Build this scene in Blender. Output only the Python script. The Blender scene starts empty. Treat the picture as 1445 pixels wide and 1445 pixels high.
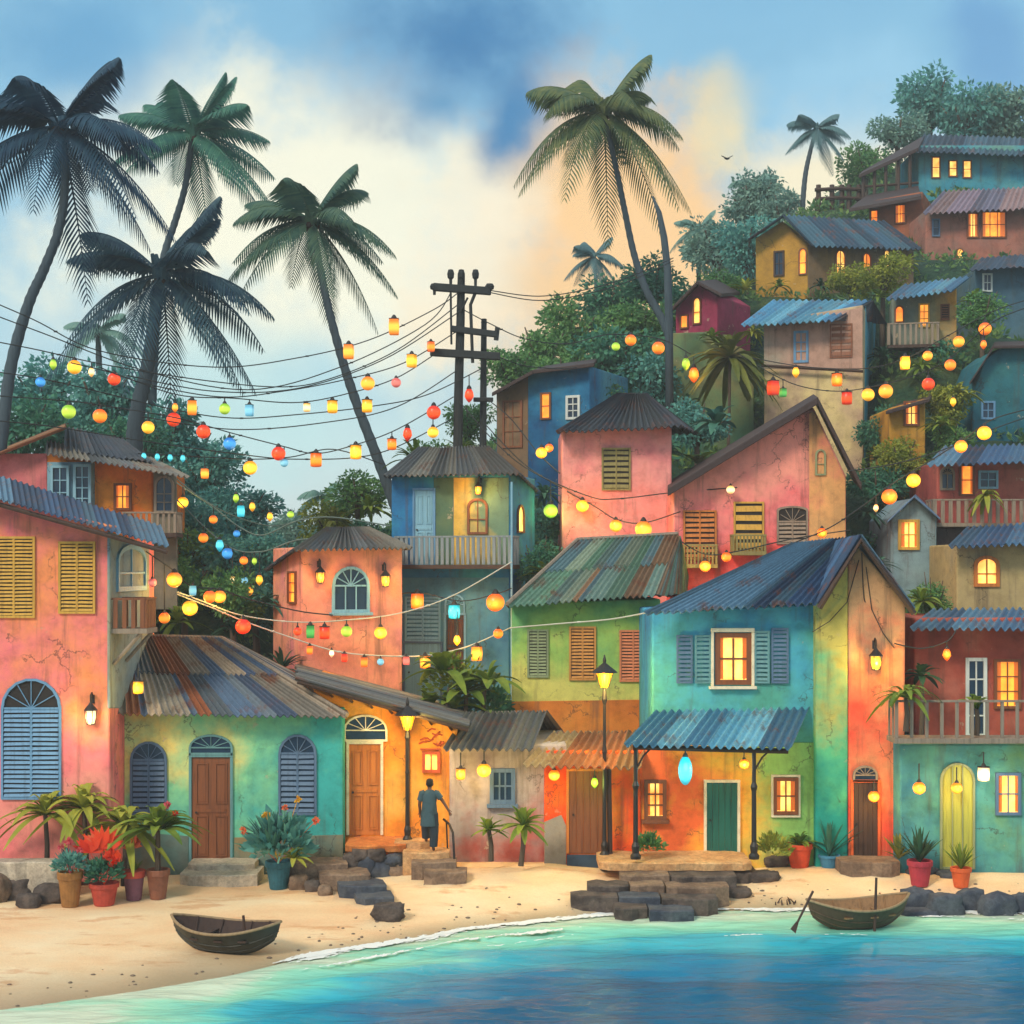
import bpy, math, random
import numpy as np
from mathutils import Vector, Matrix, noise as mnoise
R = random.Random(11)
S = bpy.context.scene
# ---------------------------------------------------------------- camera, sky, sun, exposure
F, CX, HZ, H = 2210.0, 722.5, 800.0, 7.22      # focal length in photo pixels, image centre, horizon row, eye height (m)
cam = bpy.data.cameras.new('camera'); camo = bpy.data.objects.new('camera', cam)
S.collection.objects.link(camo); S.camera = camo
camo.location = (0, 0, H); camo.rotation_euler = (math.pi / 2, 0, 0)
cam.sensor_width = 36; cam.lens = 36 * F / 1445; cam.shift_y = (HZ - 722.5) / 1445
cam.clip_start = 0.2; cam.clip_end = 3000
S.render.resolution_x = S.render.resolution_y = 1024
S.view_settings.view_transform = 'Standard'; S.view_settings.look = 'None'
S.view_settings.exposure = 0.2; S.view_settings.gamma = 1.0
S.cycles.use_denoising = True
S.cycles.max_bounces = 6; S.cycles.transparent_max_bounces = 6

def lin(c):
    return tuple((x / 255 / 12.92) if x / 255 <= .04045 else ((x / 255 + .055) / 1.055) ** 2.4 for x in c)
def lin4(c): return lin(c) + (1.0,)

SUN_EL, SUN_AZ = math.radians(38), math.radians(215)   # from behind the camera's left shoulder
sl = bpy.data.lights.new('sun', 'SUN'); so = bpy.data.objects.new('sun', sl); S.collection.objects.link(so)
sl.energy = 2.3; sl.angle = math.radians(14); sl.color = (1.0, .86, .68)
sd = Vector((math.sin(SUN_AZ) * math.cos(SUN_EL), math.cos(SUN_AZ) * math.cos(SUN_EL), math.sin(SUN_EL)))
so.rotation_euler = sd.to_track_quat('Z', 'Y').to_euler(); so.location = (-20, -20, 40)

class NT:
    def __init__(s, tree): s.t = tree; s.n = tree.nodes; s.l = tree.links
    def new(s, typ, **kw):
        n = s.n.new(typ)
        for k, v in kw.items(): setattr(n, k, v)
        return n
    def put(s, sock, v):
        if v is None: return
        if hasattr(v, 'is_linked') or isinstance(v, bpy.types.NodeSocket): s.l.new(v, sock)
        else: sock.default_value = v
    def math(s, op, a, b=None, c=None, clamp=False):
        n = s.new('ShaderNodeMath', operation=op, use_clamp=clamp)
        s.put(n.inputs[0], a); s.put(n.inputs[1], b); s.put(n.inputs[2], c); return n.outputs[0]
    def mix(s, f, a, b, blend='MIX'):
        n = s.new('ShaderNodeMix', data_type='RGBA', blend_type=blend)
        s.put(n.inputs[0], f); s.put(n.inputs[6], a); s.put(n.inputs[7], b); return n.outputs[2]
    def noise(s, vec, scale, detail=3, rough=.55):
        n = s.new('ShaderNodeTexNoise'); n.inputs['Scale'].default_value = scale
        n.inputs['Detail'].default_value = detail; n.inputs['Roughness'].default_value = rough
        if vec is not None: s.l.new(vec, n.inputs['Vector'])
        return n
    def ramp(s, fac, stops, interp='LINEAR'):
        n = s.new('ShaderNodeValToRGB'); s.put(n.inputs[0], fac); cr = n.color_ramp; cr.interpolation = interp
        while len(cr.elements) < len(stops): cr.elements.new(.5)
        for e, (p, c) in zip(cr.elements, stops): e.position = p; e.color = c if len(c) == 4 else tuple(c) + (1,)
        return n.outputs[0]
    def mapr(s, v, a, b, c=0., d=1., kind='SMOOTHSTEP'):
        n = s.new('ShaderNodeMapRange', interpolation_type=kind)
        s.put(n.inputs[0], v); n.inputs[1].default_value = a; n.inputs[2].default_value = b
        n.inputs[3].default_value = c; n.inputs[4].default_value = d; return n.outputs[0]
    def mapping(s, vec, loc=(0, 0, 0), scale=(1, 1, 1)):
        n = s.new('ShaderNodeMapping'); s.l.new(vec, n.inputs[0])
        n.inputs[1].default_value = loc; n.inputs[3].default_value = scale; return n.outputs[0]

W = bpy.data.worlds.new('World'); S.world = W; W.use_nodes = True
def make_sky():
    t = NT(W.node_tree); t.n.clear()
    d = t.new('ShaderNodeTexCoord').outputs['Generated']
    sp = t.new('ShaderNodeSeparateXYZ'); t.l.new(d, sp.inputs[0])
    y = t.math('MAXIMUM', sp.outputs[1], .15)
    nz = t.noise(d, 5.5, 5, .5); ns = t.new('ShaderNodeSeparateColor'); t.l.new(nz.outputs['Color'], ns.inputs[0])
    a = t.math('ADD', t.math('DIVIDE', sp.outputs[0], y), t.math('MULTIPLY', t.math('SUBTRACT', ns.outputs[0], .5), .15))
    b = t.math('ADD', t.math('DIVIDE', sp.outputs[2], y), t.math('MULTIPLY', t.math('SUBTRACT', ns.outputs[1], .5), .15))
    fine = t.noise(d, 16.0, 8, .62).outputs['Fac']
    col = t.ramp(t.mapr(b, -.1, .6, kind='LINEAR'),
                 [(0, lin4((196, 208, 200))), (.2, lin4((196, 214, 214))), (.38, lin4((170, 208, 220))), (.55, lin4((136, 190, 218))), (.72, lin4((120, 178, 212))), (1, lin4((190, 210, 222)))])
    def blob(col, px, py, rx, ry, rgb, k=1.0, inner=.25):
        u = t.math('DIVIDE', t.math('SUBTRACT', a, (px - CX) / F), rx / F)
        v = t.math('DIVIDE', t.math('SUBTRACT', b, (HZ - py) / F), ry / F)
        r = t.math('SQRT', t.math('ADD', t.math('MULTIPLY', u, u), t.math('MULTIPLY', v, v)))
        r = t.math('ADD', r, t.math('MULTIPLY', t.math('SUBTRACT', fine, .5), 1.1))
        f = t.mapr(r, inner, 1.0, k, 0.0)
        return t.mix(f, col, lin4(rgb))
    col = blob(col, 400, 330, 420, 320, (250, 246, 218), .98, .35)
    col = blob(col, 330, 600, 330, 150, (186, 222, 222), .85, .1)
    col = blob(col, 440, 560, 130, 70, (168, 210, 222), .6, .1)
    col = blob(col, 880, 370, 390, 300, (252, 204, 136), 1.0, .35)
    col = blob(col, 620, 330, 130, 200, (250, 242, 214), .8, .2)
    col = blob(col, 1180, 240, 230, 150, (252, 238, 198), .95, .3)
    col = blob(col, 1000, 170, 95, 125, (244, 224, 160), .6, .2)
    col = blob(col, 640, 60, 235, 175, (44, 118, 170), 1.0, .1); col = blob(col, 600, 165, 75, 62, (70, 140, 184), .85, .0)
    col = blob(col, 690, 200, 82, 135, (50, 124, 174), 1.0, .1)
    col = blob(col, 130, 90, 190, 120, (92, 158, 200), .9, .2)
    col = blob(col, 1180, 100, 200, 100, (150, 200, 226), .7, .2)
    col = blob(col, 1390, 60, 120, 110, (92, 150, 200), .7, .2)
    col = t.mix(.22, col, t.ramp(t.noise(t.mapping(d, scale=(1, 1, 2.2)), 9.0, 8, .6).outputs['Fac'], [(.35, (.72, .8, .86)), (.6, (1.06, 1.05, 1.04))]), 'MULTIPLY')
    sky = t.new('ShaderNodeTexSky', sky_type='NISHITA'); sky.sun_disc = False
    sky.sun_elevation = SUN_EL; sky.sun_rotation = SUN_AZ
    b1 = t.new('ShaderNodeBackground'); t.l.new(col, b1.inputs[0]); b1.inputs[1].default_value = .94
    b2 = t.new('ShaderNodeBackground'); t.l.new(sky.outputs[0], b2.inputs[0]); b2.inputs[1].default_value = .012
    ad = t.new('ShaderNodeAddShader'); t.l.new(b1.outputs[0], ad.inputs[0]); t.l.new(b2.outputs[0], ad.inputs[1])
    o = t.new('ShaderNodeOutputWorld'); t.l.new(ad.outputs[0], o.inputs[0])
make_sky()

# ---------------------------------------------------------------- object helpers
def P(px, py, Y): return Vector(((px - CX) * Y / F, Y, H - (py - HZ) * Y / F))
ORG = {}
def tag(o, label=None, cat=None, group=None, kind=None):
    if label: o['label'] = label
    if cat: o['category'] = cat
    if group: o['group'] = group
    if kind: o['kind'] = kind
    return o
def thing(name, label, cat, loc, group=None):
    o = bpy.data.objects.new(name, None); S.collection.objects.link(o); o.location = loc
    o.empty_display_size = .3; ORG[o.name] = Vector(loc)
    return tag(o, label, cat, group)

class MB:
    def __init__(s): s.v = []; s.f = []; s.t = []
    def add(s, vs, fs, tint=None):
        k = len(s.v); s.v.extend(Vector(p) for p in vs)
        for f in fs: s.f.append(tuple(i + k for i in f)); s.t.append(tint)
    def box8(s, p, tint=None):
        s.add(p, [(3, 2, 1, 0), (4, 5, 6, 7), (0, 1, 5, 4), (1, 2, 6, 5), (2, 3, 7, 6), (3, 0, 4, 7)], tint)
    def box(s, x0, x1, y0, y1, z0, z1, tint=None):
        s.box8([(x0, y0, z0), (x1, y0, z0), (x1, y1, z0), (x0, y1, z0), (x0, y0, z1), (x1, y0, z1), (x1, y1, z1), (x0, y1, z1)], tint)
    def fbox(s, fr, u0, u1, z0, z1, w0, w1, tint=None):
        q = [fr.loc(u0, z0, w1), fr.loc(u1, z0, w1), fr.loc(u1, z0, w0), fr.loc(u0, z0, w0),
             fr.loc(u0, z1, w1), fr.loc(u1, z1, w1), fr.loc(u1, z1, w0), fr.loc(u0, z1, w0)]
        s.box8(q, tint)
    def prism(s, poly, vec, tint=None):
        n = len(poly); vec = Vector(vec); a = [Vector(p) for p in poly]; b = [p + vec for p in a]
        fs = [tuple(range(n)), tuple(range(2 * n - 1, n - 1, -1))]
        fs += [((i + 1) % n, i, n + i, n + (i + 1) % n) for i in range(n)]
        s.add(a + b, fs, tint)
    def ring(s, outer, inner, vec, tint=None):
        n = len(outer); vec = Vector(vec)
        vs = list(outer) + list(inner) + [p + vec for p in outer] + [p + vec for p in inner]; fs = []
        for i in range(n):
            j = (i + 1) % n
            fs += [(2*n+i, 2*n+j, 3*n+j, 3*n+i), (i, j, 2*n+j, 2*n+i), (n+j, n+i, 3*n+i, 3*n+j), (j, i, n+i, n+j)]
        s.add(vs, fs, tint)
    def tube(s, pts, r, n=8, cap=True, tint=None):
        pts = [Vector(p) for p in pts]; m = len(pts)
        rs = r if isinstance(r, (list, tuple)) else [r] * m
        vs = []; fs = []; up = Vector((0, 0, 1)); prev = None
        for i in range(m):
            tg = (pts[min(i + 1, m - 1)] - pts[max(i - 1, 0)])
            tg = tg.normalized() if tg.length > 1e-9 else Vector((0, 0, 1))
            if prev is None:
                ref = up if abs(tg.z) < .9 else Vector((1, 0, 0)); x = tg.cross(ref).normalized()
            else:
                x = prev - tg * prev.dot(tg); x = x.normalized() if x.length > 1e-6 else tg.orthogonal().normalized()
            prev = x; y = tg.cross(x)
            for k in range(n):
                an = 2 * math.pi * k / n; vs.append(pts[i] + (x * math.cos(an) + y * math.sin(an)) * rs[i])
        for i in range(m - 1):
            for k in range(n):
                k2 = (k + 1) % n; fs.append((i*n+k, i*n+k2, (i+1)*n+k2, (i+1)*n+k))
        if cap: fs.append(tuple(range(n - 1, -1, -1))); fs.append(tuple((m-1)*n + k for k in range(n)))
        s.add(vs, fs, tint)
    def lathe(s, c, prof, n=16, sx=1, sy=1, tint=None):
        c = Vector(c); vs = []; fs = []; m = len(prof)
        for (r, z) in prof:
            for k in range(n):
                an = 2 * math.pi * k / n; vs.append(c + Vector((r * math.cos(an) * sx, r * math.sin(an) * sy, z)))
        for i in range(m - 1):
            for k in range(n):
                k2 = (k + 1) % n; fs.append((i*n+k, i*n+k2, (i+1)*n+k2, (i+1)*n+k))
        fs.append(tuple(range(n - 1, -1, -1))); fs.append(tuple((m-1)*n + k for k in range(n)))
        s.add(vs, fs, tint)
    def mesh(s, name, org=None, smooth=False):
        org = Vector(org) if org is not None else Vector((0, 0, 0))
        me = bpy.data.meshes.new(name); me.from_pydata([tuple(p - org) for p in s.v], [], s.f)
        if any(x is not None for x in s.t):
            at = me.attributes.new('tint', 'FLOAT_COLOR', 'FACE')
            buf = []
            for x in s.t: buf.extend((x if x is not None else (1, 1, 1)) + (1.0,) if len(x or ()) != 4 else x)
            at.data.foreach_set('color', buf)
        if smooth: me.polygons.foreach_set('use_smooth', [True] * len(me.polygons))
        me.update(); return me
    def build(s, name, mat, parent=None, smooth=False, bevel=0, org=None):
        if parent is not None:
            q = parent
            while q.parent: q = q.parent
            org = ORG[q.name]
        me = s.mesh(name, org, smooth); me.materials.append(mat)
        o = bpy.data.objects.new(name, me); S.collection.objects.link(o)
        if parent is not None: o.parent = parent
        elif org is not None: o.location = org
        if bevel:
            m = o.modifiers.new('bevel', 'BEVEL'); m.width = bevel; m.segments = 2; m.limit_method = 'ANGLE'; m.angle_limit = math.radians(40)
        return o

class Frame:   # a vertical wall plane through two plan points
    def __init__(s, A, B):
        a = P(A[0], HZ, A[1]); b = P(B[0], HZ, B[1]); s.A = Vector((a.x, a.y, 0)); v = Vector((b.x - a.x, b.y - a.y, 0))
        s.L = v.length; s.d = v.normalized(); s.n = Vector((s.d.y, -s.d.x, 0))
    def loc(s, u, z, w=0): return s.A + s.d * u + s.n * w + Vector((0, 0, z))
    def uz(s, px, py, w=0):
        r = Vector(((px - CX) / F, 1, -(py - HZ) / F)); o = s.A + s.n * w
        k = s.n.dot(o) / s.n.dot(Vector((r.x, r.y, 0)))
        p = Vector((0, 0, H)) + r * k
        return (p - s.A).dot(s.d), p.z
    def pt(s, px, py, w=0):
        u, z = s.uz(px, py, w); return s.loc(u, z, w)
    def rect(s, x0, y0, x1, y1, w=0):
        ym = (y0 + y1) / 2; xm = (x0 + x1) / 2
        return s.uz(x0, ym, w)[0], s.uz(x1, ym, w)[0], s.uz(xm, y1, w)[1], s.uz(xm, y0, w)[1]
    def side(s, back=True):   # frame of the wall going back from the far end B (its outside looks to the right of AB)
        f = Frame.__new__(Frame); f.A = s.A + s.d * s.L; f.d = -s.n; f.n = s.d.copy(); f.L = 99; return f
    def lside(s, depth):
        f = Frame.__new__(Frame); f.A = s.A - s.n * depth; f.d = s.n.copy(); f.n = -s.d; f.L = depth; return f
# ---------------------------------------------------------------- materials
MC = {}
def newmat(name):
    m = bpy.data.materials.new(name); m.use_nodes = True; t = NT(m.node_tree); b = t.n['Principled BSDF']
    return m, t, b
def wall_mat(key, c1, c2, c3, ku=0., kz=0., off=0., sc=.38, peel=.6, stain=.5):
    if key in MC: return MC[key]
    m, t, b = newmat(key); sd = R.uniform(0, 50)
    tc = t.new('ShaderNodeTexCoord').outputs['Object']; v = t.mapping(tc, (sd, sd * .7, sd * 1.3))
    sp = t.new('ShaderNodeSeparateXYZ'); t.l.new(tc, sp.inputs[0])
    n1 = t.noise(v, sc, 5, .6).outputs['Fac']
    f = t.math('MULTIPLY_ADD', n1, 1.7, -.35 + off)
    f = t.math('ADD', f, t.math('ADD', t.math('MULTIPLY', sp.outputs[0], ku), t.math('MULTIPLY', sp.outputs[2], kz)))
    col = t.ramp(f, [(.2, lin4(c1)), (.5, lin4(c2)), (.8, lin4(c3))])
    n2 = t.noise(v, 2.6, 9, .68).outputs['Fac']
    col = t.mix(.75, col, t.ramp(n2, [(.3, (.62, .6, .58)), (.5, (.95, .95, .95)), (.7, (1.12, 1.12, 1.1))]), 'MULTIPLY')
    st = t.noise(t.mapping(v, scale=(2.6, 2.6, .22)), 1.0, 5, .65).outputs['Fac']
    col = t.mix(t.mapr(st, .53, .72, 0, stain * 1.15), col, (.10, .075, .055, 1))
    pl = t.noise(v, 1.5, 8, .7).outputs['Fac']
    col = t.mix(t.mapr(pl, .655, .675, 0, peel), col, lin4((196, 178, 150)))
    vo = t.new('ShaderNodeTexVoronoi', feature='DISTANCE_TO_EDGE'); vo.inputs['Scale'].default_value = .75
    wv = t.new('ShaderNodeVectorMath', operation='MULTIPLY_ADD'); t.l.new(t.noise(v, 2.2, 5, .6).outputs['Color'], wv.inputs[0]); wv.inputs[1].default_value = (.9, .9, .9); t.l.new(v, wv.inputs[2]); t.l.new(wv.outputs[0], vo.inputs['Vector'])
    ck = t.math('MULTIPLY', t.mapr(vo.outputs['Distance'], .0, .018, 1, 0), t.mapr(t.noise(v, .9, 2).outputs['Fac'], .5, .6)); col = t.mix(t.math('MULTIPLY', ck, .7), col, (.05, .04, .035, 1))
    sp2 = t.noise(v, 14, 4, .7).outputs['Fac']
    col = t.mix(t.mapr(sp2, .68, .72, 0, .5), col, (.06, .06, .06, 1))
    t.l.new(col, b.inputs['Base Color']); b.inputs['Roughness'].default_value = .88
    b.inputs['Specular IOR Level'].default_value = .2
    bp = t.new('ShaderNodeBump'); bp.inputs['Strength'].default_value = .5; bp.inputs['Distance'].default_value = .03
    h = t.math('ADD', n2, t.math('MULTIPLY', t.mapr(pl, .64, .68), -.35)); t.l.new(h, bp.inputs['Height'])
    t.l.new(bp.outputs[0], b.inputs['Normal']); MC[key] = m; return m
def paint(key, c, rough=.6, wear=.5, wood=False):
    if key in MC: return MC[key]
    m, t, b = newmat(key); tc = t.new('ShaderNodeTexCoord').outputs['Object']; v = t.mapping(tc, (R.uniform(0, 9),) * 3)
    vs = t.mapping(v, scale=(14, 14, .9)) if wood else v
    n = t.noise(vs, 1.0 if wood else 5.0, 8, .7).outputs['Fac']
    col = t.mix(wear, lin4(c), t.ramp(n, [(.32, (.35, .32, .3)), (.5, (1, 1, 1)), (.72, (1.25, 1.22, 1.15))]), 'MULTIPLY')
    t.l.new(col, b.inputs['Base Color']); b.inputs['Roughness'].default_value = rough
    bp = t.new('ShaderNodeBump'); bp.inputs['Strength'].default_value = .4; bp.inputs['Distance'].default_value = .01
    t.l.new(n, bp.inputs['Height']); t.l.new(bp.outputs[0], b.inputs['Normal']); MC[key] = m; return m
def roof_mat():
    if 'roof' in MC: return MC['roof']
    m, t, b = newmat('corrugated_metal'); tc = t.new('ShaderNodeTexCoord').outputs['Object']
    at = t.new('ShaderNodeAttribute', attribute_name='tint').outputs['Color']
    n = t.noise(tc, 1.6, 8, .7).outputs['Fac']; n2 = t.noise(tc, 9, 5, .7).outputs['Fac']
    col = t.mix(t.mapr(n, .52, .68, 0, .75), at, lin4((120, 66, 38)))
    col = t.mix(.6, col, t.ramp(n2, [(.3, (.5, .5, .52)), (.55, (1, 1, 1)), (.75, (1.3, 1.3, 1.3))]), 'MULTIPLY')
    t.l.new(col, b.inputs['Base Color']); b.inputs['Roughness'].default_value = .55; b.inputs['Metallic'].default_value = .15
    MC['roof'] = m; return m
def glow(key, c, s, c2=None, ends=None):
    if key in MC: return MC[key]
    m, t, b = newmat(key)
    b.inputs['Base Color'].default_value = lin4(c); b.inputs['Roughness'].default_value = .35
    b.inputs['Emission Strength'].default_value = s
    if c2:
        tc = t.new('ShaderNodeTexCoord').outputs['Object']; n = t.noise(tc, 2.2, 3).outputs['Fac']
        t.l.new(t.ramp(n, [(.35, lin4(c2)), (.62, lin4(c))]), b.inputs['Emission Color'])
    else: b.inputs['Emission Color'].default_value = lin4(c)
    if ends:   # a lantern glows brightest round its bulb
        tc = t.new('ShaderNodeTexCoord').outputs['Object']; sp = t.new('ShaderNodeSeparateXYZ'); t.l.new(tc, sp.inputs[0])
        q = t.math('ABSOLUTE', t.math('ADD', sp.outputs[2], .12)); f = t.mapr(q, .15, .95)
        t.l.new(t.mix(f, lin4(c), lin4(ends)), b.inputs['Emission Color']); t.l.new(t.math('MULTIPLY_ADD', f, -.55 * s, s), b.inputs['Emission Strength']); b.inputs['Base Color'].default_value = lin4(ends)
    MC[key] = m; return m
def leaf_mat(key, ca, cb, tr=.3):
    if key in MC: return MC[key]
    m, t, b = newmat(key); g = t.new('ShaderNodeNewGeometry'); r = g.outputs['Random Per Island']
    tc = t.new('ShaderNodeTexCoord').outputs['Object']; n = t.noise(tc, 2.0, 2).outputs['Fac']
    f = t.math('ADD', t.math('MULTIPLY', r, .55), t.math('MULTIPLY_ADD', n, 1.3, -.4), clamp=True)
    col = t.mix(f, lin4(ca), lin4(cb)); t.l.new(col, b.inputs['Base Color'])
    b.inputs['Roughness'].default_value = .6; b.inputs['Specular IOR Level'].default_value = .25
    tl = t.new('ShaderNodeBsdfTranslucent'); t.l.new(col, tl.inputs[0])
    mx = t.new('ShaderNodeMixShader'); mx.inputs[0].default_value = tr
    t.l.new(b.outputs[0], mx.inputs[1]); t.l.new(tl.outputs[0], mx.inputs[2])
    t.l.new(mx.outputs[0], t.n['Material Output'].inputs[0]); MC[key] = m; return m
def rock_mat(key, c1, c2):
    if key in MC: return MC[key]
    m, t, b = newmat(key); tc = t.new('ShaderNodeTexCoord').outputs['Object']
    n = t.noise(tc, 2.2, 9, .7).outputs['Fac']; n2 = t.noise(tc, 12, 8, .7).outputs['Fac']
    col = t.mix(t.mapr(n, .35, .65), lin4(c1), lin4(c2))
    col = t.mix(.7, col, t.ramp(n2, [(.3, (.4, .4, .4)), (.6, (1.1, 1.1, 1.1))]), 'MULTIPLY')
    t.l.new(col, b.inputs['Base Color']); b.inputs['Roughness'].default_value = .9
    bp = t.new('ShaderNodeBump'); bp.inputs['Strength'].default_value = .7; bp.inputs['Distance'].default_value = .03
    t.l.new(n2, bp.inputs['Height']); t.l.new(bp.outputs[0], b.inputs['Normal']); MC[key] = m; return m

ROOF = roof_mat()
LIT = glow('lit_pane', (255, 216, 110), 1.3, (236, 120, 28)); CURT = glow('glowing_curtain', (206, 104, 36), .55)  # curtains glow by themselves: room light is put into their emission
LITO = glow('lit_pane_orange', (250, 168, 54), 1.1, (232, 96, 24))
DARKP = paint('dark_pane', (34, 58, 82), .15, .4)
DARKB = paint('dark_backing', (38, 34, 32), .8, .5)
WOOD = paint('brown_wood', (128, 74, 40), .6, .7, True)
WOODO = paint('orange_wood', (196, 116, 44), .6, .7, True)
WOODD = paint('dark_wood', (66, 46, 36), .7, .6, True)
WOODG = paint('grey_wood', (142, 128, 112), .8, .7, True)
BLUEW = paint('blue_paint', (98, 146, 184), .6, .5, True)
BLUED = paint('slate_blue_paint', (84, 112, 142), .6, .5, True)
CYANW = paint('pale_blue_paint', (128, 176, 196), .6, .5, True)
TEALW = paint('teal_paint', (96, 146, 150), .6, .5, True)
GREEND = paint('green_door_paint', (22, 96, 84), .5, .7, True)
OCHRE = paint('ochre_paint', (206, 160, 62), .65, .6, True)
OLIVE = paint('olive_paint', (138, 128, 74), .7, .6, True)
SALMONW = paint('salmon_paint', (212, 126, 84), .65, .5, True)
SAGE = paint('sage_paint', (140, 152, 112), .7, .5, True)
CREAM = paint('cream_paint', (228, 218, 188), .6, .4)
WHITEW = paint('white_paint', (214, 220, 214), .6, .45, True)
IRON = paint('black_iron', (34, 30, 30), .5, .4)
POLE = paint('tarred_pole', (36, 42, 44), .8, .6, True)
CORD = paint('wire_rubber', (38, 42, 42), .7, .2)
CORDW = paint('pale_cord', (206, 204, 186), .7, .2)
GLASSY = {k: glow(k.replace(' ', '_') + '_glow', c, e, ends=d) for k, (c, d, e) in {
    'red': ((255, 92, 40), (206, 40, 18), 1.0), 'orange': ((255, 160, 48), (230, 92, 18), 1.15), 'yellow': ((255, 214, 72), (240, 152, 22), 1.2), 'amber': ((255, 190, 66), (236, 118, 20), 1.25),
    'lime': ((206, 230, 84), (128, 178, 40), .95), 'green': ((110, 196, 90), (48, 134, 56), .8), 'blue': ((84, 176, 236), (30, 110, 190), .85), 'pale blue': ((150, 210, 228), (96, 170, 200), .75),
    'cyan': ((110, 226, 236), (40, 176, 196), 1.0), 'cream': ((255, 240, 190), (250, 190, 100), 1.2), 'pink': ((240, 140, 124), (206, 92, 90), .8), 'white': ((255, 246, 224), (250, 206, 150), 1.25)}.items()}
LIGHTCOL = {'red': (1, .2, .05), 'orange': (1, .42, .08), 'yellow': (1, .68, .16), 'amber': (1, .55, .12), 'lime': (.7, 1, .15), 'green': (.2, 1, .2), 'cyan': (.2, .9, 1), 'cream': (1, .75, .4), 'white': (1, .85, .6), 'blue': (.1, .5, 1)}
PAL_BLUE = [(64, 98, 126), (52, 84, 116), (84, 118, 140), (44, 70, 100), (74, 108, 128)]
PAL_SKY = [(88, 148, 172), (72, 128, 158), (104, 160, 180), (64, 112, 144)]
PAL_GREY = [(92, 92, 88), (74, 76, 76), (112, 108, 98), (84, 88, 90)]
PAL_DARK = [(48, 54, 64), (40, 44, 54), (60, 64, 70), (52, 56, 60)]
PAL_MIX = [(72, 94, 118), (150, 138, 122), (140, 84, 56), (92, 106, 118), (104, 74, 66), (120, 116, 108), (66, 84, 110)]
PAL_GREEN = [(104, 128, 118), (86, 116, 98), (128, 140, 120), (96, 124, 128), (134, 104, 76), (98, 132, 108)]
PAL_BROWN = [(148, 96, 60), (128, 84, 56), (160, 122, 84), (136, 118, 88), (112, 78, 56)]
PAL_DBLUE = [(30, 58, 78), (38, 68, 88), (26, 48, 68), (46, 78, 94)]
# ---------------------------------------------------------------- building parts
def roof(root, EL, ER, RR, RL, pal, name='roof', pitch=.14, amp=.035, rows=1, thick=.03, along=False, jag=.10):
    """corrugated sheets between the eave EL-ER and the ridge RL-RR (corners: px, row, depth)"""
    el, er, rr, rl = [P(*c) if len(c) == 3 and not isinstance(c, Vector) else c for c in (EL, ER, RR, RL)]
    if along: el, er, rr, rl = er, rr, rl, el
    mb = MB(); Lw = max((er - el).length, (rr - rl).length); nw = max(3, int(Lw / pitch)); per = 6
    nrm = (er - el).cross(rl - el)
    if nrm.length < 1e-6: nrm = (er - el).cross(rr - el)
    nrm.normalize()
    if nrm.z < 0: nrm = -nrm
    for rw in range(rows):
        t0, t1 = rw / rows, (rw + 1) / rows + (.04 if rw < rows - 1 else 0)
        lift = .035 * rw; i = 0
        while i < nw:
            k = min(R.choice([1, 2, 2, 3, 3, 4]), nw - i)
            if nw - i - k < 2: k = nw - i
            tint = lin(R.choice(pal)); q = R.uniform(.8, 1.65); tint = tuple(c * q for c in tint)
            ext = R.uniform(-jag, jag * .6) if rw == 0 else R.uniform(-.05, .05); dl = R.uniform(0, .02)
            vs = []; fs = []; nt = 3; cols = k * per + 1
            for sgn in (0, 1):
                for r in range(nt + 1):
                    tt = t0 + (t1 - t0) * r / nt
                    for c in range(cols):
                        u = (i + c / per) / nw; u = min(u, 1)
                        p = el.lerp(er, u).lerp(rl.lerp(rr, u), tt)
                        if r == 0:
                            dd = (el.lerp(er, u) - rl.lerp(rr, u))
                            if dd.length > 1e-5: p = p + dd.normalized() * (ext * .6 + R.uniform(-.012, .012))
                        w = amp * math.cos(2 * math.pi * c / per)
                        vs.append(p + nrm * (w + lift + dl - sgn * thick))
            N = (nt + 1) * cols
            for r in range(nt):
                for c in range(cols - 1):
                    a = r * cols + c
                    fs.append((a, a + 1, a + cols + 1, a + cols)); fs.append((N + a + cols, N + a + cols + 1, N + a + 1, N + a))
            for c in range(cols - 1):
                fs.append((N + c, N + c + 1, c + 1, c)); a = nt * cols + c; fs.append((a, a + 1, N + a + 1, N + a))
            for r in range(nt):
                a = r * cols; fs.append((a, a + cols, N + a + cols, N + a)); a += cols - 1; fs.append((N + a, N + a + cols, a + cols, a))
            mb.add(vs, fs, tint); i += k
    return mb.build(name, ROOF, root, smooth=False)
def slab(root, pts, thick, mat, name='roof'):
    """a thick flat roof slab through px corners, thickness downwards"""
    mb = MB(); q = [P(*p) for p in pts]; mb.prism([p - Vector((0, 0, thick)) for p in q], (0, 0, thick)); return mb.build(name, mat, root, bevel=.02)
def beam(root, pts, r, mat, name='beam', n=6):
    mb = MB(); mb.tube([P(*p) if not isinstance(p, Vector) else p for p in pts], r, n); return mb.build(name, mat, root)
def walls(root, fr, poly, depth, mat, name='wall', w=0, bevel=.05):
    mb = MB(); mb.prism([fr.pt(x, y, w) for x, y in poly], -fr.n * depth); return mb.build(name, mat, root, bevel=bevel)
def panel(root, fr, poly, mat, name='wall_panel', w=.02): return walls(root, fr, poly, w + .05, mat, name, w, .008)
def outline(u0, u1, z0, z1, arch, n=9):
    if not arch: return [(u0, z0), (u1, z0), (u1, z1), (u0, z1)]
    r = (u1 - u0) / 2; rise = min(r, (z1 - z0) * .6) * (arch if arch is not True else 1); c = (u0 + u1) / 2; zs = z1 - rise
    return [(u0, z0), (u1, z0)] + [(c + r * math.cos(math.pi * i / n), zs + rise * math.sin(math.pi * i / n)) for i in range(n + 1)]
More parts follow.
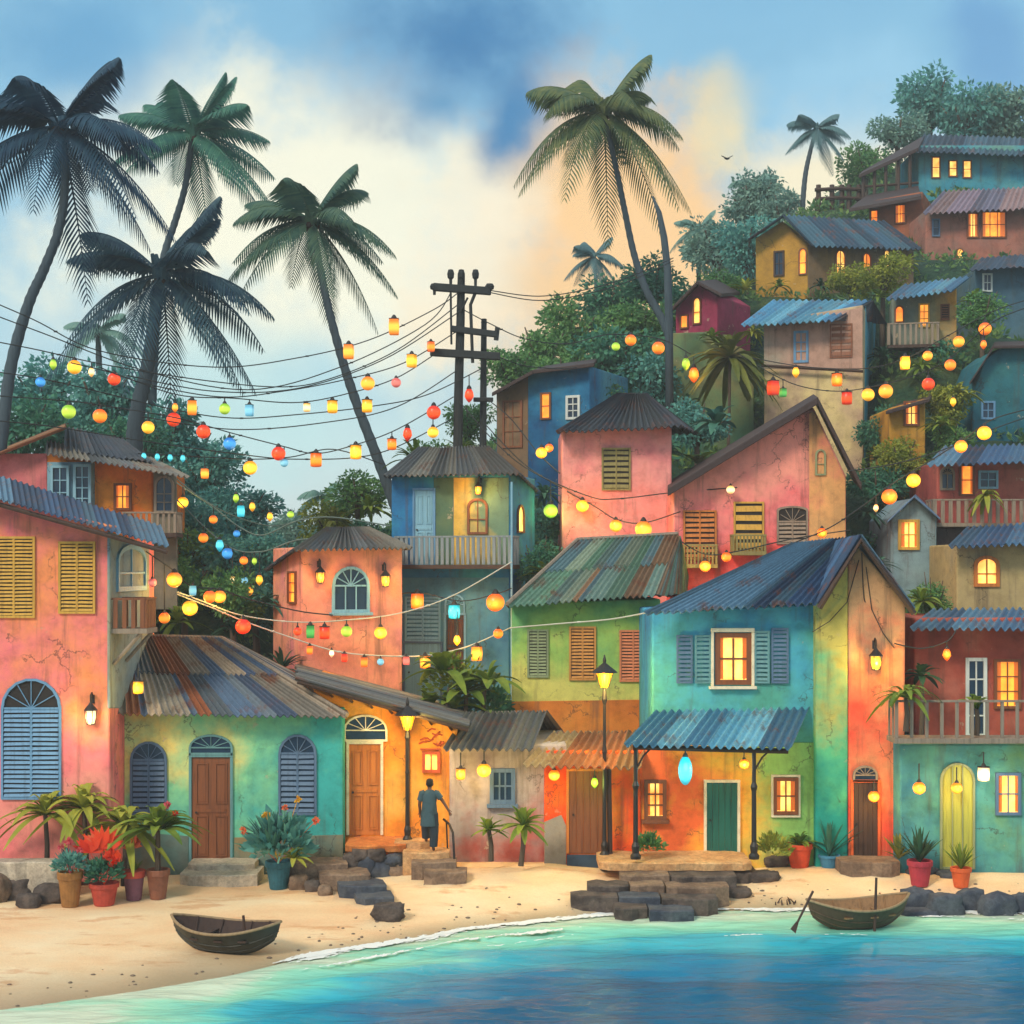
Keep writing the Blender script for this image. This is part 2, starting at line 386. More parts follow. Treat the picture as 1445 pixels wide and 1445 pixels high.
def inset(pts, d, u0, u1, z0, z1):
    cu, cz = (u0 + u1) / 2, (z0 + z1) / 2; fu = 1 - 2 * d / (u1 - u0); fz = 1 - 2 * d / (z1 - z0)
    return [(cu + (u - cu) * fu, cz + (z - cz) * fz) for u, z in pts]
def window(root, fr, box, fmat=WOOD, pane=LIT, arch=False, cols=2, rows=3, fw=.07, sill=None, proud=.07, name='window', fan=True):
    u0, u1, z0, z1 = fr.rect(*box); o = outline(u0, u1, z0, z1, arch); fw = min(fw, (u1 - u0) * .16); i_ = inset(o, fw, u0, u1, z0, z1)
    mb = MB(); mb.ring([fr.loc(u, z, -.02) for u, z in o], [fr.loc(u, z, -.02) for u, z in i_], fr.n * (proud + .02))
    a0, a1, b0, b1 = u0 + fw, u1 - fw, z0 + fw, z1 - fw; mw = max(.012, fw * .42)
    zs = z1 - min((u1 - u0) / 2, (z1 - z0) * .6) * (arch if arch not in (True, False) else 1) if arch else b1
    for c in range(1, cols): u = a0 + (a1 - a0) * c / cols; mb.fbox(fr, u - mw / 2, u + mw / 2, b0, zs if (arch and fan) else (b1 - .01), .02, proud - .022)
    for r in range(1, rows): z = b0 + (zs - b0) * r / rows; mb.fbox(fr, a0, a1, z - mw / 2, z + mw / 2, .02, proud - .018)
    if arch and fan:
        c = (u0 + u1) / 2; mb.fbox(fr, a0, a1, zs - mw * .7, zs + mw * .7, .02, proud - .014); rr = (a1 - a0) / 2; rz = b1 - zs
        for k in range(1, 6):
            an = math.pi * k / 6; p0 = fr.loc(c, zs, proud * .55); p1 = fr.loc(c + rr * math.cos(an), zs + rz * math.sin(an), proud * .55); mb.tube([p0, p1], mw * .55, 5)
    f = mb.build(name, fmat, root)
    pb = MB(); pb.prism([fr.loc(u, z, .012) for u, z in i_], -fr.n * .025); pb.build('pane', pane, f)
    if pane in (LIT, LITO) and a1 - a0 > .34 and not arch:
        for x0, x1 in ((a0, a0 + (a1 - a0) * R.uniform(.12, .3)), (a1 - (a1 - a0) * R.uniform(.12, .3), a1)):
            cb = MB(); N = 8; vs = []
            for i in range(N + 1):
                x = x0 + (x1 - x0) * i / N; w_ = .017 + .004 * math.sin(i * 2.4); vs += [fr.loc(x, b0 + (b1 - b0) * R.uniform(0, .03), w_), fr.loc(x, b1, w_)]
            cb.add(vs, [(2*i, 2*i+2, 2*i+3, 2*i+1) for i in range(N)]); cb.build('curtain', CURT, f)
    if sill is not None:
        sb = MB(); sb.fbox(fr, u0 - .07, u1 + .07, z0 - .09, z0 - .002, -.02, proud + .09); sb.build('sill', fmat, f, bevel=.01)
    return f
def louvres(root, fr, box, mat, arch=False, leaves=2, proud=.06, name='shutter', gap=.085, back=DARKB, framemat=None):
    u0, u1, z0, z1 = fr.rect(*box); o = outline(u0, u1, z0, z1, arch); fw = min(.055, (u1 - u0) * .12); i_ = inset(o, fw, u0, u1, z0, z1)
    mb = MB(); mb.ring([fr.loc(u, z, -.02) for u, z in o], [fr.loc(u, z, -.02) for u, z in i_], fr.n * (proud + .02))
    zs = z1 - min((u1 - u0) / 2, (z1 - z0) * .6) if arch else z1 - fw
    a0, a1 = u0 + fw, u1 - fw; lw = (a1 - a0) / leaves
    for k in range(1, leaves): mb.fbox(fr, a0 + lw * k - fw * .45, a0 + lw * k + fw * .45, z0 + fw, zs, .0, proud - .012)
    n = max(4, int((zs - z0 - fw) / gap))
    for k in range(leaves):
        for i in range(n):
            z = z0 + fw + (zs - z0 - fw) * (i + .12) / n; h = (zs - z0 - fw) / n * .62; j = R.uniform(-.006, .006)
            x0, x1 = a0 + lw * k + .012, a0 + lw * (k + 1) - .012
            q = [fr.loc(x0, z + j, .055), fr.loc(x1, z - j, .055), fr.loc(x1, z + h - j, .02), fr.loc(x0, z + h + j, .02)]
            mb.prism(q, -fr.n * .012)
    if arch:
        c = (u0 + u1) / 2; rr = (a1 - a0) / 2; rz = z1 - fw - zs; mb.fbox(fr, a0, a1, zs - .025, zs + .025, 0, proud - .014)
        for k in range(1, 6):
            an = math.pi * k / 6; mb.tube([fr.loc(c, zs, .035), fr.loc(c + rr * math.cos(an), zs + rz * math.sin(an), .035)], .013, 5)
    s = mb.build(name, mat, root)
    bb = MB(); bb.prism([fr.loc(u, z, .008) for u, z in i_], -fr.n * .02); bb.build('backing', back, s)
    return s
def open_leaf(root, fr, box, mat, ang=0., hinge='r'):
    """one open shutter leaf standing a little off the wall"""
    u0, u1, z0, z1 = fr.rect(*box); mb = MB(); fw = .05
    def q(u, z, w):
        k = (u1 - u) if hinge == 'r' else (u - u0); return fr.loc(u, z, w + .03 + k * math.tan(ang))
    def bx(a, b, c, d, w0, w1): mb.box8([q(a, c, w1), q(b, c, w1), q(b, c, w0), q(a, c, w0), q(a, d, w1), q(b, d, w1), q(b, d, w0), q(a, d, w0)])
    bx(u0, u0 + fw, z0, z1, 0, .04); bx(u1 - fw, u1, z0, z1, 0, .04); bx(u0 + fw, u1 - fw, z0, z0 + fw, .002, .038); bx(u0 + fw, u1 - fw, z1 - fw, z1, .002, .038)
    n = int((z1 - z0 - .1) / .1)
    for i in range(n):
        z = z0 + fw + (z1 - z0 - 2 * fw) * (i + .2) / n; h = (z1 - z0 - 2 * fw) / n * .6
        mb.box8([q(u0 + fw, z, .04), q(u1 - fw, z, .04), q(u1 - fw, z, .025), q(u0 + fw, z, .025), q(u0 + fw, z + h, .018), q(u1 - fw, z + h, .018), q(u1 - fw, z + h, .003), q(u0 + fw, z + h, .003)])
    return mb.build('open_shutter', mat, root)
def door(root, fr, box, mat, fmat, planks=False, fan=None, fanmat=None, lit=False, proud=.06):
    u0, u1, z0, z1 = fr.rect(*box); fw = .07; mb = MB(); w = u1 - u0
    if planks:
        n = 5
        for k in range(n): mb.fbox(fr, u0 + w * k / n + .004, u0 + w * (k + 1) / n - .004, z0, z1, -.02, .025 + R.uniform(-.004, .004))
    else:
        mb.fbox(fr, u0, u1, z0, z1, -.02, .02); m = w * .11
        for (a, b, c, d) in ((0, .5, .55, .93), (.5, 1, .55, .93), (0, .5, .06, .44), (.5, 1, .06, .44)):
            x0, x1 = u0 + w * a + m, u0 + w * b - m * (.7); y0, y1 = z0 + (z1 - z0) * c, z0 + (z1 - z0) * d
            o = [(x0, y0), (x1, y0), (x1, y1), (x0, y1)]; i_ = inset(o, .03, x0, x1, y0, y1)
            mb.ring([fr.loc(*p, .0) for p in o], [fr.loc(*p, .0) for p in i_], fr.n * .045)
            mb.prism([fr.loc(*p, .03) for p in inset(o, .055, x0, x1, y0, y1)], -fr.n * .02)
        mb.fbox(fr, u0 + m, u1 - m, z0 + (z1 - z0) * .47, z0 + (z1 - z0) * .5, 0, .04)
    d = mb.build('door', mat, root)
    hb = MB(); hb.tube([fr.loc(u0 + w * .12, z0 + (z1 - z0) * .47, .02), fr.loc(u0 + w * .12, z0 + (z1 - z0) * .47, .075)], .028, 8); hb.build('handle', IRON, d)
    fb = MB(); fb.fbox(fr, u0 - fw, u0 - .003, z0, z1, -.02, proud); fb.fbox(fr, u1 + .003, u1 + fw, z0, z1, -.02, proud); fb.fbox(fr, u0 - fw, u1 + fw, z1 + .003, z1 + fw, -.02, proud + .01)
    fb.build('door_frame', fmat, d, bevel=.006)
    if fan:
        window(root, fr, fan, fanmat or fmat, LIT if lit else DARKP, arch=.98, cols=1, rows=1, fw=.05, name='fanlight')
    return d
def balcony(root, fr, x0, x1, yr, yf, out, mat, step=.13, deckmat=None, rail_t=.03, ends=True, board=.04, name='balcony', jitter=.0):
    """deck, pickets and handrail in front of a wall; pixel limits are of its front edge"""
    u0, u1, z0, z1 = fr.rect(x0, yr, x1, yf, out); mb = MB(); mb.fbox(fr, u0, u1, z0 - .12, z0, -.02, out + .02)
    d = mb.build(name, deckmat or mat, root, bevel=.01)
    rb = MB(); rb.fbox(fr, u0, u1, z1 - .05, z1, out - .06, out)
    if ends:
        rb.fbox(fr, u0, u0 + .05, z1 - .05, z1, 0, out - .062); rb.fbox(fr, u1 - .05, u1, z1 - .05, z1, 0, out - .062)
    n = max(3, int((u1 - u0) / step))
    for i in range(n + 1):
        u = u0 + .02 + (u1 - u0 - .04 - board) * i / n; jt = R.uniform(-jitter, jitter)
        rb.fbox(fr, u, u + board, z0 + .01, z1 - .052 + jt, out - .05, out - .015)
    if ends:
        k = max(2, int(out / step))
        for i in range(k):
            w = out * (i + .3) / k
            for u in (u0 + .005, u1 - .04): rb.fbox(fr, u, u + .035, z0 + .01, z1 - .052, w, w + board)
    rb.build('railing', mat, d); return d

# ---------------------------------------------------------------- sand, shore
SH = [(-900, 1500), (-300, 1460), (45, 1420), (200, 1398), (330, 1376), (430, 1352), (560, 1331), (650, 1314), (740, 1303), (830, 1292), (950, 1286), (1140, 1284), (1300, 1287), (1445, 1290), (2400, 1296)]
WZ = -.60
BZ = [(-99, -.32), (-6.0, -.32), (-4.6, -.28), (-3.2, -.20), (-1.8, -.08), (1.0, -.04), (2.2, -.16), (5.6, -.2), (6.5, -.14), (8.6, -.12), (99, -.12)]
def basez(x):
    for (a, ya), (b, yb) in zip(BZ, BZ[1:]):
        if x <= b: return ya + (yb - ya) * (x - a) / (b - a)
    return -.12
SHW = [((px - CX) * ((H - WZ) * F / (r - HZ)) / F, (H - WZ) * F / (r - HZ)) for px, r in SH]
def shoreY(x):
    if x <= SHW[0][0]: return SHW[0][1]
    for (a, ya), (b, yb) in zip(SHW, SHW[1:]):
        if x <= b:
            t = (x - a) / (b - a); return ya + (yb - ya) * t
    return SHW[-1][1]
def sandz(x, y):
    s = shoreY(x)
    if y <= s: return WZ - .10 * (s - y)
    t = min(1, (y - s) / (37.4 - s)); z = WZ + (basez(x) - WZ) * (t ** .9)
    z += .05 * (mnoise.noise(Vector((x * .35, y * .55, 3))) + .45 * mnoise.noise(Vector((x * 1.1, y * 1.7, 8)))) * min(1, t * 3)
    return z
def G(px, row):
    Y = (H) * F / (row - HZ)
    for _ in range(12):
        x = (px - CX) * Y / F; Y = (H - sandz(x, Y)) * F / (row - HZ)
    return Vector(((px - CX) * Y / F, Y, sandz((px - CX) * Y / F, Y)))
# ---------------------------------------------------------------- land and water
def grid(xs, ys, zf):
    mb = MB(); n = len(xs)
    for y in ys:
        for x in xs: mb.v.append(Vector((x, y, zf(x, y))))
    for j in range(len(ys) - 1):
        for i in range(n - 1): mb.f.append((j*n+i, j*n+i+1, (j+1)*n+i+1, (j+1)*n+i)); mb.t.append(None)
    return mb
def spaced(a, b, n, dense=None):
    return [a + (b - a) * i / n for i in range(n + 1)]
def make_beach():
    m, t, b = newmat('sand'); tc = t.new('ShaderNodeTexCoord').outputs['Object']
    n = t.noise(t.mapping(tc, scale=(.35, .6, 1)), 1.0, 6, .6).outputs['Fac']; n2 = t.noise(tc, 22, 6, .75).outputs['Fac']
    n3 = t.noise(t.mapping(tc, (4, 2, 0), (.6, 1.5, 1)), 1.0, 8, .65).outputs['Fac']
    col = t.ramp(n, [(.3, lin4((234, 188, 142))), (.5, lin4((240, 206, 160))), (.7, lin4((244, 222, 182)))])
    col = t.mix(t.mapr(n3, .55, .66, 0, .55), col, lin4((206, 142, 90)))
    at = t.new('ShaderNodeAttribute', attribute_name='wet').outputs['Fac']
    col = t.mix(at, col, lin4((168, 150, 120)))
    col = t.mix(.32, col, t.ramp(n2, [(.3, (.62, .6, .56)), (.6, (1.08, 1.08, 1.08))]), 'MULTIPLY')
    t.l.new(col, b.inputs['Base Color'])
    t.l.new(t.mapr(at, 0, 1, .9, .35, 'LINEAR'), b.inputs['Roughness']); b.inputs['Specular IOR Level'].default_value = .3
    bp = t.new('ShaderNodeBump'); bp.inputs['Strength'].default_value = .55; bp.inputs['Distance'].default_value = .02
    t.l.new(t.math('ADD', n2, t.math('MULTIPLY', n3, 2)), bp.inputs['Height']); t.l.new(bp.outputs[0], b.inputs['Normal'])
    xs = spaced(-16, 16, 200); xs = [-60, -40, -28, -20] + xs + [20, 28, 40, 60]
    mb = grid(xs, spaced(20, 43, 150), sandz)
    o = mb.build('beach', m, smooth=True); tag(o, 'pale sandy beach in front of the painted houses', kind='structure')
    a = o.data.attributes.new('wet', 'FLOAT', 'POINT'); vals = []
    for v in mb.v:
        d = v.y - shoreY(v.x) + .35 * mnoise.noise(Vector((v.x * .7, v.y * .7, 1)))
        lim = .9 + (1.6 if v.x < -4 else 0) * min(1, (-4 - v.x) / 2 if v.x < -4 else 0)
        vals.append(max(0, min(1, 1 - d / lim)))
    a.data.foreach_set('value', vals)
make_beach()
def pebbles():
    mb = MB(); q = random.Random(8)
    for k in range(230):
        x = q.uniform(-13, 13); y = shoreY(x) + abs(q.gauss(0, 1.2)) + .05; z = sandz(x, y); s = q.uniform(.012, .05)
        if y > 37: continue
        mb.lathe((x, y, z - s * .3), [(s * .5, 0), (s, s * .35), (s * .8, s * .75), (s * .2, s * .95)], 6, q.uniform(.7, 1.4), q.uniform(.7, 1.2))
    tag(mb.build('pebbles', paint('pebble_grey', (120, 104, 88), .8, .8), smooth=True), 'small pebbles and shell bits scattered along the tide line', kind='stuff')
pebbles()
def make_sea():
    m, t, b = newmat('sea_water'); tc = t.new('ShaderNodeTexCoord').outputs['Object']
    at = t.new('ShaderNodeAttribute', attribute_name='depth').outputs['Fac']
    n = t.noise(t.mapping(tc, scale=(.10, .9, 1)), 1.0, 4, .55).outputs['Fac']
    f = t.math('ADD', at, t.math('MULTIPLY_ADD', n, .7, -.35))
    col = t.ramp(f, [(.0, lin4((206, 222, 196))), (.10, lin4((158, 218, 186))), (.32, lin4((108, 204, 190))), (.42, lin4((66, 178, 194))), (.58, lin4((30, 150, 176))), (.76, lin4((14, 118, 158))), (1, lin4((0, 90, 128)))])
    t.l.new(col, b.inputs['Base Color']); b.inputs['Roughness'].default_value = .1; b.inputs['IOR'].default_value = 1.33
    b.inputs['Specular IOR Level'].default_value = .13
    w1 = t.noise(t.mapping(tc, scale=(.8, 2.6, 1)), 1.0, 5, .55).outputs['Fac']
    bp = t.new('ShaderNodeBump'); bp.inputs['Strength'].default_value = .55; bp.inputs['Distance'].default_value = .10
    w2 = t.noise(t.mapping(tc, scale=(3.0, 9.0, 1)), 1.0, 6, .6).outputs['Fac']; t.l.new(t.math('ADD', w1, t.math('MULTIPLY', w2, .45)), bp.inputs['Height']); t.l.new(bp.outputs[0], b.inputs['Normal'])
    def wz(x, y):
        d = shoreY(x) - y
        k = min(1, max(0, d / 1.5))
        q = .030 * mnoise.noise(Vector((x * 1.1, y * 3.2, 11))) + .016 * mnoise.noise(Vector((x * 2.6, y * 7.5, 21))) if abs(x) < 15.5 and y > 22.5 else 0
        return WZ + min(1, k * 3) * q + k * (.035 * math.sin((d + .5 * mnoise.noise(Vector((x * .25, y * .2, 5)))) * 3.1) + .05 * mnoise.noise(Vector((x * .5, y * 1.1, 2))))
    xs = [-140, -70, -35, -22] + spaced(-15, 15, 300) + [22, 35, 70, 140]
    ys = [-60, -30, -10, 8, 16] + spaced(23, 36, 300)
    mb = grid(xs, ys, wz); o = mb.build('sea', m, smooth=True); tag(o, 'teal and deep blue sea water lapping the beach', kind='structure')
    a = o.data.attributes.new('depth', 'FLOAT', 'POINT')
    def dep(v):
        d = (shoreY(v.x) - v.y) / 6.2
        return max(0, min(1.3, d - (.16 * max(0, min(1, (-v.x - 2) / 5)))))
    a.data.foreach_set('value', [dep(v) for v in mb.v])
    fm, t, b = newmat('foam'); b.inputs['Base Color'].default_value = (.82, .85, .82, 1); b.inputs['Roughness'].default_value = .9
    fb = MB()
    def lace(off, x0, x1, wid, th, seed, z):
        dx = .05; nx = int((x1 - x0) / dx); nw = int(wid / .035); idx = {}
        def vid(a, b):
            if (a, b) not in idx:
                x = x0 + a * dx; y = shoreY(x) - off - .28 * mnoise.noise(Vector((x * .35, seed, 0))) - .07 * mnoise.noise(Vector((x * 1.9, seed, 4))) + wid * (.5 - b / nw)
                x += .03 * mnoise.noise(Vector((a * .7, b * .7, 1))); fb.v.append(Vector((x, y, z + .012 * mnoise.noise(Vector((x * 6, y * 6, 0)))))); idx[(a, b)] = len(fb.v) - 1
            return idx[(a, b)]
        for a in range(nx):
            for b in range(nw):
                x = x0 + a * dx; e = abs(2 * (b + .5) / nw - 1); q = .8 * mnoise.noise(Vector((x * .9, seed + 3, 7))) + .55 * mnoise.noise(Vector((x * 5.5, b * .45, seed))) + .35 * mnoise.noise(Vector((x * 14, b * 1.1, seed + 2)))
                if q > th + e * .95 + .8 * max(0, 1 - min(a, nx - a) / 30): fb.f.append((vid(a, b), vid(a, b + 1), vid(a + 1, b + 1), vid(a + 1, b))); fb.t.append(None)
    lace(-.02, -5.6, 15, .5, -.62, 1, WZ + .035); lace(.12, -5.6, 15, .9, .02, 2, WZ + .03); lace(1.1, -5.0, 2.2, .42, -.25, 5, WZ + .055); lace(1.9, -1.2, 2.4, .4, -.05, 9, WZ + .06); lace(.75, 7.5, 15, .4, .0, 15, WZ + .05); lace(2.6, 3, 9, .35, .12, 19, WZ + .06)
    f = fb.build('sea_foam', fm, smooth=True); tag(f, 'thin white surf line along the water edge', kind='stuff')
make_sea()

CP = []
def cp(px, row, Y):
    p = P(px, row, Y); CP.append((p.x, p.y, p.z))
for px in (-300, 0, 200, 400, 600, 800, 1000, 1200, 1445, 1800): p = P(px, HZ, 41.0); CP.append((p.x, 41.0, .1))
for px in (-300, 0, 200, 400, 600, 800, 1000, 1200, 1445, 1800): p = P(px, HZ, 43.0); CP.append((p.x, 43.0, .9))
for c in [(60, 900, 47), (300, 960, 47), (480, 1000, 46.5), (640, 1010, 48), (760, 980, 46), (900, 950, 47), (1100, 940, 47), (1300, 880, 46), (1440, 900, 46), (1700, 850, 47),
          (60, 760, 50), (250, 830, 52), (400, 860, 52), (640, 800, 54), (760, 760, 54), (860, 780, 52), (1080, 850, 52), (1250, 830, 51), (1320, 790, 50), (1400, 800, 50), (1700, 740, 52),
          (760, 660, 58), (980, 650, 60), (1140, 720, 58), (1280, 650, 55), (1400, 620, 57), (1000, 560, 62), (1300, 500, 60.5), (1390, 480, 62),
          (1180, 410, 68.5), (1080, 420, 67), (1270, 350, 74), (1350, 375, 72), (1420, 300, 80), (1350, 280, 80), (1180, 300, 81), (1700, 300, 80),
          (380, 806, 75), (430, 806, 72), (430, 804, 85), (480, 806, 75), (350, 802, 112), (430, 803, 115), (500, 803, 110), (540, 800, 70), (60, 720, 64), (200, 740, 66), (330, 790, 62), (430, 800, 62), (560, 770, 62), (680, 700, 66), (800, 570, 72), (900, 500, 76),
          (100, 720, 92), (300, 760, 92), (430, 785, 100), (560, 765, 92), (700, 690, 88), (800, 600, 84), (900, 500, 86), (1000, 420, 92), (1100, 340, 96), (1250, 250, 100), (1400, 190, 102), (1650, 190, 102),
          (0, 760, 180), (430, 792, 180), (800, 700, 170), (1100, 520, 170), (1400, 380, 170), (430, 796, 400), (1000, 740, 400), (1600, 650, 400), (-600, 770, 400), (-300, 740, 100), (-300, 760, 60)]: cp(*c)
CPA = np.array(CP)
def hillz(x, y):
    x = np.atleast_1d(np.asarray(x, float)); y = np.atleast_1d(np.asarray(y, float))
    dx = x[:, None] - CPA[None, :, 0]; dy = y[:, None] - CPA[None, :, 1]
    d2 = dx * dx + dy * dy + .6; w = d2 ** -1.7
    return (w * CPA[None, :, 2]).sum(1) / w.sum(1)
def hz(x, y): return float(hillz(x, y)[0])
def make_hill():
    xs = [-140, -100, -70, -55] + spaced(-46, 56, 150) + [70, 100, 140]; ys = spaced(40.8, 110, 130) + [116, 123, 130]
    X, Y_ = np.meshgrid(xs, ys); Z = hillz(X.ravel(), Y_.ravel()); zz = Z.reshape(X.shape)
    mb = MB(); n = len(xs)
    for j, y in enumerate(ys):
        for i, x in enumerate(xs):
            z = zz[j, i] + .25 * mnoise.noise(Vector((x * .3, y * .3, 0)))
            if y < 43: z = min(z, .05 + max(0, y - 41.2) * .3)
            mb.v.append(Vector((x, y, z - (.5 if y < 41.2 else 0))))
    for j in range(len(ys) - 1):
        for i in range(n - 1): mb.f.append((j*n+i, j*n+i+1, (j+1)*n+i+1, (j+1)*n+i)); mb.t.append(None)
    m, t, b = newmat('hillside_soil'); tc = t.new('ShaderNodeTexCoord').outputs['Object']
    a = t.noise(tc, .5, 8, .65).outputs['Fac']; c = t.noise(tc, 6, 6, .7).outputs['Fac']
    col = t.ramp(a, [(.3, lin4((24, 62, 58))), (.5, lin4((44, 88, 62))), (.66, lin4((88, 104, 50))), (.8, lin4((120, 98, 62)))])
    col = t.mix(.7, col, t.ramp(c, [(.3, (.4, .4, .4)), (.6, (1.1, 1.1, 1.1))]), 'MULTIPLY')
    t.l.new(col, b.inputs['Base Color']); b.inputs['Roughness'].default_value = .95
    bp = t.new('ShaderNodeBump'); bp.inputs['Distance'].default_value = .3; t.l.new(c, bp.inputs['Height']); t.l.new(bp.outputs[0], b.inputs['Normal'])
    tag(mb.build('hillside', m, smooth=True), 'overgrown green hillside rising behind the beach houses', kind='structure')
make_hill()
# ---------------------------------------------------------------- houses (front row, from the pink house to the balcony house)
def house(label, fr, row, name='house'):

    o = fr.A + fr.d * (fr.L / 2); o = Vector((o.x, o.y, H - (row - HZ) * o.y / F)); return thing(name, label, 'house', o)

# pink house at the beach edge
f = Frame((-140, 37.0), (155, 37.0)); h = house('tall pink plaster house with ochre louvred shutters and a side balcony', f, 1231)
walls(h, f, [(-140, 1245), (155, 1245), (155, 742), (-140, 668)], 4.6, wall_mat('pink_plaster', (246, 150, 96), (244, 128, 132), (240, 156, 140), kz=-.03, off=.1, peel=.3))
sf = f.side(); side = walls(h, sf, [(155.5, 1000), (212, 1000), (211, 768), (155.5, 750)], .08, wall_mat('grey_blue_plaster', (120, 146, 160), (150, 160, 150), (168, 160, 130)), name='bay_wall', w=.02)
roof(h, (-150, 662, 36.2), (238, 772, 36.2), (226, 742, 41.9), (-150, 625, 41.9), PAL_BLUE, pitch=.16, amp=.03)
beam(h, [(-150, 670, 36.3), (236, 779, 36.3)], .06, WOODD, 'eave_board')
louvres(h, f, (83, 764, 135, 866), OCHRE, leaves=2); louvres(h, f, (-10, 757, 50, 872), OCHRE, leaves=2)
louvres(h, f, (2, 957, 87, 1128), BLUEW, arch=True, leaves=2, gap=.11)
window(h, sf, (163, 768, 203, 834), CYANW, DARKP, arch=.55, cols=2, rows=2, fw=.12, proud=.08, fan=False)
balcony(h, sf, 206.5, 221, 843, 886, .85, WOOD, step=.17, board=.10, deckmat=WOODG)
for px in (172, 196): beam(h, [sf.loc(.2 + (px - 172) * .05, P(180, 890, 37).z, .75), sf.loc(.2 + (px - 172) * .05, P(180, 938, 37).z, .04)], .05, WOODG, 'bracket')

# green cottage
f = Frame((155, 38.4), (487, 38.4)); h = house('low green cottage with two arched blue windows and patchwork tin roof', f, 1216)
walls(h, f, [(158, 1240), (484, 1240), (484, 1000), (158, 1000)], 5, wall_mat('green_cottage_plaster', (240, 220, 130), (134, 208, 158), (64, 172, 168), ku=.10, off=.04, sc=.45, peel=.5, stain=.25))
roof(h, (128, 1008, 37.7), (492, 1012, 37.7), (312, 902, 41.0), (150, 897, 41.0), PAL_MIX, rows=2, pitch=.17, amp=.04)
roof(h, (492, 1012, 37.7), (474, 980, 43.6), (316, 900, 41.4), (312, 902, 41.0), PAL_MIX, name='hip_roof')
roof(h, (120, 985, 44.5), (474, 980, 43.6), (312, 902, 41.0), (150, 897, 41.0), PAL_GREY, name='rear_roof')
beam(h, [(150, 896, 41.0), (312, 900, 41.0), (490, 1009, 37.7)], .06, WOODG, 'ridge_cap')
louvres(h, f, (184, 1046, 236, 1150), BLUED, arch=True, leaves=2, gap=.13, back=DARKP)
louvres(h, f, (393, 1036, 447, 1150), BLUED, arch=True, leaves=2, gap=.13, back=DARKP)
door(h, f, (271, 1066, 325, 1217), WOOD, TEALW, fan=(267, 1036, 329, 1068), fanmat=TEALW)
panel(h, f, [(158, 1240), (484, 1240), (484, 1178), (330, 1182), (330, 1219), (266, 1219), (266, 1180), (158, 1172)], wall_mat('plinth_plaster', (120, 120, 110), (98, 130, 124), (150, 130, 90), peel=.8), 'plinth', .015)

# orange house
f = Frame((420, 38.9), (645, 38.9)); h = house('orange house with sloping tin roof and wooden door under a fanlight', f, 1180)
OR = wall_mat('orange_plaster', (232, 120, 40), (244, 160, 58), (250, 190, 92), sc=.6, peel=.25)
walls(h, f, [(425, 1240), (645, 1240), (645, 1026), (425, 962)], 4.4, OR)
roof(h, (418, 958, 38.1), (418, 938, 43.4), (664, 1002, 43.4), (662, 1026, 38.1), PAL_GREY, pitch=.16, amp=.03)
beam(h, [(420, 962, 38.2), (661, 1030, 38.2)], .06, WOODD, 'eave_board')
for k in range(8): px = 436 + k * 28; beam(h, [(px, 968 + k * 7.7, 38.25), (px + 5, 975 + k * 7.8, 38.9)], .04, WOODD, 'rafter', 4)
door(h, f, (493, 1050, 537, 1178), WOODO, CREAM, fan=(485, 1008, 547, 1046), fanmat=CREAM, lit=False)
window(h, f, (596, 1060, 621, 1090), paint('rust_red_paint', (190, 84, 46), .7, .5), LIT, cols=2, rows=1, fw=.09)
mb = MB(); u0, u1, z0, z1 = f.rect(593, 1032, 622, 1056)
for k in range(9):
    uu = u0 + (u1 - u0) * R.random(); zz = z0 + (z1 - z0) * R.random(); mb.tube([f.loc(uu - .1, zz, .02), f.loc(uu, zz + R.uniform(-.1, .1), .03), f.loc(uu + .1, zz + .05, .02)], .022, 5)
mb.fbox(f, u0, u1, z0 - .04, z0, -.01, .04); mb.build('wall_relief', MC['rust_red_paint'], h)
panel(h, f, [(578, 1190), (578, 1010), (572, 1008), (572, 1190)], paint('drain_pipe_paint', (92, 52, 36), .6, .4), 'drain_pipe', .06)

# grey-lilac cottage
f = Frame((634, 38.7), (800, 38.7)); h = house('small lilac grey cottage with blue window and grey tin roof', f, 1212)
walls(h, f, [(634, 1235), (800, 1235), (800, 1050), (634, 1050)], 3.4, wall_mat('lilac_plaster', (176, 88, 78), (170, 160, 156), (186, 174, 168), kz=.16, off=-.1, sc=.5))
roof(h, (626, 1057, 38.0), (752, 1058, 38.0), (772, 1004, 40.4), (658, 1006, 40.4), PAL_GREY, pitch=.17, amp=.045)
roof(h, (620, 1040, 43), (800, 1040, 43), (772, 1004, 40.4), (658, 1006, 40.4), PAL_GREY, name='rear_roof')
window(h, f, (691, 1084, 727, 1134), BLUED, DARKP, cols=3, rows=2, fw=.10, sill=1)
# red entry with brown roof
f = Frame((765, 38.5), (905, 38.5)); h = house('narrow red entrance house with brown tin roof and plank door', f, 1208)
walls(h, f, [(768, 1240), (905, 1240), (905, 1060), (768, 1060)], 3.0, wall_mat('red_orange_plaster', (214, 70, 30), (240, 92, 36), (236, 130, 50), sc=.7, peel=.3))
panel(h, f, [(768, 1238), (799, 1238), (799, 1165), (792, 1150), (768, 1160)], wall_mat('bare_render', (140, 134, 124), (160, 150, 136), (120, 130, 136)), 'bare_render_patch', .012)
roof(h, (738, 1081, 37.5), (905, 1084, 37.5), (915, 1032, 40.0), (782, 1034, 40.0), PAL_BROWN, pitch=.19, amp=.05)
roof(h, (760, 1060, 42), (920, 1060, 42), (915, 1032, 40.0), (782, 1034, 40.0), PAL_BROWN, name='rear_roof')
door(h, f, (803, 1088, 853, 1204), WOOD, WOODO, planks=True)
panel(h, f, [(800, 1232), (856, 1232), (856, 1207), (800, 1207)], paint('dark_blue_step', (44, 66, 88), .8, .6), 'door_base', .10)
beam(h, [(859, 1085, 38.1), (861, 1208, 38.1)], .07, WOODD, 'post')
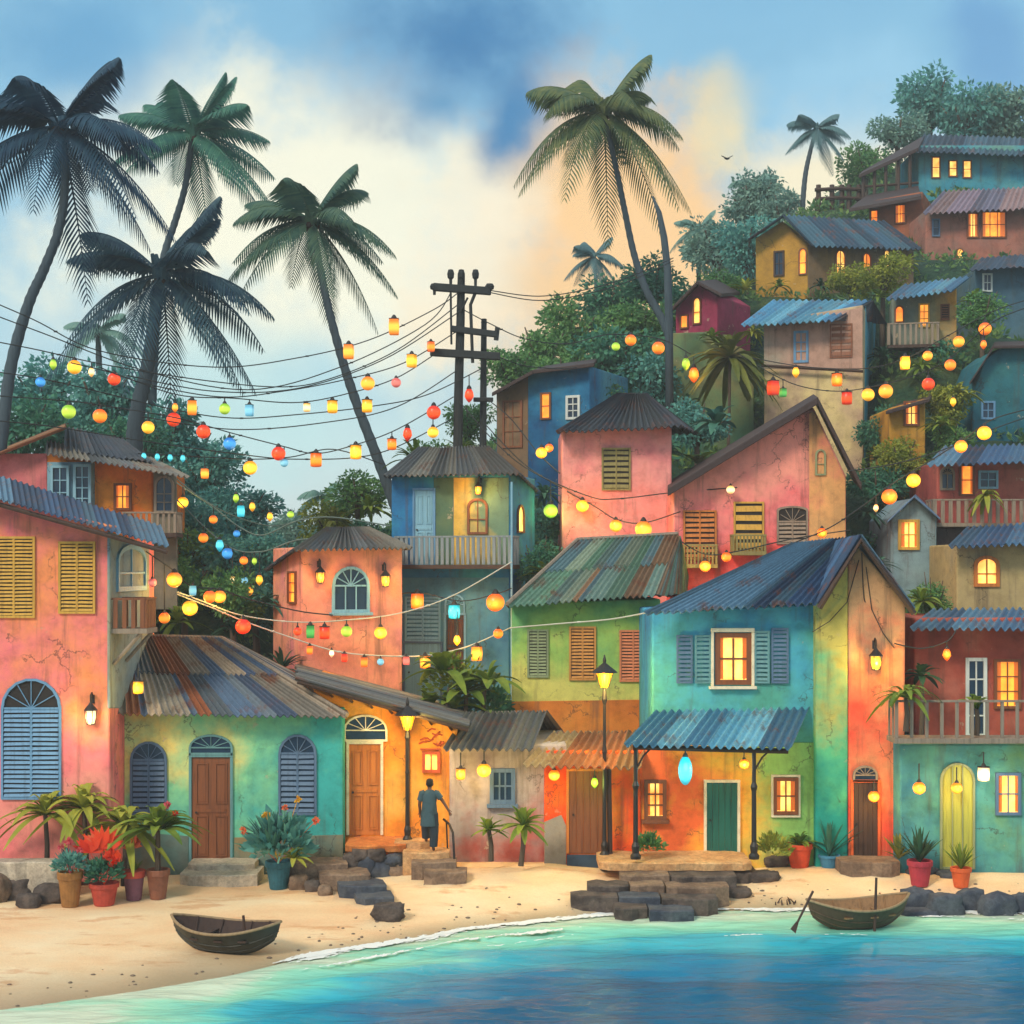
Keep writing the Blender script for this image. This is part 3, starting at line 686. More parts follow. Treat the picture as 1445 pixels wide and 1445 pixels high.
# teal house with gable
f = Frame((920, 38.6), (1153, 38.6)); h = house('large teal house with lit window, tin porch and tall side gable', f, 1203)
walls(h, f, [(920, 1235), (1153, 1235), (1153, 852), (920, 862)], 4.5, wall_mat('teal_blue_plaster', (86, 168, 150), (84, 178, 196), (64, 146, 190), kz=.16, ku=-.03, off=-.75, sc=.5, peel=.35))
panel(h, f, [(893, 1235), (1190, 1235), (1190, 1048), (893, 1048)], wall_mat('orange_to_green_plaster', (240, 112, 58), (248, 184, 68), (150, 200, 110), ku=.19, off=.05, sc=.45, peel=.2), 'lower_wall', .04)  # painted hues, brightened to stand in for warm lamplight under the porch
GT = wall_mat('green_gable_plaster', (38, 150, 140), (88, 186, 140), (190, 180, 96), kz=.12, off=-.35, sc=.5, peel=.25)
g = Frame((1148, 38.3), (1280, 38.3))
walls(h, g, [(1151, 1235), (1197, 1235), (1197, 792), (1151, 852)], 4.2, GT, 'gable_wall')
walls(h, g, [(1197.5, 1235), (1276, 1235), (1278, 850), (1212, 772), (1197.5, 791)], 4.6, wall_mat('salmon_gable_plaster', (238, 84, 62), (228, 128, 92), (206, 160, 116), kz=.10, off=-.35, sc=.6, peel=.35, stain=.6), 'salmon_gable_wall', w=.03)
roof(h, (908, 866, 37.8), (1155, 852, 37.8), (1218, 757, 40.6), (1118, 768, 40.6), PAL_BLUE, pitch=.2, amp=.055, rows=1)
roof(h, (1155, 852, 37.6), (1120, 838, 42.5), (1160, 770, 42.5), (1215, 755, 37.6), PAL_BLUE, name='gable_roof', pitch=.2, amp=.05)
roof(h, (880, 880, 45), (1180, 870, 45), (1218, 757, 40.6), (1118, 768, 40.6), PAL_BLUE, name='rear_roof', pitch=.25)
roof(h, (1290, 858, 37.6), (1268, 850, 42.5), (1190, 760, 42.5), (1215, 755, 37.6), PAL_BLUE, name='gable_roof', pitch=.2, amp=.03)
mb = MB(); mb.tube([P(1156, 858, 37.62), P(1215, 763, 37.58), P(1290, 866, 37.62)], .075, 4); mb.build('verge_board', WOODD, h)
mb = MB()
for (a, b_, c) in (((1212, 790), (1195, 850), (1146, 892)), ((1222, 800), (1230, 860), (1262, 915)), ((1216, 780), (1218, 830), (1221, 850))):
    pp = [g.pt(*q, .06) for q in (a, b_, c)]; mb.tube([pp[0], pp[0].lerp(pp[1], .5) , pp[1], pp[1].lerp(pp[2], .5) - Vector((0, 0, .1)), pp[2]], .012, 5)
mb.build('cable', CORD, h)
window(h, f, (1009, 893, 1060, 966), WOOD, LIT, cols=2, rows=2, fw=.12, proud=.06)
mb = MB(); u0, u1, z0, z1 = f.rect(1003, 886, 1064, 968); mb.fbox(f, u0, u1, z1 - .10, z1, -.02, .11); mb.fbox(f, u0 - .05, u1 + .05, z0 - .07, z0, -.02, .17)
mb.fbox(f, u0, u0 + .07, z0 + .002, z1 - .102, -.02, .09); mb.fbox(f, u1 - .07, u1, z0 + .002, z1 - .102, -.02, .09); mb.build('window_surround', CREAM, h, bevel=.01)
open_leaf(h, f, (980, 896, 1003, 964), TEALW, .12, 'r'); open_leaf(h, f, (954, 896, 977, 964), BLUED, .05, 'r')
open_leaf(h, f, (1064, 890, 1085, 964), TEALW, .12, 'l'); open_leaf(h, f, (1088, 886, 1112, 964), BLUED, .05, 'l')
roof(h, (880, 1052, 36.6), (1117, 1057, 36.6), (1142, 1000, 38.6), (926, 1004, 38.6), PAL_SKY, name='porch_roof', pitch=.19, amp=.05)
beam(h, [(893, 1054, 36.9), (1112, 1060, 36.9)], .07, WOODD, 'porch_beam')
for px, ra in ((897, 1055), (1064, 1058)):
    mb = MB(); p = P(px, ra, 36.95); b0 = P(px, 1212, 36.95)
    hgt = p.z - b0.z; mb.lathe(b0, [(.12, 0), (.13, .08), (.08, .14), (.10, .3), (.06, .4), (.055, hgt * .62), (.085, hgt * .66), (.05, hgt * .7), (.05, hgt)], 12)
    mb.tube([b0 + Vector((0, 0, hgt * .8)), b0 + Vector((.18, -.05, hgt * .93)), b0 + Vector((.36, -.08, hgt))], .025, 6)
    mb.build('porch_post', IRON, h, smooth=False)
lf = Frame((893, 38.55), (1190, 38.55))
window(h, lf, (909, 1100, 940, 1156), WOOD, LIT, cols=2, rows=3, fw=.10, sill=1, proud=.09)
window(h, lf, (1091, 1097, 1126, 1149), WOOD, LIT, cols=2, rows=2, fw=.08, proud=.09)
mb = MB(); u0, u1, z0, z1 = lf.rect(1088, 1093, 1129, 1153); i_ = inset([(u0, z0), (u1, z0), (u1, z1), (u0, z1)], .055, u0, u1, z0, z1)
mb.ring([lf.loc(u, z, -.01) for u, z in [(u0, z0), (u1, z0), (u1, z1), (u0, z1)]], [lf.loc(u, z, -.01) for u, z in i_], lf.n * .07); mb.build('window_surround', CREAM, h)
door(h, lf, (997, 1104, 1040, 1204), GREEND, CREAM, planks=True, proud=.09)
gf = Frame((1148, 38.26), (1280, 38.26))
door(h, gf, (1204, 1104, 1238, 1214), WOODD, wall_mat('door_jamb_plaster', (216, 84, 48), (230, 110, 60), (200, 90, 60)), planks=True, fan=(1203, 1080, 1238, 1103), fanmat=WOODG)
# balcony house at the beach edge
f = Frame((1268, 37.6), (1520, 37.6)); h = house('red and teal house with plant filled balcony and arched doorway', f, 1225)
walls(h, f, [(1270, 1245), (1520, 1245), (1520, 1050), (1270, 1050)], 6, wall_mat('teal_lower_plaster', (64, 132, 150), (92, 164, 150), (124, 168, 108), ku=.12, sc=.5))
f2 = Frame((1268, 39.6), (1520, 39.6))
walls(h, f2, [(1290, 1060), (1520, 1060), (1520, 872), (1290, 872)], 4, wall_mat('brick_red_plaster', (150, 72, 62), (176, 88, 72), (190, 118, 100), sc=.6), 'upper_wall')
roof(h, (1284, 887, 38.6), (1530, 887, 38.6), (1530, 858, 41.0), (1318, 860, 41.0), PAL_BLUE, pitch=.2, amp=.05)
balcony(h, f, 1262, 1525, 988, 1042, .75, WOODG, step=.36, board=.08, deckmat=WOODG)
window(h, f2, (1362, 928, 1392, 1040), WHITEW, DARKP, cols=2, rows=4, fw=.12)
window(h, f2, (1402, 930, 1440, 1000), WOOD, LITO, cols=2, rows=3)
window(h, f, (1326, 1076, 1375, 1226), SAGE, paint('yellow_door', (168, 172, 72), .6, .6, True), arch=True, cols=3, rows=1, fw=.05, fan=False, name='arched_door')
window(h, f, (1404, 1090, 1440, 1150), BLUED, LIT, cols=2, rows=2)

# ---------------------------------------------------------------- houses (second row)
f = Frame((425, 43.5), (568, 44.6)); h = house('salmon house with arched blue window between two wall lamps', f, 1000)
SAL = wall_mat('salmon_plaster', (232, 140, 126), (238, 160, 128), (220, 132, 144), sc=.45, peel=.25)
walls(h, f, [(425, 1075), (568, 1075), (568, 768), (425, 772)], 3.4, SAL)
roof(h, (414, 776, 42.7), (582, 774, 44.2), (520, 745, 46.2), (462, 745, 45.8), PAL_GREY, pitch=.16, amp=.045)
roof(h, (372, 806, 46.8), (414, 776, 42.7), (462, 745, 45.8), (462, 745, 45.8), PAL_DARK, name='hip_roof', pitch=.16)
roof(h, (582, 774, 44.2), (545, 778, 48.4), (520, 745, 46.2), (520, 745, 46.2), PAL_DARK, name='hip_roof', pitch=.16)
roof(h, (372, 806, 46.8), (545, 778, 48.4), (520, 745, 46.2), (462, 745, 45.8), PAL_DARK, name='rear_roof', pitch=.2)
window(h, f, (468, 799, 521, 864), CYANW, DARKP, arch=True, cols=3, rows=1, fw=.08, sill=1)
ls = f.lside(3.4); window(h, ls, (408, 806, 419, 852), WOOD, LITO, cols=1, rows=3, fw=.06)

f = Frame((552, 47.4), (720, 46.4)); h = house('deep blue two storey house with lit arched window and balcony', f, 1000)
walls(h, f, [(552, 1090), (720, 1090), (720, 668), (552, 672)], 2.9, wall_mat('deep_blue_plaster', (44, 100, 150), (48, 122, 176), (64, 150, 168), sc=.5, peel=.3))
panel(h, f, [(640, 800), (718, 800), (718, 674), (640, 674)], wall_mat('lamplit_yellow_plaster', (222, 176, 70), (216, 180, 92), (110, 140, 116), ku=.35, off=-.1, sc=.5), 'wall_panel', .02)  # lamplight on the blue wall, put into the colour of a yellow panel
panel(h, f, [(612, 800), (639.5, 800), (639.5, 674), (612, 674)], wall_mat('sage_patch_plaster', (70, 104, 96), (88, 116, 92), (110, 126, 88)), 'wall_panel', .015)
panel(h, f, [(556, 1085), (718, 1085), (718, 815), (556, 815)], wall_mat('slate_plaster', (62, 112, 148), (84, 138, 160), (110, 152, 146)), 'lower_wall', .02)
roof(h, (542, 672, 46.7), (732, 668, 45.7), (688, 630, 48.2), (592, 632, 48.8), PAL_GREY, pitch=.17, amp=.045)
roof(h, (732, 668, 45.7), (760, 694, 49.2), (690, 632, 48.5), (688, 630, 48.2), PAL_DARK, name='hip_roof', pitch=.17)
roof(h, (542, 672, 46.7), (560, 676, 51), (592, 632, 48.8), (592, 632, 48.8), PAL_DARK, name='hip_roof', pitch=.17)
roof(h, (560, 676, 51), (760, 694, 49.2), (688, 630, 48.2), (592, 632, 48.8), PAL_DARK, name='rear_roof', pitch=.2)
window(h, f, (660, 703, 689, 754), WOOD, LIT, arch=.8, cols=2, rows=2, fw=.07, fan=False, proud=.07)
door(h, f, (586, 692, 612, 797), CYANW, BLUEW)
balcony(h, f, 556, 722, 756, 797, .9, paint('grey_blue_slats', (126, 138, 144), .8, .6, True), step=.16, board=.09, deckmat=WOODD)
sf = f.side(); window(h, sf, (729, 712, 738, 752), WOOD, LIT, arch=True, cols=1, rows=1, fw=.05, fan=False)
louvres(h, f, (572, 842, 622, 905), CYANW, leaves=2, gap=.12); door(h, f, (572, 908, 622, 985), CYANW, BLUED, planks=True)
door(h, f, (630, 868, 655, 960), WOOD, CYANW, fan=(628, 838, 657, 867), fanmat=CYANW)
beam(h, [f.pt(722, 680, .9), f.pt(722, 1000, .9)], .035, CYANW, 'corner_post')

f = Frame((722, 42.5), (932, 42.5)); h = house('lime green house with three louvred windows and green tin roof', f, 1040)
walls(h, f, [(722, 1090), (932, 1090), (932, 845), (722, 850)], 5, wall_mat('lime_plaster', (112, 176, 112), (160, 196, 98), (214, 206, 110), kz=-.2, off=.5, sc=.45, peel=.3))
panel(h, f, [(722, 1088), (930, 1088), (930, 987), (722, 990)], wall_mat('burnt_orange_plaster', (186, 96, 44), (214, 126, 52), (226, 152, 70)), 'lower_wall', .02)
roof(h, (716, 856, 41.7), (925, 840, 41.7), (958, 756, 45.0), (815, 764, 45.0), PAL_GREEN, pitch=.17, amp=.045, rows=2)
roof(h, (716, 856, 41.7), (716, 850, 48), (815, 764, 45.0), (815, 764, 45.0), PAL_BROWN, name='hip_roof')
roof(h, (716, 850, 48), (960, 840, 48), (958, 756, 45.0), (815, 764, 45.0), PAL_GREY, name='rear_roof', pitch=.25)
roof(h, (925, 840, 41.7), (975, 840, 48), (958, 756, 45.0), (958, 756, 45.0), PAL_GREEN, name='hip_roof')
beam(h, [(716, 852, 41.7), (815, 761, 45.0), (957, 753, 45.0)], .06, WOODG, 'ridge_cap')
louvres(h, f, (744, 888, 774, 956), SAGE); louvres(h, f, (803, 884, 841, 960), paint('orange_frame_paint', (206, 140, 64), .65, .5, True)); louvres(h, f, (874, 889, 913, 962), SALMONW)

f = Frame((793, 49.0), (950, 49.0)); h = house('square pink tower house with dark tin cap roof', f, 790)
walls(h, f, [(793, 900), (948, 900), (948, 600), (793, 604)], 4, wall_mat('rose_plaster', (232, 130, 120), (236, 156, 150), (220, 120, 130), sc=.5, peel=.4))
roof(h, (784, 610, 48.2), (962, 602, 48.2), (912, 556, 50.6), (872, 556, 50.6), PAL_DARK, pitch=.2, amp=.05)
roof(h, (962, 602, 48.2), (985, 612, 54), (912, 556, 50.6), (912, 556, 50.6), PAL_DARK, name='hip_roof', pitch=.2)
roof(h, (784, 610, 48.2), (800, 612, 54), (872, 556, 50.6), (872, 556, 50.6), PAL_DARK, name='hip_roof', pitch=.2)
roof(h, (800, 612, 54), (985, 612, 54), (912, 556, 50.6), (872, 556, 50.6), PAL_DARK, name='rear_roof', pitch=.25)
louvres(h, f, (849, 632, 890, 692), OLIVE, gap=.16, framemat=WOOD)

f = Frame((950, 47.0), (1196, 47.0)); h = house('broad rose red gabled house with mismatched louvred shutters', f, 850)
walls(h, f, [(950, 960), (1194, 960), (1194, 672), (1148, 574), (950, 690)], 5, wall_mat('rose_red_plaster', (232, 72, 66), (238, 130, 130), (240, 156, 140), kz=.12, off=-.25, sc=.42, peel=.3))
panel(h, f, [(1142, 800), (1193, 800), (1193, 676), (1148, 580), (1142, 584)], wall_mat('peach_plaster', (226, 140, 112), (226, 170, 110), (190, 150, 100), sc=.6), 'wall_panel', .02)
DTIM = paint('dark_roof_timber', (58, 42, 40), .7, .6, True)
slab(h, [(942, 690, 46.2), (1154, 560, 46.2), (1148, 556, 52), (942, 680, 52)], .22, DTIM)
slab(h, [(1154, 560, 46.2), (1216, 682, 46.2), (1205, 672, 52), (1148, 556, 52)], .22, DTIM)
louvres(h, f, (964, 720, 1011, 790), WOODO, gap=.15); louvres(h, f, (1035, 708, 1078, 778), OCHRE, leaves=1, gap=.26); louvres(h, f, (1096, 714, 1140, 768), WOODG, arch=.25, gap=.11)
window(h, f, (1150, 634, 1165, 671), SAGE, DARKP, arch=True, cols=1, rows=2, fw=.06, fan=False)
balcony(h, f, 953, 1013, 768, 796, .55, OLIVE, step=.11, board=.05); balcony(h, f, 1033, 1082, 754, 778, .5, OLIVE, step=.11, board=.05)

f = Frame((40, 46.0), (216, 46.0)); h = house('ramshackle orange upper house with blue glazed bay and railing', f, 760)
walls(h, f, [(-60, 860), (216, 860), (216, 662), (130, 640), (-60, 640)], 4.5, wall_mat('hot_orange_plaster', (206, 92, 40), (226, 120, 44), (232, 150, 60), sc=.6))
panel(h, f, [(-60, 800), (66, 800), (66, 640), (-60, 640)], wall_mat('dusk_pink_plaster', (196, 96, 110), (206, 120, 120), (170, 96, 90)), 'wall_panel', .02)
roof(h, (64, 640, 44.6), (268, 674, 44.6), (212, 646, 47.0), (66, 622, 47.0), PAL_GREY, name='canopy_roof', pitch=.16)
roof(h, (90, 636, 45.6), (214, 652, 45.6), (172, 620, 49), (92, 602, 49), PAL_DARK, pitch=.18)
roof(h, (92, 604, 45.4), (92, 600, 49), (-60, 660, 49), (-60, 664, 45.4), PAL_BROWN, name='gable_roof', pitch=.18)
panel(h, f, [(66.5, 730), (130, 730), (130, 652), (66.5, 652)], wall_mat('pale_blue_plaster', (110, 150, 172), (128, 168, 184), (96, 130, 150)), 'bay_wall', .3)
b0 = Frame((66, 45.65), (130, 45.65)); window(h, b0, (72, 657, 98, 716), CYANW, DARKP, cols=2, rows=3, fw=.07); window(h, b0, (104, 655, 129, 722), CYANW, DARKP, cols=2, rows=4, fw=.08)
window(h, f, (161, 682, 186, 720), WOOD, LITO, cols=2, rows=2)
panel(h, f, [(216.5, 860), (250, 860), (248, 664), (216.5, 664)], wall_mat('grey_bay_plaster', (112, 112, 100), (140, 130, 110), (96, 104, 100)), 'bay_wall', .1)
b1 = Frame((216, 45.85), (250, 45.85)); window(h, b1, (218, 671, 246, 724), WOODG, DARKP, arch=True, cols=2, rows=3, fan=False, fw=.07)
balcony(h, f, 172, 249, 722, 752, .9, WOODG, step=.17, board=.07, deckmat=WOODD)

# ---------------------------------------------------------------- houses (up the hill)
f = Frame((700, 57.0), (832, 55.5)); h = house('blue and brown house with wavy roof behind the utility poles', f, 700)
walls(h, f, [(700, 860), (832, 860), (832, 516), (752, 522), (700, 550)], 4, wall_mat('mid_blue_plaster', (30, 84, 132), (48, 122, 164), (84, 150, 170), kz=.10, off=-.3))
panel(h, f, [(701, 690), (745, 690), (745, 530), (701, 551)], wall_mat('brown_plaster', (110, 92, 76), (132, 106, 80), (104, 100, 90)), 'wall_panel', .02)
slab(h, [(694, 554, 56.3), (752, 522, 55.6), (770, 516, 60), (712, 546, 60)], .14, DTIM); slab(h, [(752, 522, 55.6), (838, 512, 54.9), (842, 506, 60), (770, 516, 60)], .14, DTIM)
window(h, f, (710, 565, 738, 632), WOOD, LITO, cols=2, rows=3); window(h, f, (763, 554, 778, 592), WOOD, LITO, cols=1, rows=2); window(h, f, (799, 558, 819, 592), WHITEW, DARKP, cols=2, rows=3, fw=.1)

f = Frame((955, 62.0), (1012, 61.0)); h = house('tiny magenta hut with arched lit window on dark cliff', f, 465)
walls(h, f, [(953, 560), (1012, 560), (1012, 418), (984, 400), (953, 430)], 3, wall_mat('magenta_plaster', (140, 44, 70), (160, 60, 90), (120, 50, 70)))
slab(h, [(947, 434, 61.4), (984, 396, 60.8), (1010, 394, 65), (975, 428, 66)], .14, DTIM); slab(h, [(984, 396, 60.8), (1018, 414, 60.3), (1044, 412, 64.6), (1010, 394, 65)], .14, DTIM)
window(h, f, (978, 419, 990, 458), WOOD, LIT, arch=True, cols=1, rows=2, fan=False, fw=.06); window(h, f, (960, 444, 972, 464), WOOD, LITO, cols=1, rows=1, fw=.06)
f = Frame((950, 60.0), (1062, 60.0)); h = thing('retaining_wall', 'tall mossy green retaining wall below the magenta hut', 'wall', P(1000, 640, 60))
walls(h, f, [(948, 760), (1064, 760), (1064, 500), (1000, 468), (948, 470)], .8, wall_mat('moss_render', (70, 128, 106), (112, 134, 92), (140, 122, 80), kz=.10, off=-.2), 'wall')

f = Frame((1078, 58.4), (1218, 57.4)); h = house('tall cream house with sky blue tin roof and brown shutters', f, 720)
walls(h, f, [(1078, 820), (1218, 820), (1218, 430), (1090, 452), (1078, 452)], 3.6, wall_mat('cream_plaster', (196, 178, 116), (214, 196, 140), (176, 150, 128), kz=.05, off=-.1))
panel(h, f, [(1078, 520), (1217, 520), (1217, 434), (1090, 454), (1078, 454)], wall_mat('dusty_pink_plaster', (170, 140, 124), (190, 152, 134), (160, 150, 134)), 'upper_wall', .02)
sf = f.side(); side = walls(h, sf, [(1218.5, 800), (1240, 800), (1240, 452), (1222, 430)], .08, wall_mat('turquoise_plaster', (70, 150, 176), (84, 164, 186), (110, 170, 170)), 'side_wall', w=.02)
roof(h, (1045, 460, 57.6), (1178, 452, 56.8), (1230, 424, 59.2), (1092, 424, 60.0), PAL_SKY, pitch=.24, amp=.05)
roof(h, (1252, 458, 61), (1178, 452, 56.8), (1230, 424, 59.2), (1230, 424, 59.2), PAL_DARK, name='hip_roof', pitch=.24)
window(h, f, (1120, 467, 1141, 512), BLUEW, paint('pale_pane', (150, 180, 200), .3, .5), cols=2, rows=3, fw=.1); louvres(h, f, (1171, 457, 1203, 505), WOOD, gap=.2, back=paint('pink_board', (180, 130, 112), .7, .5))
beam(h, [f.pt(1075, 516, .3), f.pt(1218, 524, .3)], .06, WOODD, 'ledge')

f = Frame((1066, 67.5), (1140, 66.5)); h = house('long yellow brown house with row of lit windows', f, 405)
walls(h, f, [(1066, 480), (1140, 480), (1140, 345), (1104, 312), (1066, 336)], 3, wall_mat('mustard_plaster', (150, 116, 60), (196, 150, 64), (120, 96, 66)))
f2 = Frame((1140, 66.5), (1292, 68.5)); walls(h, f2, [(1140, 480), (1290, 480), (1290, 348), (1140, 345)], 3, wall_mat('umber_plaster', (92, 78, 66), (120, 100, 76), (136, 104, 60)), 'long_wall')
roof(h, (1148, 348, 65.8), (1300, 352, 67.8), (1246, 312, 70), (1106, 304, 69), PAL_DBLUE, pitch=.26, amp=.06)
roof(h, (1056, 338, 66.8), (1076, 326, 71), (1106, 304, 69), (1106, 304, 66.2), PAL_DBLUE, name='gable_roof', pitch=.26)
roof(h, (1148, 348, 65.8), (1106, 304, 69), (1106, 304, 66.2), (1106, 304, 66.2), PAL_DBLUE, name='gable_roof', pitch=.26)
window(h, f, (1092, 354, 1107, 390), WOODD, DARKP, cols=2, rows=2); window(h, f, (1127, 350, 1139, 388), WOOD, LITO, arch=True, cols=1, rows=2, fan=False)
for bx, kk in (((1178, 352, 1193, 388), LIT), ((1216, 356, 1229, 384), LITO), ((1246, 352, 1256, 380), LIT)): window(h, f2, bx, WOOD, kk, arch=True, cols=2, rows=2, fan=False)

f = Frame((1296, 80.0), (1490, 80.0)); h = house('turquoise hilltop house with dark roof and open veranda', f, 285)
walls(h, f, [(1296, 330), (1490, 330), (1490, 205), (1296, 205)], 4, wall_mat('hill_turquoise_plaster', (48, 130, 160), (70, 150, 170), (110, 160, 150)))
roof(h, (1292, 214, 79), (1500, 222, 79), (1500, 196, 82.5), (1304, 190, 82.5), PAL_DBLUE, pitch=.28, amp=.06)
slab(h, [(1212, 246, 79), (1296, 208, 79), (1306, 190, 82.5), (1216, 242, 84)], .2, DTIM, 'veranda_roof')
for px, r0 in ((1218, 244), (1234, 237), (1250, 231), (1268, 223), (1284, 215)): beam(h, [(px, r0, 79.3), (px, 290, 79.3)], .09, WOODD, 'veranda_post', 6)
mb = MB(); mb.tube([P(1216, 264, 79.3), P(1296, 258, 79.3)], .07, 5); mb.tube([P(1216, 280, 79.3), P(1296, 276, 79.3)], .09, 5); mb.build('veranda_rail', WOODD, h)
for bx in ((1314, 221, 1327, 252), (1338, 226, 1351, 250), (1358, 226, 1371, 252)): window(h, f, bx, WOOD, LIT, cols=1, rows=2)
f = Frame((1226, 76.0), (1302, 75.0)); h = house('brown orange hill house with two lit windows under veranda', f, 350)
walls(h, f, [(1226, 420), (1302, 420), (1302, 270), (1226, 284)], 3, wall_mat('terracotta_plaster', (130, 92, 74), (170, 100, 70), (110, 96, 84)))
slab(h, [(1198, 294, 75), (1300, 276, 74.2), (1296, 262, 78.5), (1222, 276, 78.5)], .18, DTIM)
window(h, f, (1228, 296, 1240, 319), WOOD, LITO, cols=1, rows=2); window(h, f, (1262, 288, 1279, 316), WOOD, LITO, cols=2, rows=2)
f = Frame((1306, 72.0), (1490, 72.0)); h = house('mauve hill house with pink tin roof and wide orange window', f, 378)
walls(h, f, [(1306, 460), (1490, 460), (1490, 292), (1306, 296)], 3, wall_mat('mauve_plaster', (140, 110, 100), (172, 112, 96), (130, 120, 110)))
roof(h, (1302, 302, 71.2), (1500, 292, 71.2), (1500, 262, 74), (1332, 270, 74), [(120, 104, 116), (100, 96, 112), (136, 112, 112)], pitch=.26, amp=.06)
window(h, f, (1315, 309, 1326, 334), BLUED, DARKP, cols=1, rows=2); window(h, f, (1364, 300, 1381, 336), WOOD, LIT, cols=2, rows=2); window(h, f, (1384, 298, 1420, 336), WOOD, LITO, cols=3, rows=2); window(h, f, (1349, 350, 1360, 366), WOOD, LIT, arch=True, cols=1, rows=1, fan=False)
f = Frame((1256, 60.5), (1350, 60.0)); h = house('little shack with grey to orange wall, picket balcony and sky blue roof', f, 490)
walls(h, f, [(1258, 540), (1350, 540), (1350, 405), (1258, 420)], 3, wall_mat('shack_plaster', (120, 130, 118), (160, 150, 110), (206, 150, 70), ku=.3))  # plaster tone runs from grey green to orange along the wall
roof(h, (1250, 424, 59.4), (1346, 410, 58.9), (1372, 390, 62), (1278, 402, 62), PAL_SKY, pitch=.24, amp=.05)
window(h, f, (1262, 431, 1276, 456), WOOD, LITO, arch=True, cols=1, rows=1, fan=False); window(h, f, (1296, 428, 1312, 462), OCHRE, LITO, cols=2, rows=3); louvres(h, f, (1327, 429, 1340, 452), WOOD, leaves=1)
balcony(h, f, 1252, 1326, 455, 486, .9, WOODG, step=.2, board=.09, deckmat=WOODD)
f = Frame((1255, 54.0), (1306, 54.0)); h = house('slim ochre house wall with one lit cross window', f, 650)
walls(h, f, [(1255, 740), (1306, 740), (1306, 562), (1255, 576)], 3, wall_mat('ochre_plaster', (176, 128, 48), (196, 150, 62), (120, 112, 60), kz=-.05))
slab(h, [(1250, 580, 53.4), (1312, 562, 53.4), (1316, 556, 57), (1262, 572, 57)], .12, DTIM); window(h, f, (1275, 566, 1297, 601), WOOD, LIT, cols=2, rows=2)
f = Frame((1322, 50.0), (1490, 50.0)); h = house('dark red house with arched window above a picket balcony', f, 745)
walls(h, f, [(1322, 880), (1490, 880), (1490, 648), (1322, 652)], 3.5, wall_mat('wine_red_plaster', (150, 70, 70), (186, 96, 86), (170, 110, 90)))
panel(h, f, [(1322, 880), (1400, 880), (1400, 745), (1322, 745)], wall_mat('mauve_lower_plaster', (110, 96, 100), (130, 110, 110), (150, 130, 120)), 'lower_wall', .02)
roof(h, (1308, 657, 48.6), (1500, 650, 48.6), (1500, 626, 51.5), (1334, 630, 51.5), PAL_BLUE, pitch=.22, amp=.05)
window(h, f, (1326, 658, 1347, 692), WOODG, DARKP, arch=True, cols=2, rows=1); window(h, f, (1353, 655, 1375, 700), WOOD, LITO, cols=1, rows=2); window(h, f, (1380, 664, 1408, 690), CYANW, DARKP, cols=2, rows=2)
balcony(h, f, 1316, 1490, 704, 738, .9, WOODG, step=.25, board=.12, deckmat=WOODG)
f = Frame((1257, 48.0), (1320, 48.0)); h = house('small blue grey gabled hut with one bright yellow window', f, 825)
walls(h, f, [(1257, 930), (1322, 930), (1322, 728), (1290, 702), (1257, 732)], 3, wall_mat('blue_grey_plaster', (112, 140, 156), (130, 158, 166), (120, 130, 140)))
slab(h, [(1252, 735, 47.6), (1290, 699, 47.6), (1292, 697, 51), (1258, 730, 51)], .07, BLUED); slab(h, [(1290, 699, 47.6), (1327, 731, 47.6), (1322, 728, 51), (1292, 697, 51)], .07, BLUED)
window(h, f, (1267, 733, 1297, 776), OCHRE, LIT, cols=2, rows=2, fw=.09)
f = Frame((1350, 45.0), (1520, 45.0)); h = house('beige house with blue tin roof and arched yellow window', f, 865)
walls(h, f, [(1350, 960), (1520, 960), (1520, 765), (1350, 768)], 3, wall_mat('beige_plaster', (170, 150, 110), (184, 166, 116), (140, 140, 120)))
roof(h, (1338, 772, 44.2), (1530, 764, 44.2), (1530, 734, 47), (1366, 744, 47), PAL_BLUE, pitch=.2, amp=.05)
window(h, f, (1374, 784, 1410, 828), WOODO, LIT, arch=.7, cols=2, rows=2, fan=False, fw=.1)
f = Frame((1372, 56.0), (1500, 56.0)); h = house('teal blue house wall with small dark window at hill edge', f, 640)
walls(h, f, [(1372, 720), (1500, 720), (1500, 490), (1410, 492), (1390, 508), (1378, 540), (1372, 560)], 3, wall_mat('dark_teal_plaster', (30, 88, 108), (44, 108, 124), (60, 120, 120)))
slab(h, [(1368, 540, 55.5), (1402, 488, 55.5), (1404, 482, 59), (1374, 530, 59)], .1, DTIM); slab(h, [(1402, 488, 55.5), (1510, 486, 55.5), (1510, 480, 59), (1404, 482, 59)], .1, DTIM)
window(h, f, (1384, 566, 1404, 592), BLUEW, DARKP, cols=2, rows=2)
f = Frame((1374, 64.0), (1500, 64.0)); h = house('slate blue hut with white window high among bushes', f, 420)
walls(h, f, [(1376, 480), (1500, 480), (1500, 375), (1376, 378)], 3, wall_mat('slate_blue_plaster', (56, 90, 110), (76, 110, 126), (90, 110, 110)))
roof(h, (1368, 382, 63.2), (1510, 372, 63.2), (1510, 354, 66), (1386, 364, 66), PAL_DBLUE, pitch=.25); window(h, f, (1386, 386, 1400, 412), WHITEW, DARKP, cols=2, rows=2, fw=.09)
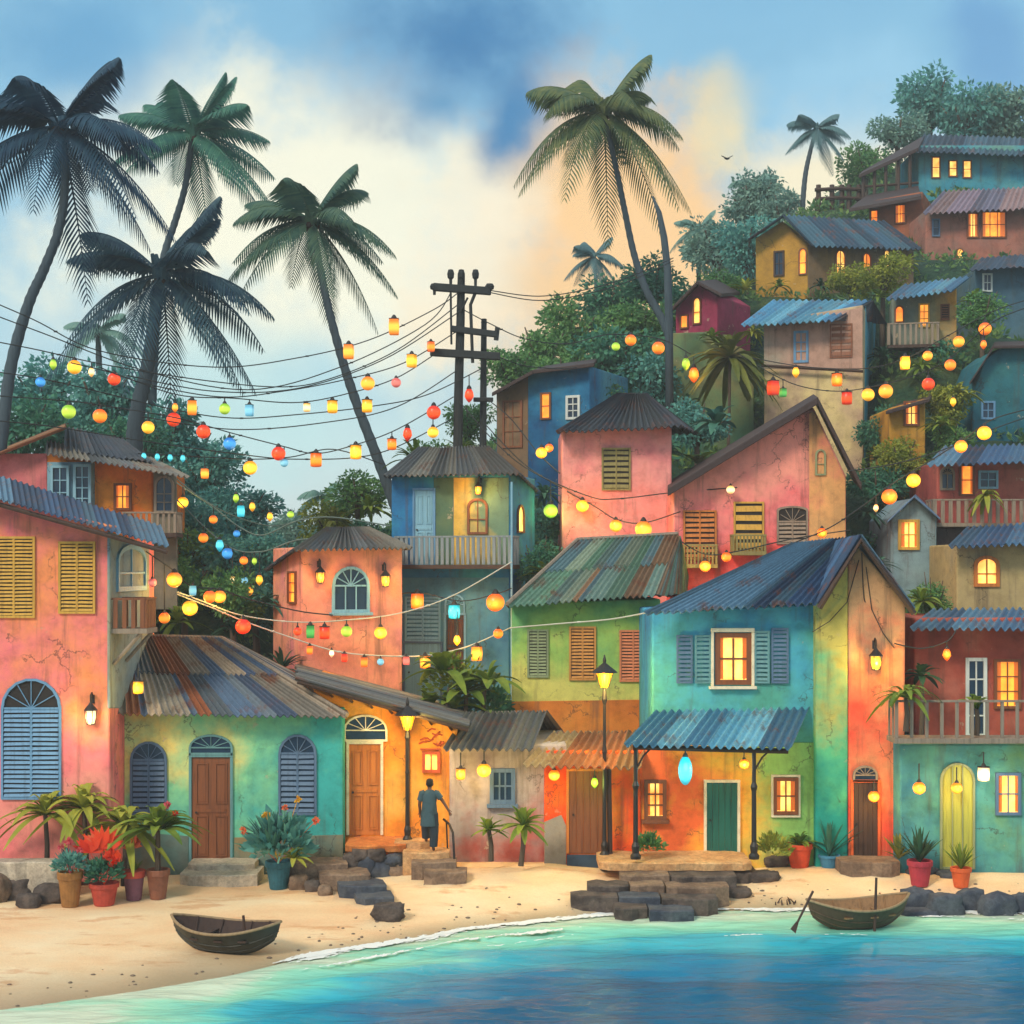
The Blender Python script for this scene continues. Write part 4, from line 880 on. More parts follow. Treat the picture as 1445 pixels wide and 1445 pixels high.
# ---------------------------------------------------------------- vegetation
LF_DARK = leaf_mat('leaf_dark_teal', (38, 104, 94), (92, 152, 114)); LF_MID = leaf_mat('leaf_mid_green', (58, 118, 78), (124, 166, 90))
LF_YEL = leaf_mat('leaf_yellow_green', (96, 124, 48), (176, 176, 70)); LF_PALE = leaf_mat('leaf_pale_blue_green', (92, 140, 136), (140, 172, 150))  # the pale leaves carry distance haze in their own colour
LF_BLUE = leaf_mat('leaf_misted_blue_green', (58, 130, 134), (116, 178, 160))  # lightened so that the mist over the valley trees sits in the leaf colour
BARK = paint('bark', (84, 72, 60), .9, .8, True); BARKD = paint('dark_bark', (62, 78, 88), .9, .7, True)
def leafquad(mb, c, d, n, l, w):
    d = d.normalized(); s = d.cross(n)
    if s.length < 1e-4: s = d.orthogonal()
    s = s.normalized() * w
    mb.add([c, c + d * l * .45 + s, c + d * l, c + d * l * .45 - s], [(0, 1, 2, 3)])
def rvec(r=R):
    while True:
        v = Vector((r.uniform(-1, 1), r.uniform(-1, 1), r.uniform(-1, 1)))
        if .01 < v.length < 1: return v
def crown_mesh(seed, nclump=13, per=230, squash=.85, leaf=.13):
    r = random.Random(seed); mb = MB()
    for k in range(nclump):
        c = rvec(r) * .68; c.z = c.z * squash + .1; rad = r.uniform(.28, .46)
        for i in range(per):
            d = rvec(r).normalized(); q = rad * (r.uniform(.45, 1.05)); p = c + Vector((d.x, d.y, d.z * .85)) * q
            o = (d + rvec(r) * .9 + Vector((0, 0, -.25))).normalized(); leafquad(mb, p, o, (d + rvec(r) * .6), leaf * r.uniform(.6, 1.25), leaf * r.uniform(.2, .34))
    return mb.mesh('crown')
def trunk_mesh(seed):
    r = random.Random(seed); mb = MB(); mb.tube([(0, 0, -2.4), (.04, 0, -1.2), (.0, .03, -.5), (.05, 0, .1)], [.13, .10, .08, .05], 7)
    for k in range(5):
        an = k * 1.3 + r.random(); e = Vector((math.cos(an) * .55, math.sin(an) * .55, r.uniform(.1, .5))); mb.tube([(0, 0, -.6 + .1 * k), e * .5 + Vector((0, 0, -.2)), e], [.06, .04, .015], 5)
    me = mb.mesh('trunk', smooth=True); me.materials.append(BARK); return me
CROWNS = [crown_mesh(s) for s in (1, 2, 3, 4, 5)]; TRUNKS = [trunk_mesh(s) for s in (1, 2)]; CC = {}
def crown_for(i, mat):
    if (i, mat.name) not in CC: me = CROWNS[i].copy(); me.materials.append(mat); CC[(i, mat.name)] = me
    return CC[(i, mat.name)]
TREES = [  # px, row, radius px, depth, material, label
 (722, 525, 42, 64, LF_MID, 'round tree behind the brown half of the blue hill house'), (765, 500, 46, 68, LF_MID, 'bushy tree behind the wavy roof ridge beside the utility poles'),
 (815, 468, 52, 70, LF_MID, 'green tree under the small distant palm'), (868, 430, 56, 72, LF_DARK, 'dark tree crossed by the leaning palm trunk'),
 (922, 405, 46, 68, LF_DARK, 'dark tree beside the bare curved trunk, uphill of the lanterns'), (872, 520, 62, 61, LF_DARK, 'large dark tree above the pink tower roof'),
 (925, 545, 50, 60, LF_BLUE, 'blue green tree between the pink tower and the mossy wall'), (838, 575, 38, 58, LF_DARK, 'shaded tree at the corner of the blue hill house'),
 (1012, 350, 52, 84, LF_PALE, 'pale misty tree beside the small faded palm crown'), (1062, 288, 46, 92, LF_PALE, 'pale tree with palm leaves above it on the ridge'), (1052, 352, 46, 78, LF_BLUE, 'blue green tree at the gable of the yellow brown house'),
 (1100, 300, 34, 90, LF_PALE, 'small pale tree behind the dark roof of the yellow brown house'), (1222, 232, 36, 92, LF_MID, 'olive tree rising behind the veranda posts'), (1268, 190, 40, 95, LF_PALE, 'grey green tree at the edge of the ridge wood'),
 (1312, 150, 52, 98, LF_BLUE, 'tallest blue grey tree over the hilltop house'), (1362, 172, 50, 96, LF_BLUE, 'broad blue grey tree directly above the hilltop roof'), (1418, 160, 56, 97, LF_PALE, 'pale tree in the top corner beyond the hilltop house'),
 (1245, 388, 34, 63, LF_YEL, 'yellow green bush tree above the little shack roof'), (1200, 398, 30, 64, LF_YEL, 'yellow green bush below the row of lit windows'), (1385, 445, 36, 58, LF_MID, 'green tree between shack and slate blue hut'),
 (1336, 575, 38, 55.5, LF_YEL, 'yellow green tree beside the slim ochre wall'), (1345, 625, 32, 53, LF_MID, 'leafy tree above the dark red house roof'), (1240, 610, 36, 56, LF_DARK, 'dark tree between the cream house and the ochre wall'),
 (1238, 690, 40, 52.5, LF_DARK, 'dark tree behind the roof of the rose red house'), (1270, 650, 36, 52.5, LF_YEL, 'olive tree at the foot of the slim ochre wall'), (1320, 520, 42, 60, LF_DARK, 'dark tree below the picket balcony of the shack'), (1225, 780, 40, 50.5, LF_DARK, 'dark tree between the teal gable and the blue grey hut'),
 (985, 600, 40, 55.5, LF_BLUE, 'blue green tree behind the rose red house roof'), (1018, 410, 34, 66, LF_MID, 'green tree behind the magenta hut roof'),
 (66, 560, 62, 62, LF_BLUE, 'big dark tree at the edge under the thick leaning palm'), (150, 575, 60, 60, LF_BLUE, 'big dark tree below the wires beside the lime lantern'), (232, 612, 56, 58, LF_BLUE, 'blue green tree behind the ramshackle orange house roof'),
 (292, 672, 52, 57, LF_BLUE, 'dark tree behind the row of small teal bulbs'), (345, 722, 52, 56, LF_BLUE, 'blue green tree in the valley under the lanterns'), (270, 742, 50, 52, LF_BLUE, 'dark tree beside the orange house railing'), (318, 800, 56, 50, LF_BLUE, 'shadowy tree above the patchwork tin roof'),
 (385, 790, 42, 50, LF_BLUE, 'blue green tree beside the salmon house eave'), (262, 830, 46, 47.5, LF_MID, 'green tree beside the side balcony of the pink house'), (360, 855, 46, 47.5, LF_BLUE, 'dark tree directly behind the patchwork roof hip'),
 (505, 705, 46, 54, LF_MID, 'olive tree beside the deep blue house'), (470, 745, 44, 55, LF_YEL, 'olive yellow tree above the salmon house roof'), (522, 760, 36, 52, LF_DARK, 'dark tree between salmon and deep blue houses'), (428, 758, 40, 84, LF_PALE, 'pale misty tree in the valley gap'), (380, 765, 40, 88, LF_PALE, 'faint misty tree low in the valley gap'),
 (610, 655, 38, 56, LF_MID, 'green tree behind the deep blue house roof'), (662, 600, 34, 60, LF_MID, 'green tree between the two utility poles'), (770, 740, 34, 51.5, LF_BLUE, 'blue green bush between the deep blue house and the pink tower'), (760, 800, 34, 47, LF_DARK, 'dark bush at the hip of the green tin roof'),
 (30, 610, 66, 57, LF_DARK, 'dense dark tree low at the picture edge behind the pink gable'), (112, 628, 58, 60, LF_BLUE, 'blue green tree peeping over the ramshackle roof ridge'), (188, 640, 54, 54, LF_DARK, 'dark tree hugging the far end of the ramshackle roof'), (268, 640, 46, 60, LF_BLUE, 'misty blue green tree behind the red globe lanterns'), (300, 735, 50, 54, LF_BLUE, 'blue green tree in the middle of the valley lanterns'), (262, 780, 48, 50, LF_MID, 'mid green tree under the valley lanterns by the railing'),
 (330, 850, 46, 46.5, LF_MID, 'green tree rising right behind the patchwork tin ridge'), (900, 470, 50, 64, LF_MID, 'green tree behind the amber hillside globes'), (790, 530, 44, 62, LF_MID, 'green tree directly over the blue hill house roof'), (965, 440, 34, 66, LF_DARK, 'dark tree squeezed between bare trunk and magenta hut'),
 (120, 610, 48, 72, LF_BLUE, 'blue hazy tree far behind the orange house'), (1315, 850, 30, 43.5, LF_MID, 'green bush beside the eave of the tall side gable'),
]
for i, (px, py, rp, Y, mat, lab) in enumerate(TREES):
    p = P(px, py, Y); s = rp * Y / F * 1.18; r = thing('broadleaf_tree', lab, 'tree', p, 'broadleaf trees on the hillside'); r.scale = (s, s, s * R.uniform(.85, 1.1)); r.rotation_euler.z = R.uniform(0, 6)
    for nm, me in (('trunk', TRUNKS[i % 2]), ('crown', crown_for(i % 5, mat))):
        c = bpy.data.objects.new(nm, me); S.collection.objects.link(c); c.parent = r
        if nm == 'trunk': c.scale.z = max(1, (p.z - hz(p.x, p.y) + .5) / (2.4 * s))

def frond(mb, base, d, L, droop, wid, nl=34, tw=.012, gap=1.0, r=R, stiff=.55):
    N = 12; pts = []; rs = []
    for k in range(N + 1):
        t = k / N; pts.append(base + d * L * t * (1 - .12 * t) + Vector((0, 0, -1)) * droop * L * t * t); rs.append(max(.004, .011 * L * (1 - .85 * t)))
    mb.tube(pts, rs, 5)
    side0 = d.cross(Vector((0, 0, 1)))
    if side0.length < .15: side0 = Vector((r.uniform(-1, 1), r.uniform(-1, 1), 0))
    side0.normalize()
    for i in range(nl):
        t = .10 + .90 * i / (nl - 1); k = min(N - 1, int(t * N)); p = pts[k].lerp(pts[k + 1], t * N - k); tg = (pts[k + 1] - pts[k]).normalized()
        sd = (side0 - tg * side0.dot(tg)).normalized(); up = sd.cross(tg)
        ln = wid * L * (math.sin(math.pi * min(1, .16 + .80 * t)) ** .8) * r.uniform(.85, 1.1)
        for sg in (-1, 1):
            dr = (sd * sg * .8 + tg * stiff + Vector((0, 0, -1)) * (.35 + .3 * t)).normalized(); w = tg * (tw * L * (1.15 - .5 * t))
            a = p; b = p + dr * ln * .5; c = p + dr * ln + Vector((0, 0, -1)) * ln * .22
            mb.add([a - w * .6, a + w * .6, b + w, b - w, c], [(0, 1, 2, 3), (3, 2, 4)])
def palm(label, crown, Y, rp, trunk, mat, nf=15, droop=.55, wid=.30, seed=1, r0=.2, group='tall palms against the sky', tw=.0165, nl=31, name='palm_tree', cat='palm tree', bark=None, yext=0):
    r = random.Random(seed); c = P(crown[0], crown[1], Y); L = rp * Y / F * 1.22
    pts = [P(px, py, Y + yext * k) for k, (px, py) in enumerate(trunk)] if trunk else []
    base = pts[-1] if pts else c; root = thing(name, label, cat, base, group)
    if pts:
        full = []; P4 = [c] + pts
        for k in range(len(P4) - 1):
            for q in range(9):
                t = q / 9; a = P4[max(0, k - 1)]; b, d = P4[k], P4[k + 1]; e = P4[min(len(P4) - 1, k + 2)]
                full.append(.5 * ((2 * b) + (d - a) * t + (2 * a - 5 * b + 4 * d - e) * t * t + (3 * b - a - 3 * d + e) * t ** 3))
        full.append(P4[-1]); n = len(full)
        mb = MB(); mb.tube(full, [r0 * (.62 + .5 * (k / n) + (.10 if k % 2 else 0)) for k in range(n)], 9); mb.build('trunk', bark or BARKD, root, smooth=True)
    for k in range(nf):
        az = 2 * math.pi * (k + r.uniform(-.25, .25)) / nf * (1 if nf < 9 else 2.38); tier = (k + .5) / nf
        el = math.radians(74 - 112 * tier ** .85 + r.uniform(-9, 9)); d = Vector((math.cos(az) * math.cos(el), .62 * math.sin(az) * math.cos(el), math.sin(el))); d.x += math.copysign(.22, d.x) if el > .7 else 0; d.normalize()
        mb = MB(); frond(mb, c, d, L * r.uniform(.92, 1.12), droop * r.uniform(.8, 1.2) * (.12 + 1.15 * max(0, math.cos(el))), wid, nl, tw, r=r); mb.build('frond', mat, root)
    mb = MB()
    if L > 2.2:
        nb = MB()
        for k in range(6): an = k * 1.05; q = c + Vector((math.cos(an) * .16, math.sin(an) * .16, -.16 - .06 * (k % 2))); nb.lathe(q, [(.02, -.13), (.09, -.08), (.115, 0), (.08, .09), (.02, .12)], 9)
        nb.build('coconuts', WOODD, root, smooth=True)
    for k in range(9):
        v = rvec(r) * .12 * L; mb.tube([c + v * .2 - Vector((0, 0, .05 * L)), c + v + Vector((0, 0, .08 * L))], [.05 * L, .015 * L], 6)
    mb.build('crown_heart', mat, root)
    return root
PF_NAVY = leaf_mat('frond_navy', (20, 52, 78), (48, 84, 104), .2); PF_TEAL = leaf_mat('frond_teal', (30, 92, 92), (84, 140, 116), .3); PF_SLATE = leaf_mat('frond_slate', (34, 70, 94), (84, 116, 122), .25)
PF_DEEP = leaf_mat('frond_deep_green', (36, 84, 80), (96, 124, 96), .3); PF_OLIVE = leaf_mat('frond_olive', (52, 90, 70), (124, 130, 76), .3); PF_MIST = leaf_mat('frond_misty', (70, 112, 120), (112, 146, 148), .35); PF_PALE = leaf_mat('frond_pale', (108, 154, 148), (140, 176, 160), .4)  # misty and pale fronds have distance haze mixed into their colour
palm('dark navy palm cut by the picture edge with long hanging fronds', (84, 178), 46, 150, [(92, 250), (84, 320), (62, 380), (40, 430), (15, 520), (0, 640)], PF_NAVY, 19, .42, .30, 3, .16)
palm('teal palm high beside the navy palm, upright top frond', (272, 188), 60, 108, [(262, 260), (248, 310), (232, 360), (222, 430), (215, 560), (212, 690)], PF_TEAL, 17, .28, .30, 8, .16)
palm('wide slate palm with thick pale blue trunk above the wires', (228, 388), 50, 145, [(218, 450), (208, 520), (196, 570), (190, 620), (188, 720)], PF_SLATE, 18, .42, .27, 12, .26)
palm('green palm whose thin trunk leans down behind the deep blue house', (440, 312), 53, 112, [(458, 410), (478, 490), (500, 560), (534, 650), (560, 720)], PF_DEEP, 17, .42, .29, 5, .17)
palm('big olive palm with drooping fronds before the peach cloud', (852, 158), 61.6, 118, [(872, 250), (882, 300), (895, 360), (912, 410), (936, 455), (948, 500), (950, 600)], PF_OLIVE, 18, .52, .32, 21, .15)
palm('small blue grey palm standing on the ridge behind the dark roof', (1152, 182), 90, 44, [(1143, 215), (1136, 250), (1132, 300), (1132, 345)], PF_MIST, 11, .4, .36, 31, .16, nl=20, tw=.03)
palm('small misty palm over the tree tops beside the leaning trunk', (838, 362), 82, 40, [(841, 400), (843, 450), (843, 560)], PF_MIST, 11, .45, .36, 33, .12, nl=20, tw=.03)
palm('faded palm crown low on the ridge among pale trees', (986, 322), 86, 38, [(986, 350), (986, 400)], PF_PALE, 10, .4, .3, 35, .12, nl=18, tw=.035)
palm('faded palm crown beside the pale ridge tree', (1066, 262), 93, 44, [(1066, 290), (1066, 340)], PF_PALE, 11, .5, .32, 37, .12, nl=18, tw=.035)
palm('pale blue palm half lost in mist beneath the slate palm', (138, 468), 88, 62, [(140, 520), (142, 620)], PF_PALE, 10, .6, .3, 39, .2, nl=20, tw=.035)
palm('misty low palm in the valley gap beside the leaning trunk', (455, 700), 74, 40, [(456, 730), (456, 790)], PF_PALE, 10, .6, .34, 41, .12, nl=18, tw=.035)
r = thing('bare_palm_trunk', 'bare curved palm trunk without any crown beside the olive palm', 'dead palm', P(945, 600, 58.5))
mb = MB(); mb.tube([P(x, y, 58.5) for x, y in ((921, 277), (930, 300), (937, 335), (942, 380), (944, 450), (945, 620))], [.03, .10, .13, .14, .15, .16], 8); mb.build('trunk', BARKD, r, smooth=True)

# undergrowth on the slope
def undergrowth():
    mb = MB(); n = 0
    while n < 10500:
        y = R.uniform(43.5, 108); x = R.uniform(-.48, .48) * y
        if y < 60 and R.random() < .25: continue
        z = hz(x, y); s = R.uniform(.25, .75) * (1 + (y - 45) / 160); n += 1
        for k in range(16):
            d = Vector((R.uniform(-1.3, 1.3), R.uniform(-1.3, 1.3), R.uniform(.1, 1.3))); leafquad(mb, Vector((x, y, z)) + d * s * .35, d + rvec() * .5, rvec(), s * R.uniform(.28, .55), s * R.uniform(.07, .13))
    tag(mb.build('undergrowth', leaf_mat('leaf_undergrowth', (50, 112, 86), (132, 158, 80))), 'low leafy undergrowth covering the hillside', kind='stuff')
undergrowth()

# strap leaved plants
def strap(mb, base, n, L, w, droop, r, el=(15, 80), fold=.35):
    for k in range(n):
        az = 2.4 * k + r.uniform(-.4, .4); e = math.radians(r.uniform(*el)); d = Vector((math.cos(az) * math.cos(e), math.sin(az) * math.cos(e), math.sin(e)))
        s = d.cross(Vector((0, 0, 1))).normalized(); l = L * r.uniform(.7, 1.1); N = 7; vs = []; fs = []
        for i in range(N + 1):
            t = i / N; p = base + d * l * t + Vector((0, 0, -1)) * droop * l * t * t; ww = w * (math.sin(math.pi * (.12 + .86 * t)) ** .7); up = s.cross(d).normalized()
            vs += [p - s * ww + up * ww * fold, p, p + s * ww + up * ww * fold]
        for i in range(N): a = i * 3; fs += [(a, a + 1, a + 4, a + 3), (a + 1, a + 2, a + 5, a + 4)]
        mb.add(vs, fs)
def bushy(mb, c, rad, n, l, r, up=.3):
    for k in range(n):
        d = rvec(r).normalized(); d.z = abs(d.z) * 1.1 - .15; p = c + d * rad * r.uniform(.35, 1); leafquad(mb, p, d + rvec(r) * .5 + Vector((0, 0, up)), d + rvec(r) * .5, l * r.uniform(.6, 1.2), l * r.uniform(.18, .3))
SG = leaf_mat('strap_green', (54, 96, 40), (138, 156, 56), .25); SY = leaf_mat('strap_yellow_green', (110, 130, 40), (176, 176, 70), .25); SD = leaf_mat('strap_dark', (20, 56, 48), (60, 100, 70), .2); ST = leaf_mat('strap_teal', (24, 78, 78), (80, 136, 112), .25); SO = leaf_mat('strap_olive', (70, 84, 30), (128, 132, 60), .25)
def strap_plant(label, px, py, Y, n, Lp, wp, droop, mat, stem=None, el=(5, 80), name='spiky_plant', group=None, seed=None):
    k = Y / F; c = P(px, py, Y); base = P(stem[0], stem[1], Y) if stem else c; r = thing(name, label, 'plant', base, group); q = random.Random(seed or int(px * 7 + py))
    if stem: mb = MB(); mb.tube([base, base.lerp(c, .5) + Vector((.03, 0, 0)), c], [.07, .06, .05], 7); mb.build('stem', BARK, r)
    mb = MB(); strap(mb, c, n, Lp * k, wp * k, droop, q, el); mb.build('leaves', mat, r); return r
strap_plant('big olive spiky palm plant in front of the mossy retaining wall', 1030, 505, 57.2, 64, 76, 5.5, .5, SO, (1025, 700), (-30, 85))
strap_plant('fan of dark narrow leaves sprouting behind the deep blue house roof', 588, 655, 51.5, 34, 70, 3.4, .5, SG, None, (15, 85))
strap_plant('spiky bush between utility poles behind the deep blue house', 650, 640, 52, 26, 60, 3.4, .5, SG, None, (25, 85))
strap_plant('dark spiky plant wedged beside the salmon house wall', 398, 945, 43.2, 22, 52, 3, .35, SD, None, (10, 80))
strap_plant('glossy teal plant above the rose red roof slope', 1012, 600, 53.5, 20, 60, 7, .5, ST, None, (10, 80))
strap_plant('bright leaf plant poking over the rose red roof slope', 985, 655, 52.6, 9, 46, 8, .4, SG, None, (10, 60))
strap_plant('fern like plant between the deep blue house and green tin roof', 770, 815, 46.5, 20, 52, 5, .5, SG, None, (10, 80))
strap_plant('spiky yellow green plant beside magenta hut', 1052, 410, 64, 22, 32, 2.6, .4, SY, None, (10, 80))
strap_plant('yellow green clump below the long yellow brown house', 1280, 375, 65, 24, 36, 3, .5, SY, None, (10, 80))
strap_plant('green clump on the slope beside the shack corner', 1375, 425, 58.5, 22, 36, 3.5, .5, SG, None, (10, 80))
strap_plant('yellow fern clump beside the slim ochre wall window', 1325, 600, 53.2, 24, 36, 3.6, .5, SY, None, (10, 80))
strap_plant('spiky green clump beside the teal gable eave', 1300, 850, 42.6, 26, 50, 4, .55, SG, None, (5, 80))
strap_plant('large hanging spider plant at the balcony corner', 1278, 985, 36.7, 26, 66, 5, .75, SG, (1278, 1032), (10, 80), 'spider_plant')
strap_plant('dark leafy plant behind the balcony corner post', 1300, 955, 38.6, 26, 40, 5, .5, SD, (1300, 1040), (0, 80))
strap_plant('upright green plant growing on the balcony deck', 1378, 1000, 37.1, 14, 40, 6, .5, SG, (1378, 1038), (30, 85))
strap_plant('yellow green plant trailing over the picket balcony of the dark red house', 1392, 700, 48.6, 22, 34, 4, .8, SY, None, (-20, 70))
for k_, (px, py, Y, L_, m_, lab) in enumerate([
 (1005, 478, 59.4, 34, SG, 'green fern at the top of the mossy retaining wall'), (1062, 470, 59.6, 30, SY, 'yellow green fern between mossy wall and cream house'), (1212, 392, 64.5, 34, SY, 'yellow green fern under the small lit arch windows'), (1240, 420, 62.5, 32, SG, 'green fern between cream house ridge and shack'),
 (1246, 505, 59.2, 40, SD, 'dark fern under the shack balcony corner'), (1300, 520, 58.4, 40, SG, 'green fern on the slope under the shack'), (1352, 555, 55, 40, SY, 'yellow fern beside the dark teal house wall'), (1240, 650, 53, 40, SG, 'green fern at the foot of the cream house side wall'), (1222, 725, 48.6, 42, SD, 'dark fern against the rose red gable corner'),
 (1232, 800, 46.4, 44, ST, 'teal fern under the blue grey hut'), (940, 640, 53.8, 44, ST, 'teal fern behind the pink tower roof hip'), (968, 575, 56.4, 40, SD, 'dark fern at the foot of the mossy wall'), (860, 560, 58, 44, SG, 'green fern above the ridge of the pink tower'), (768, 700, 50.5, 44, ST, 'teal fern beside the pink tower wall'),
 (520, 720, 51, 50, SG, 'green fern between the salmon roof and deep blue wall'), (470, 735, 51, 46, SO, 'olive fern behind the salmon roof ridge'), (250, 880, 45.4, 54, SG, 'bright fern under the big yellow globe'), (330, 888, 45, 50, SD, 'dark fern behind the patchwork roof hip'), (375, 850, 46, 46, ST, 'teal fern beside the salmon house corner'), (1330, 600, 52.6, 34, SG, 'bright green fern above the dark red roof'),
 (1330, 380, 71, 30, SG, 'green fern below the mauve house wall'), (1100, 405, 66, 26, SG, 'green fern at the foot of the yellow brown gable'), (1158, 405, 65.5, 26, SD, 'dark fern below the umber long wall')]):
    strap_plant(lab, px, py, Y, 30, L_, L_ * .075, .55, m_, None, (0, 85), 'fern', 'ferns filling the gaps between houses')
# big-leaved shrub between the houses
r = thing('banana_shrub', 'broad leaved banana shrub between the deep blue and green houses', 'plant', P(640, 1010, 42.0)); q = random.Random(4)
mb = MB(); k = 42 / F
for (px, py, n, L) in ((625, 950, 16, 84), (655, 980, 15, 78), (690, 965, 14, 84), (606, 1000, 12, 60), (640, 1000, 12, 64)): strap(mb, P(px, py, 42 - (px - 640) * .006), n, L * k, 9 * k, .55, q, (10, 80))
bushy(mb, P(645, 970, 42.4), 50 * k, 420, .2, q); mb.build('leaves', SG, r)
mb = MB()
for px in (630, 655, 680): mb.tube([P(px, 1030, 42), P(px + 4, 970, 42)], [.07, .05], 7)
mb.build('stem', BARK, r)
r = thing('leafy_bush', 'dark leafy bush filling the gap above the lilac cottage roof', 'bush', P(690, 1005, 42.0)); mb = MB(); bushy(mb, P(690, 1000, 42.6), 34 * k, 500, .2, q); bushy(mb, P(640, 1010, 42.6), 30 * k, 380, .2, q); mb.build('leaves', LF_DARK, r)
# ---------------------------------------------------------------- platforms, steps, rocks
STONE = rock_mat('brown_stone', (104, 84, 70), (146, 122, 100)); STONEB = rock_mat('blue_stone', (52, 60, 76), (86, 92, 100)); SANDST = rock_mat('sandstone', (190, 140, 92), (220, 176, 124)); STONED = rock_mat('dark_stone', (62, 54, 52), (104, 92, 84)); TERR = rock_mat('terracotta_floor', (196, 108, 48), (222, 140, 70)); PALEST = rock_mat('pale_stone', (176, 164, 146), (206, 194, 172))
def blockmesh(mb, c, sx, sy, sz, r, rough=.14, n=6):
    """an irregular boulder / slab centred on c"""
    vs = {}; off = Vector((r.uniform(0, 99), r.uniform(0, 99), r.uniform(0, 99))); pts = []; fs = []
    def vid(i, j, k):
        if (i, j, k) not in vs:
            p = Vector((2 * i / n - 1, 2 * j / n - 1, 2 * k / n - 1)); s = p.normalized() * 1.28; p = p.lerp(s, .6)
            p = p + p * (mnoise.noise(p * 1.2 + off) + .5 * mnoise.noise(p * 3.1 + off)) * rough * 2; pts.append(c + Vector((p.x * sx, p.y * sy, p.z * sz))); vs[(i, j, k)] = len(pts) - 1
        return vs[(i, j, k)]
    for a in range(n):
        for b in range(n):
            for s in (0, n):
                q = [(a, b, s), (a + 1, b, s), (a + 1, b + 1, s), (a, b + 1, s)]; fs.append(tuple(vid(*x) for x in (q if s else q[::-1])))
                q = [(a, s, b), (a + 1, s, b), (a + 1, s, b + 1), (a, s, b + 1)]; fs.append(tuple(vid(*x) for x in (q[::-1] if s else q)))
                q = [(s, a, b), (s, a + 1, b), (s, a + 1, b + 1), (s, a, b + 1)]; fs.append(tuple(vid(*x) for x in (q if s else q[::-1])))
    mb.add(pts, fs)
def step(root, x0, x1, rt, rb, Y, depth, mat, name='step', rough=.05, skew=0, deep=True):
    """a stone tread: front face between rows rt and rb at depth Y"""
    a = P(x0, rt, Y); b = P(x1, rt, Y); zb = sandz((a.x + b.x) / 2, Y) - .25 if deep else P(x0, rb, Y).z; q = random.Random(int(x0 * 3 + rt)); mb = MB(); n = max(4, int((b.x - a.x) / .22)); vs = []; fs = []
    for i in range(n + 1):
        t = i / n; x = a.x + (b.x - a.x) * t; j = q.uniform(-rough, rough); e = (.12 * depth if i in (0, n) else 0)
        fy = Y + j + e; by = Y + depth + q.uniform(-rough, rough) - e; zt = a.z + q.uniform(-.012, .012)
        vs += [(x, fy + .02, zb), (x, fy, zt - .025), (x, fy + .03, zt), (x + skew, by, zt), (x + skew, by, zb)]
    for i in range(n):
        o = i * 5; p = o + 5
        for k in range(4): fs.append((o + k, p + k, p + k + 1, o + k + 1))
        fs.append((o + 4, p + 4, p, o))
    fs.append((4, 3, 2, 1, 0)); o = n * 5; fs.append((o, o + 1, o + 2, o + 3, o + 4)); mb.add(vs, fs); return mb.build(name, mat, root)
def rockset(label, items, mat, name='rock_pile', cat='rocks', group=None):
    r = thing(name, label, cat, G(*items[0][:2]), group); q = random.Random(int(items[0][0]))
    for (px, row, wp, hp, dy) in items:   # px, bottom row, width px, height px
        g = G(px, row); k = g.y / F; mb = MB(); blockmesh(mb, g + Vector((0, dy + wp * k * .3, hp * k * .32)), wp * k / 2, wp * k * .36, hp * k / 2, q); mb.build('stone', mat if not isinstance(mat, list) else q.choice(mat), r, smooth=True)
    return r
r = thing('doorstep', 'two pale stone doorsteps of the green cottage', 'steps', P(310, 1248, 37.2))
step(r, 264, 358, 1219, 1236, 37.6, .8, PALEST); step(r, 252, 362, 1235, 1250, 37.0, 1.2, PALEST)
r = thing('doorstep', 'brown stone doorstep under the red plank door of the tall gable', 'steps', P(1230, 1226, 37.4)); step(r, 1188, 1272, 1217, 1230, 37.2, .9, STONE)
r = thing('stone_platform', 'orange floored platform on rubble stones before the orange house', 'platform', P(540, 1235, 37.6)); step(r, 486, 572, 1193, 1203, 37.6, 1.35, TERR, 'floor_slab', deep=False)
q = random.Random(3)
for k, (px, row, w, hh) in enumerate(((498, 1228, 22, 24), (518, 1236, 24, 30), (540, 1242, 26, 34), (562, 1244, 22, 28), (556, 1222, 20, 16), (578, 1248, 22, 26), (592, 1252, 20, 20), (508, 1214, 20, 16), (530, 1214, 22, 16))):
    mb = MB(); kk = 37.5 / F; p = P(px, row, 37.55); blockmesh(mb, p + Vector((0, .1, hh * kk * .45)), w * kk * .56, .22, hh * kk * .5, q); mb.build('stone', q.choice([STONE, STONEB, STONED]), r, smooth=True)
r = thing('stone_steps', 'four stone steps climbing to the orange platform where a person stands', 'steps', P(610, 1240, 36.4))
ROWZ = lambda z, Y: HZ + (H - z) * F / Y
for (x0, x1, z, Y, m) in ((556, 606, .575, 37.75, SANDST), (568, 634, .42, 37.3, SANDST), (580, 643, .27, 36.85, STONE), (598, 658, .12, 36.4, STONE)): step(r, x0, x1, ROWZ(z, Y), 0, Y, .75, m)
r = thing('stone_steps', 'crooked stone slabs descending onto the sand from the teal pot', 'steps', G(480, 1270))
for (x0, x1, z, Y, m) in ((406, 490, .22, 36.9, STONE), (450, 522, .08, 36.3, STONE), (478, 545, -.06, 35.7, STONEB), (502, 556, -.2, 35.1, STONEB)): step(r, x0, x1, ROWZ(z, Y), 0, Y, .95, m, skew=-.15)
rockset('rubble stones propping up the crooked slabs', [(420, 1256, 24, 22, 0), (440, 1260, 20, 18, .1), (458, 1264, 18, 16, 0), (548, 1300, 40, 26, 0)], [STONE, STONED])
r = thing('stone_platform', 'broad sandy stone terrace under the tin porch', 'platform', P(960, 1225, 37.0)); step(r, 846, 1062, 1218, 1229, 36.9, 1.6, SANDST, 'floor_slab', deep=False); step(r, 880, 1070, 1232, 1250, 37.0, 1.3, STONED, 'base')
r = thing('stone_steps', 'wide tumbled stone steps from the porch terrace down to the water', 'steps', G(940, 1270))
